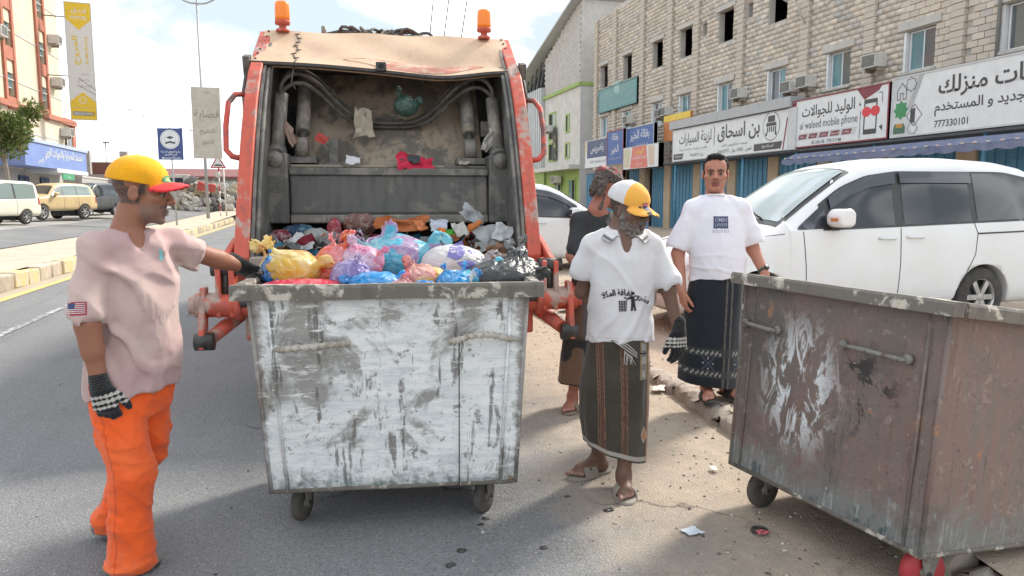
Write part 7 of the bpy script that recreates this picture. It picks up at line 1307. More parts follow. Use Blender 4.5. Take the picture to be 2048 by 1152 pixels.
s.chain([(-.06, .02, 1.345), Rs, (-.172, .065, 1.17)], [.055, .054, .062], .025); s.chain([(.14, .02, 1.345), Ls, (.272, .01, 1.14)], [.055, .056, .066], .025); cut_end(s, (-.172, .065, 1.17), (-.047, .07, -.255)); cut_end(s, (.272, .01, 1.14), (.087, -.015, -.23)); s.cone((-.166, .06, 1.20), (-.18, .09, 1.08), .047, .055, .004, op='s'); s.cone((.262, .012, 1.17), (.285, .005, 1.04), .049, .058, .004, op='s')
s.cone((.045, .03, 1.40), (.045, .03, 1.52), .062, .09, .008, op='s'); s.chain([(.045, -.07, 1.41), (.052, -.105, 1.31), (.055, -.118, 1.235)], [.056, .042, .012], .005, op='s'); s.half((.027, 0, .822), (0, 0, -1), .004)
fd2 = folds(11, .013, (8, 8, 3))
sh2 = link('polo_shirt', s.mesh('polo_shirt', .0055, lambda p: fd2(p) - .010 * np.clip(np.sin((p @ _n([1, 0, -.55])) * 46 + 3 * fbm(p * 4, 2)), 0, 1) ** 2 * np.clip((1.2 - p[:, 2]) / .3, 0, 1), lambda V, C: stripe(stripe(C, np.clip(fbm(V * 5 + 4, 4) * 2 - .2, 0, 1) * .35, (.52, .49, .47)), (np.abs(V[:, 2] - .845) < .003).astype(float) * .4, (.4, .4, .4)), base=WH, smooth=2), p2_, CLOTH)
# open collar: two folded leaves
def collar(parent, c, rx, ry, z0, tip, wd=.052, zs=.055, col=(.66, .64, .65), piping=(.03, .03, .04)):
    for sd in (-1, 1):
        V = []; C = []; n, m = 18, 6
        for i in range(n + 1):
            t = i / n; a = PI / 2 + (PI - .42) * t; ix = c[0] - sd * rx * -math.sin(a - PI / 2) * 1.0; iy = c[1] + ry * math.sin(a); drop = zs * max(0, (t - .25) / .75) ** 1.4; I = np.array([ix, iy, z0 - drop]); out = np.array([sd * abs(math.cos(a)) * 1.0 + sd * .25, -.35 * t, 0]); out = _n(out); w = wd * (1 + .35 * t)
            for j in range(m + 1):
                u = j / m; p = I + out * w * u + np.array([0, -.012 * t * u, .012 * math.sin(u * PI) - .042 * u * (1 - .15 * t)]); V.append(p); C.append(piping if (.80 < u < .93) else col)
        N = len(V); V2 = [p + np.array([0, -.001, .004]) for p in V]; F = []
        for i in range(n):
            for j in range(m): q = (i * (m + 1) + j, (i + 1) * (m + 1) + j, (i + 1) * (m + 1) + j + 1, i * (m + 1) + j + 1); F += [q, tuple(x + N for x in q)]
        rimv = [j for j in range(m + 1)] + [i * (m + 1) + m for i in range(1, n + 1)] + [n * (m + 1) + j for j in range(m - 1, -1, -1)] + [i * (m + 1) for i in range(n - 1, 0, -1)]
        for k in range(len(rimv)): a_, b_ = rimv[k], rimv[(k + 1) % len(rimv)]; F.append((a_, b_, b_ + N, a_ + N))
        me = mesh_np('collar', np.array(V + V2), F, True, np.array(C + C)); link('collar', me, parent, CLOTH)
collar(p2_, (.045, .01), .068, .075, 1.425, None)
INK = pm('print_black', (.02, .02, .022), .8, bump=0); tm = text_mesh(ar('مشروع نظافة المكلا'), width=.255, height=.05, bold=.04)
def arcT(c): r_ = .22; a = c[0] / r_; return (.045 + math.sin(a) * (r_ + c[1]), -.5, .985 + math.cos(a) * (r_ + c[1]) - .13 - c[0] * .12)
on_cloth(sh2, tm, arcT, (0, 1, 0), INK, .003, 'slogan_print')
manp = [[(.012, -.055), (.022, -.055), (.028, -.02), (.03, .01), (.02, .02), (.0, .012), (-.012, .004), (-.012, -.002), (.004, .002), (.012, .004), (.014, -.015)], [(.03, -.055), (.04, -.055), (.034, -.02), (.03, .0), (.024, -.02)], [(.022 + .008 * math.cos(t), .032 + .008 * math.sin(t)) for t in np.linspace(0, 6.28, 12, endpoint=False)], [(-.022, .012), (-.012, .016), (-.012, .008), (-.020, .004)]]
for q in manp: emblem(p2_, sh2, [(q, INK, 'bin_man_print')], lambda c: (.055 + c[0] * 1.05, -.5, 1.045 + c[1] * 1.05), (0, 1, 0), .003)
for k in range(5): emblem(p2_, sh2, [([(-.045 + k * .0075, -.058 + .0), (-.041 + k * .0075, -.058), (-.042 + k * .0085, -.005), (-.047 + k * .0085, -.005)], INK, 'basket_print')], lambda c: (.055 + c[0] * 1.05, -.5, 1.045 + c[1] * 1.05), (0, 1, 0), .003)
for k in range(4): emblem(p2_, sh2, [([(-.049, -.05 + k * .014), (-.006, -.05 + k * .014), (-.006, -.047 + k * .014), (-.049, -.047 + k * .014)], INK, 'basket_print')], lambda c: (.055 + c[0] * 1.05, -.5, 1.045 + c[1] * 1.05), (0, 1, 0), .0032)
def futa2(u, v, P):
    C = np.tile(np.array((.062, .053, .042)), (len(u), 1)); x = P[:, 0]; fr = (P[:, 1] < .02); w = np.clip(fbm(P * 9, 3) * 1.5, -1, 1)[:, None]; C = C * (1 + .22 * w)
    for x0 in (-.075, .045):
        for k, (dx, c, hw) in enumerate([(-.020, (.27, .13, .085), .0022), (-.010, (.22, .10, .065), .003), (.001, (.16, .06, .045), .003), (.011, (.27, .13, .085), .0022)]): C = stripe(C, fr * (np.abs(x - x0 - dx - .02 * (v - .5)) < hw).astype(float), c, .9)
    for vv, hw in ((.955, .006), (.968, .005), (.982, .006)): C = stripe(C, (np.abs(v - vv) < hw).astype(float), (.42, .39, .36), .85)
    x1 = .145; up = (v < .36) & (v > .02); C = stripe(C, fr * up * (np.abs(x - x1) < .013) * (((v * 90) % 1) < .75), (.40, .38, .37), .85); C = stripe(C, fr * up * (np.abs(np.abs(x - x1) - .017) < .003), (.38, .28, .10), .8); C = stripe(C, fr * (v > .16) * (v < .175) * (np.abs(x - x1) < .018), (.03, .03, .03)); dm = np.abs(x - x1 - .012) / .02 + np.abs(v - .78) / .065; C = stripe(C, fr * (dm < 1), (.40, .19, .07), .9); C = stripe(C, fr * (dm < 1) * (dm > .72), (.45, .42, .36), .8); C = stripe(C, fr * (np.abs(x - .178) < .006), (.34, .15, .08), .7); return C
sk2 = skirt(p2_, [(.025, .005, .88, .155, .115), (.02, .01, .7, .172, .13), (.005, .015, .5, .185, .15), (.005, .02, .34, .18, .15), (.012, .02, .17, .165, .135)], futa2, 'futa', 0, .010, 7, 1.3, hemf=lambda x, y: .03 - .055 * x)
# tucked fold of the wrap at the waist with a striped edge and fringe
emblem(p2_, sk2, [([(-.035, .835), (.125, .835), (.118, .745), (.10, .735), (.03, .785)], pm('fold_brown', (.060, .050, .040), .9), 'waist_fold')], lambda c: (c[0], -.5, c[1]), (0, 1, 0), .009)
for k in range(3): o_ = .010 * k; emblem(p2_, sk2, [([(-.025 + o_, .832), (.035 + o_ * .8, .792 + o_), (.105, .742 + o_ * 1.1), (.105, .747 + o_ * 1.1), (.037 + o_ * .8, .797 + o_), (-.018 + o_, .835)], pm('fold_white', (.50, .48, .45), .9), 'fold_stripe')], lambda c: (c[0], -.5, c[1]), (0, 1, 0), .012)
mb = MB()
for k in range(9): a = random.Random(k); mb.tube([(.035 + k * .005, -.138, .785 - k * .004), (.03 + k * .006 + a.uniform(-.006, .006), -.146, .745), (.025 + k * .007 + a.uniform(-.012, .012), -.146, .712)], .0022, 5)
mb.build('fringe', pm('fringe_thread', (.42, .40, .38), .9), p2_)
dL, nL = (.02, -.05, -1), (-.35, .9, 0); s = Sdf(); hand(s, Lw, dL, nL, None, (18, 22, 20), 26, .0045, side=1); s.cone(np.array(Lw) + (0, 0, .05), Lw, .034, .033, .01); link('glove', s.mesh('glove', .0042, None, knitcol(Lw, dL, nL, bands=((.036, .043), (.056, .063), (.078, .081)), side=1)), p2_, KNIT)
sandal(p2_, (.055, -.05), (-.05, -1), 0.0, (.30, .265, .225)); sandal(p2_, (-.055, .20), (-.85, -.55), 0.0, (.27, .24, .20))
HC = frame(HM[1] + (0, 0, .004), (.72, -.68, -.20))
def c2f(V, C):
    q = (V - HC[1]) @ HC[0]; wh = (q[:, 1] < .028) & (q[:, 2] > .0); C = stripe(C, wh.astype(float), (.62, .60, .60)); C = stripe(C, np.clip(fbm(V * 15, 3) * 2 - .3, 0, 1) * .3, (.55, .30, .10)); nb = (np.abs(q[:, 0] - .028) < .018 + .01 * vnoise(V * 60)) & (q[:, 1] > .142); return stripe(C, nb.astype(float), (.04, .045, .05))
cp2 = cap(p2_, HC, (.80, .40, .075), (.82, .40, .08), c2f, .07, .42)
NVY = pm('badge_navy', (.03, .035, .10), .7, bump=0); PNK = pm('badge_pink', (.62, .16, .22), .7, bump=0); bT = lambda c: HC[1] + HC[0] @ np.array([.012 + c[0], .3, .088 + c[1]]); bD = -HC[0] @ np.array([0, 1, .3])
emblem(p2_, cp2, [([(-.02, -.02), (.02, -.02), (.022, -.005), (.018, .005), (.022, .02), (0, .024), (-.022, .02), (-.018, .005), (-.022, -.005)], NVY, 'badge')], bT, bD, .0015); emblem(p2_, cp2, [([(-.017, .007), (.017, .007), (.019, .018), (0, .021), (-.019, .018)], PNK, 'badge')], bT, bD, .003)
# ================================================================= man behind with the headscarf and black shirt
SK3 = (.36, .14, .095)
p3_ = person('man seen from behind in a black shirt and patterned headscarf', (1.92, 5.2, 0))
HM = frame((.215, .0, 1.635), (.80, .42, -.32)); s = Sdf(); head(s, HM, SK3, (.02, .018, .016))
Rs, Re, Rw = (.01, -.10, 1.405), (-.055, -.17, 1.16), (.035, -.175, .965); Ls = (.26, .16, 1.40); Le, Lw = (.36, .15, 1.15), (.42, .05, 1.0)
s.loft([(.15, .01, 1.48, .07, .07), (.13, .02, 1.40, .18, .09), (.11, .02, 1.1, .15, .10), (.10, .02, .85, .14, .10)], R_(48), .03, SK3); s.chain([(.10, -.02, 1.41), Rs, Re, Rw], [.06, .052, .042, .030], .02, SK3); s.chain([(.18, .06, 1.41), Ls, Le, Lw], [.06, .05, .04, .03], .02, SK3); hand(s, Rw, (.35, .0, -.9), (.3, .9, 0), SK3, (20, 30, 25), side=-1); hand(s, Lw, (.5, -.3, -.6), (0, .5, -.5), SK3)
s.chain([(.05, -.03, .85), (.02, -.04, .45), (-.03, -.03, .10)], [.08, .055, .036], .02, SK3); s.chain([(.16, .08, .85), (.15, .09, .45), (.16, .1, .10)], [.08, .055, .036], .02, SK3); foot(s, (-.03, -.03, .10), (-.25, -1), SK3); foot(s, (.16, .1, .10), (.6, .5), SK3); link('body', s.mesh('body', .006), p3_, SKIN)
s = Sdf(); s.loft([(.15, .01, 1.465, .09, .07), (.14, .02, 1.43, .15, .09), (.13, .02, 1.30, .18, .12), (.115, .02, 1.1, .175, .125), (.11, .02, .9, .17, .13)], R_(48), .025); s.chain([(.09, -.03, 1.42), Rs, (-.035, -.155, 1.21)], [.055, .06, .068], .025); s.chain([(.18, .07, 1.42), Ls, (.32, .155, 1.22)], [.055, .06, .068], .025); s.cone((-.03, -.145, 1.22), (-.05, -.165, 1.12), .053, .061, .004, op='s'); s.cone(HM[1] + (-.03, 0, -.13), HM[1] + (-.02, 0, -.02), .065, .085, .008, op='s')
link('t_shirt', s.mesh('t_shirt', .007, folds(21, .011), None, base=(.02, .02, .02)), p3_, pm('black_cotton', (.020, .021, .024), .9, c2=(.035, .036, .04), bump=.2, bscale=200))
def futa3(u, v, P): C = np.tile(np.array((.17, .10, .065)), (len(u), 1)); C = stripe(C, np.clip((P[:, 0] - .02) / .02, 0, 1), (.125, .125, .125), .9); C = stripe(C, ((v > .50) & (P[:, 0] < .09) & (P[:, 0] > -.2) & (vnoise(np.stack([v * 6, P[:, 0] * 9, v], 1)) > -.35)).astype(float) * np.clip((v - .5) / .06, 0, 1), (.025, .03, .032), .9); return stripe(C, (v > .985).astype(float), (.02, .02, .02))
skirt(p3_, [(.10, .02, .95, .16, .13), (.085, .02, .7, .175, .15), (.06, .02, .4, .185, .16), (.05, .02, .20, .19, .165)], futa3, 'futa', R_(30), .014, 6, 2.2, 220, 120); sandal(p3_, (-.03, -.03), (-.25, -1), 0.0, (.22, .17, .13)); sandal(p3_, (.16, .1), (.6, .5), 0.0, (.22, .17, .13))
s = Sdf(); R, t = HM
for k in range(8):
    z = .045 + .013 * k; rr = .098 * math.cos(max(0, (k - 1) * .17)) + .004 * (k % 2); s.chain([(rr * .84 * math.cos(a), rr * 1.05 * math.sin(a) - .012, z + .018 * math.sin(a + k * .8) + .012 * math.cos(a * 2 + k)) for a in np.linspace(0, 2 * PI, 18)], [.0155] * 18, .008, M=HM)
s.ell((0, -.012, .095), (.075, .088, .055), .02, M=HM); s.chain([(.03, -.095, .06), (.035, -.125, .02), (.03, -.135, -.05), (.02, -.13, -.085)], [.028, .034, .032, .02], .015, M=HM); s.chain([(.055, -.08, .05), (.075, -.10, -.01), (.07, -.105, -.07)], [.022, .028, .02], .015, M=HM); s.chain([(.075, -.06, -.06), (.08, -.06, -.12)], [.006, .005], .004, M=HM); s.cone((.08, -.06, -.12), (.08, -.062, -.165), .008, .014, .004, M=HM)
def keff(V, C):
    q = (V - t) @ R; a = vnoise(V * 70); b = np.sin(q[:, 2] * 420 + 3 * vnoise(V * 25)); C = np.tile(np.array((.075, .055, .048)), (len(V), 1)); C = stripe(C, np.clip(b * 3, 0, 1) * np.clip(a * 4 + .4, 0, 1), (.30, .25, .22), .6); C = stripe(C, np.clip(a * 5 - 1.2, 0, 1), (.02, .02, .02)); return stripe(C, np.clip((q[:, 2] - .09) / .03, 0, 1) * np.clip(vnoise(V * 40) * 3, 0, 1), (.36, .07, .07), .8)
link('headscarf', s.mesh('headscarf', .005, lambda p: -.006 * (ridged(p * 34, 2) - .5), keff, base=(.1, .1, .1)), p3_, CLOTH)
# ================================================================= man in the white sweatshirt
SK4 = (.45, .20, .135)
p4_ = person('man in a white shirt with a dark square print and black wrap, facing the camera', (2.86, 4.86, 0))
HM = frame((-.02, .0, 1.742), (-.24, -.97, -.04)); s = Sdf(); head(s, HM, SK4, (.015, .013, .012), (.22, .075, .065), fat=.006)
Rs, Re, Rw = (-.175, .0, 1.485), (-.27, .02, 1.17), (-.25, -.05, .90); Ls, Le, Lw = (.165, .0, 1.495), (.28, .03, 1.20), (.335, -.08, 1.03)
s.loft([(-.02, .01, 1.58, .07, .07), (-.01, .01, 1.50, .19, .10), (0, .01, 1.25, .17, .12), (.0, .01, .95, .16, .12)], 0, .03, SK4); s.ell((0, .05, -.10), (.05, .045, .03), .02, SK4, M=HM)
s.chain([(-.1, .01, 1.51), Rs, Re, Rw], [.065, .058, .046, .032], .02, SK4); s.chain([(.1, .01, 1.51), Ls, Le, Lw], [.065, .058, .046, .032], .02, SK4); hand(s, Rw, (.16, -.05, -1), (.9, .3, .1), SK4, (18, 24, 20), 24, side=-1); hand(s, Lw, (.05, -.35, -.9), (-.6, .6, -.3), SK4, (20, 25, 20), 24)
s.chain([(-.06, .02, .95), (-.07, .0, .55), (-.045, -.02, .20)], [.08, .06, .038], .02, SK4); s.chain([(.10, .02, .95), (.12, .02, .55), (.12, .04, .20)], [.08, .06, .038], .02, SK4); foot(s, (-.045, -.02, .20), (-.12, -1), SK4, z0=.125); foot(s, (.12, .04, .20), (.3, -1), SK4, z0=.125)
def f4(V, C): q = (V - HM[1]) @ HM[0]; m = (q[:, 2] < -.03) & (q[:, 2] > -.125) & (q[:, 1] > .0); C = stripe(C, m * np.clip(.2 + .6 * vnoise(V * 150), 0, 1) * .35, (.10, .06, .05)); return stripe(C, np.clip(1 - np.abs(q[:, 2] + .047) / .006, 0, 1) * (q[:, 1] > .085) * .45, (.06, .035, .03))
link('body', s.mesh('body', .0052, colf=f4), p4_, SKIN)
s = Sdf(); s.ell((0, -.016, .055), (.0885, .108, .094), .01, M=HM); s.half(HM[1] + HM[0] @ np.array([0, .066, .080]), HM[0] @ np.array([0, 1, -.55]), .01); s.half(HM[1] + HM[0] @ np.array([0, .0, -.045]), HM[0] @ np.array([0, .35, -1]), .01); s.ell((0, .058, .124), (.058, .038, .024), .015, M=HM); link('hair', s.mesh('hair', .0045, lambda p: -.005 * vnoise(p * 120) - .004 * vnoise(p * 55), base=(.013, .012, .012), colf=lambda V, C: C), p4_, HAIR)
WT = np.array((.76, .74, .80)); s = Sdf(); s.loft([(-.015, .01, 1.575, .09, .07), (-.01, .01, 1.54, .155, .09), (.0, .0, 1.44, .188, .12), (.005, -.01, 1.25, .190, .138), (.015, -.01, 1.1, .198, .145), (.02, -.005, .98, .195, .142)], 0, .025)
s.chain([(-.1, .01, 1.525), Rs, (-.268, .015, 1.235)], [.06, .068, .076], .03); s.chain([(.1, .01, 1.525), Ls, (.262, .02, 1.27)], [.06, .068, .076], .03); cut_end(s, (-.268, .015, 1.235), (-.095, .02, -.315), .085); cut_end(s, (.262, .02, 1.27), (.115, .03, -.295), .085); s.cone((-.258, .015, 1.27), (-.28, .015, 1.11), .056, .066, .004, op='s'); s.cone((.252, .018, 1.30), (.284, .025, 1.14), .056, .066, .004, op='s'); s.cone((-.02, .0, 1.58), (-.02, -.005, 1.70), .066, .085, .006, op='s'); s.half((0, 0, 1.005), (.12, 0, -1), .004); s.half((-.29, 0, 1.215), (-.15, 0, -1), .003) if 0 else None
fd4 = folds(33, .011, (7, 7, 3)); sh4 = link('sweatshirt', s.mesh('sweatshirt', .006, lambda p: fd4(p) - .006 * np.clip(np.sin(p[:, 2] * 62 + 5 * fbm(p * 4, 2)), 0, 1) ** 2 * np.clip((1.25 - p[:, 2]) / .2, 0, 1), lambda V, C: C, base=WT, smooth=2), p4_, CLOTH)
mb = MB(); mb.tube([(-.02 + .070 * math.cos(a), -.002 + .066 * math.sin(a), 1.588 - .018 * -math.sin(a) * -1 * (1) + .012 * math.sin(a)) for a in np.linspace(0, 2 * PI, 30, endpoint=False)], .009, 8, close=True); me = mb.mesh('neck_rib'); set_col(me, np.tile(WT, (len(me.vertices), 1))); link('neck_rib', me, p4_, CLOTH)
NB_ = pm('print_navy', (.06, .075, .13), .8, bump=0); PL_ = pm('print_lilac', (.36, .37, .52), .8, bump=0); T4 = lambda c: (-.005 + c[0], -.6, 1.40 + c[1]); emblem(p4_, sh4, [([(-.052, -.043), (.052, -.043), (.052, .043), (-.052, .043)], NB_, 'square_print')], T4, (0, 1, 0), .002)
on_cloth(sh4, text_mesh('OMEN', width=.085, height=.026, bold=.01), lambda c: (-.005 + c[0], -.6, 1.418 + c[1]), (0, 1, 0), PL_, .0035, 'square_lettering'); on_cloth(sh4, text_mesh('LVVY//9', width=.085, height=.024, bold=.01), lambda c: (-.005 + c[0], -.6, 1.382 + c[1]), (0, 1, 0), PL_, .0035, 'square_lettering'); on_cloth(sh4, text_mesh('EGOTICS', width=.115, height=.020), lambda c: (-.005 + c[0], -.6, 1.338 + c[1]), (0, 1, 0), PL_, .003, 'chest_lettering')
def futa4(u, v, P):
    C = np.tile(np.array((.016, .020, .027)), (len(u), 1)); x = P[:, 0]; fr = P[:, 1] < .03
    for x0 in (.045, .085): C = stripe(C, fr * (np.abs(x - x0 - .02 * (.5 - v)) < .007).astype(float), (.11, .10, .09), .9)
    for v0 in (.705, .885):
        C = stripe(C, (np.abs(v - v0) < .035).astype(float), (.045, .048, .05), .8); fl = (np.abs(v - v0 - .010 * np.sin(x * 190)) < .011) & (np.abs(np.sin(x * 95)) > .45); C = stripe(C, fl.astype(float) * (x < .02), (.30, .30, .29), .9); C = stripe(C, fl.astype(float) * (x > .11), (.30, .30, .29), .9)
    for x0 in (-.075, .17):
        for dx, dv in ((0, 0), (.035, 0), (-.035, 0), (0, .045), (0, -.045)): C = stripe(C, fr * (((x - x0 - dx) / .007) ** 2 + ((v - .795 - dv) / .010) ** 2 < 1), (.28, .29, .30), .85)
        C = stripe(C, fr * (np.abs(np.abs(x - x0) - np.abs(v - .795) * .8) < .006) * (np.abs(x - x0) < .045), (.06, .075, .13), .9)
    wb = (v < .09) & fr & (x < .0) & (x > -.16); C = stripe(C, wb * (np.abs(v - .055 - .01 * np.sin(x * 260)) < .008), (.30, .30, .30), .8); return C
skirt(p4_, [(.02, .0, 1.06, .185, .135), (.005, .0, .9, .20, .15), (-.02, .0, .6, .215, .16), (-.03, .0, .35, .22, .17), (-.03, .0, .22, .222, .172)], futa4, 'futa', 0, .010, 5, .6, hemf=lambda x, y: -.03 * x - .005)
sandal(p4_, (-.045, -.02), (-.12, -1), .105, (.05, .045, .042)); sandal(p4_, (.12, .04), (.3, -1), .105, (.05, .045, .042))
d = _n(np.array(Lw) - np.array(Le)); c0 = np.array(Lw) - d * .03; w1 = MB(); Mx = Matrix(np.stack([_n(np.cross(d, [0, 0, 1])), np.cross(d, _n(np.cross(d, [0, 0, 1]))), d], 1).tolist()); w1.lathe([(.036, -.011), (.039, -.008), (.039, .008), (.036, .011)], (0, 0, 0), 24); o = w1.build('watch_strap', pm('watch_green', (.05, .07, .04), .6), p4_); o.matrix_local = Matrix.Translation(c0) @ Mx.to_4x4(); MB().lathe([(.020, 0), (.020, .009), (.017, .012)], (0, 0, 0), 20, 'y').build('watch_face', M_GREASE, o, 0, 1, (0, -.048, 0))
# ================================================================= STREET FURNITURE, TREE, WIRES
M_GALV = pm('galvanised', (.42, .43, .44), .45, c2=(.34, .345, .35), scale=6, bump=.05, metal=.3)
st = thing('street_lamp', 'tall slim street lamp post with two curved arms and a worn banner board', 'lamp post', (-6.25, 53.2, .42)); K = 50 / 35
MB().tube([(0, 0, 0), (-.05, .0, 6), (-.1, .0, 14.2)], [.11, .085, .06], 12).build('pole', M_GALV, st)
for sd in (-1, 1):
    for dz in (0, -.35): MB().tube(chaikin([(-.1, 0, 14.0 + dz), (-.1 + sd * .6, 0, 14.0 + dz * .9), (-.1 + sd * 1.4, 0, 14.35 + dz * .4), (-.1 + sd * 2.2, 0, 14.95)], 2), .06, 8).build('arm', M_GALV, st)
    MB().box((-.1 + sd * 2.4, 0, 15.0), (.6, .24, .1), (0, -sd * .3, 0)).build('lamp_head', M_GALV, st, .03, 2)
bl = MB().box((.18, -.12, 6.15), (1.75, .06, 4.55)).build('banner_board', pm('banner_bleached', (.50, .475, .42), .8, c2=(.42, .39, .33), scale=2.5, bump=.1), st)
IG = paint('faded_ink', (.22, .20, .17), .8)
for txt, z, h in (('مؤسسة', 8.1, .18), ('قصابة', 6.7, .6), ('الخليج', 5.6, .42), ('للحوم', 4.9, .38)): letters('lettering', txt, IG, bl, (.2, -.155, z), RF, height=h)
sg = thing('direction_sign', 'dark blue direction sign with a round university emblem on a thin post', 'sign', (-6.35, 41.3, .33)); DB_ = paint('sign_deep_blue', (.035, .06, .20), .4)
MB().tube([(0, 0, 0), (-.12, 0, 4.9)], [.045, .04], 10).build('post', M_GALV, sg); b_ = MB().box((-.1, -.06, 4.05), (1.2, .05, 1.56)).build('board', DB_, sg); b_.rotation_euler = (0, 0, R_(-8))
def onb(name, mb, m, y=-.088): o = mb.build(name, m, b_); return o
def ringd(r0, r1, z, m, y, n=28): mb = MB(); V = [(-.1 + r * math.cos(2 * PI * k / n), y, z + r * math.sin(2 * PI * k / n)) for r in (r0, r1) for k in range(n)]; mb.add(V, [(k, (k + 1) % n, n + (k + 1) % n, n + k) for k in range(n)]); return mb.build('emblem', m, b_)
ringd(.001, .47, 4.28, W_, -.090); ringd(.40, .425, 4.28, GR_, -.092); ringd(.27, .285, 4.28, GR_, -.092)
mb = MB(); mb.add([(-.1, -.093, 4.45), (.1, -.093, 4.37), (-.1, -.093, 4.29), (-.3, -.093, 4.37)], [(0, 1, 2, 3)]); mb.add([(-.34, -.093, 4.14), (-.1, -.093, 4.20), (-.1, -.093, 4.10), (-.34, -.093, 4.05)], [(0, 1, 2, 3)]); mb.add([(.14, -.093, 4.14), (-.1, -.093, 4.20), (-.1, -.093, 4.10), (.14, -.093, 4.05)], [(0, 1, 2, 3)]); mb.build('book_and_cap', K_, b_)
letters('lettering', 'جامعة الوفاق الحديثة', W_, b_, (-.1, -.092, 3.66), RF, width=.95, bold=.015); letters('lettering', 'فرع الشحر', W_, b_, (-.1, -.092, 3.52), RF, width=.6, bold=.015)
mb = MB(); mb.add([(-.55, -.092, 3.36), (-.45, -.092, 3.42), (-.45, -.092, 3.375), (.38, -.092, 3.375), (.38, -.092, 3.345), (-.45, -.092, 3.345), (-.45, -.092, 3.30)], [tuple(range(7))]); mb.build('arrow', W_, b_)
tr = thing('warning_sign', 'red-bordered triangular road hump warning sign on a striped post', 'sign', (-6.0, 58.6, .38))
R1 = paint('sign_red', (.45, .03, .05), .4)
def tri(r, y, m, nm, par): mb = MB(); mb.prism([(-.05 + r * math.cos(R_(a)), 3.85 + r * math.sin(R_(a))) for a in (90, 210, 330)], y, y + .015, 'y'); return mb.build(nm, m, par)
pl_ = tri(.64, -.10, R1, 'plate', tr); tri(.47, -.118, W_, 'plate_field', pl_); mb = MB(); mb.add([(-.05 + .30 * math.cos(t) * 1.0, -.122, 3.68 + .13 * max(0, math.sin(t))) for t in np.linspace(0, PI, 14)] , [tuple(range(14))]); mb.build('hump_symbol', K_, pl_)
for k in range(8): MB().cyl((-.03 + .0 * k, 0, k * .47), (-.03, 0, (k + 1) * .47), .05).build('post_band', [paint('post_white', (.6, .6, .58)), R1][(k % 3 == 1)], tr)
wp = thing('post', 'plain white post beside the triangular warning sign', 'post', (-5.65, 58.9, .38)); MB().cyl((0, 0, 0), (-.12, 0, 4.0), .06).build('pole', paint('post_white', (.6, .6, .58)), wp)
# tree by the parking ground
tt = thing('tree', 'broad-leaved tree with pale trunk in front of the blue fascia', 'tree', (-13.9, 41.6, .6)); tt.scale = (1.25, 1.25, 1.2)
mb = MB(); mb.tube([(.12, 0, 0), (.1, 0, 1.2), (0, 0, 2.6), (-.1, 0, 3.6)], [.09, .075, .065, .05], 10)
rt = random.Random(6); br = []
for k in range(12):
    a = rt.uniform(0, 6.28); e = (.0 + math.cos(a) * rt.uniform(.5, 1.9), math.sin(a) * rt.uniform(.5, 1.6), rt.uniform(3.0, 5.2)); br.append(e); mb.tube([(-.05, 0, rt.uniform(2.3, 3.4)), (e[0] * .5, e[1] * .5, e[2] * .8 + .3), e], [.04, .028, .012], 6)
mb.build('trunk', pm('bark', (.30, .26, .22), .9, c2=(.2, .17, .14), bump=.5, bscale=40), tt)
r = np.random.default_rng(12); V = []; F = []; C = []; LP = np.array([(0, 0, 0), (.35, .5, .05), (0, 1, -.08), (-.35, .5, .05)])
cl = [np.array(e) + r.normal(0, .25, 3) for e in br for _ in range(3)]
for i in range(7500):
    c = cl[r.integers(len(cl))]; d = r.normal(0, 1, 3); d /= np.linalg.norm(d); p = c + d * .42 * r.random() ** .4 * (1, 1, .8); ln = r.uniform(.12, .22); ax = _n(d + r.normal(0, .5, 3) + (0, 0, -.1)); sd_ = _n(np.cross(ax, r.normal(0, 1, 3))); nn = np.cross(ax, sd_)
    q = LP * (ln * .55, ln, ln); V.append(p + q[:, :1] * sd_ + q[:, 1:2] * ax + q[:, 2:] * nn); F.append(np.array([(0, 1, 2, 3)]) + 4 * i); C.append(np.tile(np.array([(.12, .17, .04), (.09, .135, .035), (.20, .23, .06), (.26, .22, .08)][r.choice(4, p=[.4, .3, .2, .1])]) * r.uniform(.8, 1.2), (4, 1)))
o = link('crown', mesh_np('crown', np.concatenate(V), np.concatenate(F), False, np.concatenate(C)), tt, vcm('leaf', .55, 0, trans=.3, var=.1))
# wires
def wire(label, a, b, sag, rad=.022):
    a, b = np.array(a, float), np.array(b, float); P = [a + (b - a) * t - np.array([0, 0, sag * 4 * t * (1 - t)]) for t in np.linspace(0, 1, 24)]; o = MB().tube(P, rad, 5).build('power_line', M_HOSE, None); return tag(o, label, 'wire', 'overhead lines')
wire('upper overhead line from the hotel banner towards the street', (-17.2, 68.3, 11.3), (-5.5, 64, 6.9), 1.2); wire('second overhead line below the upper one at the hotel banner', (-17.2, 68.3, 10.7), (-6.4, 75, 8.1), 1.0); wire('lowest overhead line crossing behind the blue direction sign', (-19.6, 68, 8.0), (-6.2, 66, 7.4), .5)
wire('leftmost of three lines over the truck roof', (6.6, 40.8, 10.2), (5.0, 25, 16.0), .2, .03); wire('middle one of three lines over the truck roof', (7.4, 41, 10.2), (5.7, 25, 16.0), .2, .03); wire('rightmost of three lines over the truck roof', (8.3, 40.8, 10.2), (6.5, 25, 16.0), .2, .03)
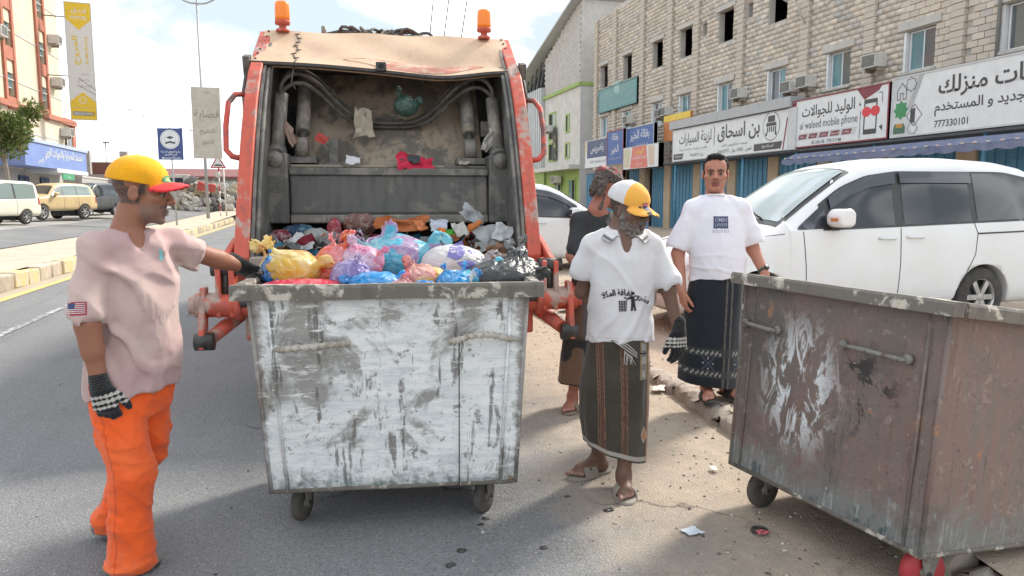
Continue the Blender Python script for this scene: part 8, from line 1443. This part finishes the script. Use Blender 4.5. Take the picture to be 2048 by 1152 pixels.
# motorcycles and barrel in front of the shutters
def motorcycle(label, loc, rz):
    t = thing('motorcycle', label, 'motorcycle', loc, rz, 'motorcycles by the blue shutters')
    for x in (-.62, .62):
        w = MB().lathe([(.22, -.03), (.28, -.045), (.31, -.02), (.31, .02), (.28, .045), (.22, .03)], (0, 0, 0), 24, 'y', cap=False).build('wheel', M_TYRE, t, 0, 1, (x, 0, .31)); mb = MB()
        for k in range(8): mb.box((.11 * math.cos(k * PI / 4), 0, .11 * math.sin(k * PI / 4)), (.22, .012, .014), (0, -k * PI / 4, 0))
        mb.build('spokes', M_RIM, w)
    MB().tube([(.62, 0, .31), (.45, 0, .75), (.36, 0, 1.0)], .025, 8).build('fork', M_RIM, t); MB().tube([(.30, -.33, 1.03), (.36, -.12, 1.0), (.36, .12, 1.0), (.30, .33, 1.03)], .014, 8).build('handlebar', M_TRIM, t)
    MB().lathe([(.02, -.26), (.10, -.2), (.13, -.05), (.12, .1), (.04, .2)], (.14, 0, .80), 16, 'x').build('tank', pm('tank_black', (.03, .03, .035), .3), t); MB().b2(-.55, .0, -.12, .12, .74, .84).build('seat', M_TRIM, t, .04, 2); MB().tube([(.36, 0, .9), (.05, 0, .35), (-.3, 0, .35), (-.62, 0, .31), (-.25, 0, .7), (.2, 0, .75)], .025, 8).build('frame', M_TRIM, t); MB().box((-.02, 0, .42), (.34, .24, .3)).build('engine', M_HYD, t, .04, 2); MB().lathe([(.02, 0), (.085, .03), (.085, .05)], (.42, 0, .88), 16, 'x').build('headlight', M_LAMPW, t); MB().tube([(.0, -.14, .3), (-.4, -.15, .3), (-.7, -.15, .4)], [.025, .035, .035], 8).build('exhaust', M_RIM, t); MB().tube([(-.9, 0, .5), (-.75, 0, .64), (-.5, 0, .66)], .05, 6).build('rear_mudguard', M_TRIM, t)
motorcycle('motorcycle nearest the white van, by the blue shutters', (9.4, 17.2, .1), 25); motorcycle('motorcycle farther back, behind the other one', (10.6, 19.6, .1), 50)
br_ = thing('water_barrel', 'faded blue plastic barrel beside the shop pillar', 'barrel', (9.6, 21.0, .1)); MB().lathe([(.30, 0), (.33, .05), (.33, .3), (.345, .32), (.33, .34), (.33, .62), (.345, .64), (.33, .66), (.33, .9), (.29, .98), (.1, 1.0)], (0, 0, 0), 28).build('drum', pm('barrel_blue', (.20, .28, .40), .5, c2=(.16, .22, .32)), br_); MB().lathe([(.06, 0), (.06, .04), (.02, .045)], (.12, 0, .98), 14).build('bung', M_TRIM, br_); br_.scale = (1.2, 1.2, 1.45)
bd = thing('leaning_board', 'white board leaning by the dark doorway of the shops', 'board', (17.6, 38.6, .1)); o = MB().b2(-.03, .03, -.45, .45, 0, 1.5).build('panel', W_, bd, .01, 1); o.rotation_euler = (0, .25, 0); MB().b2(-.045, -.035, -.3, .3, .3, 1.2).build('poster', paint('poster_blue', (.1, .2, .4)), o)

for o_ in [x for x in bpy.data.scenes if x.name == 'lettering_bench']: bpy.data.scenes.remove(o_)
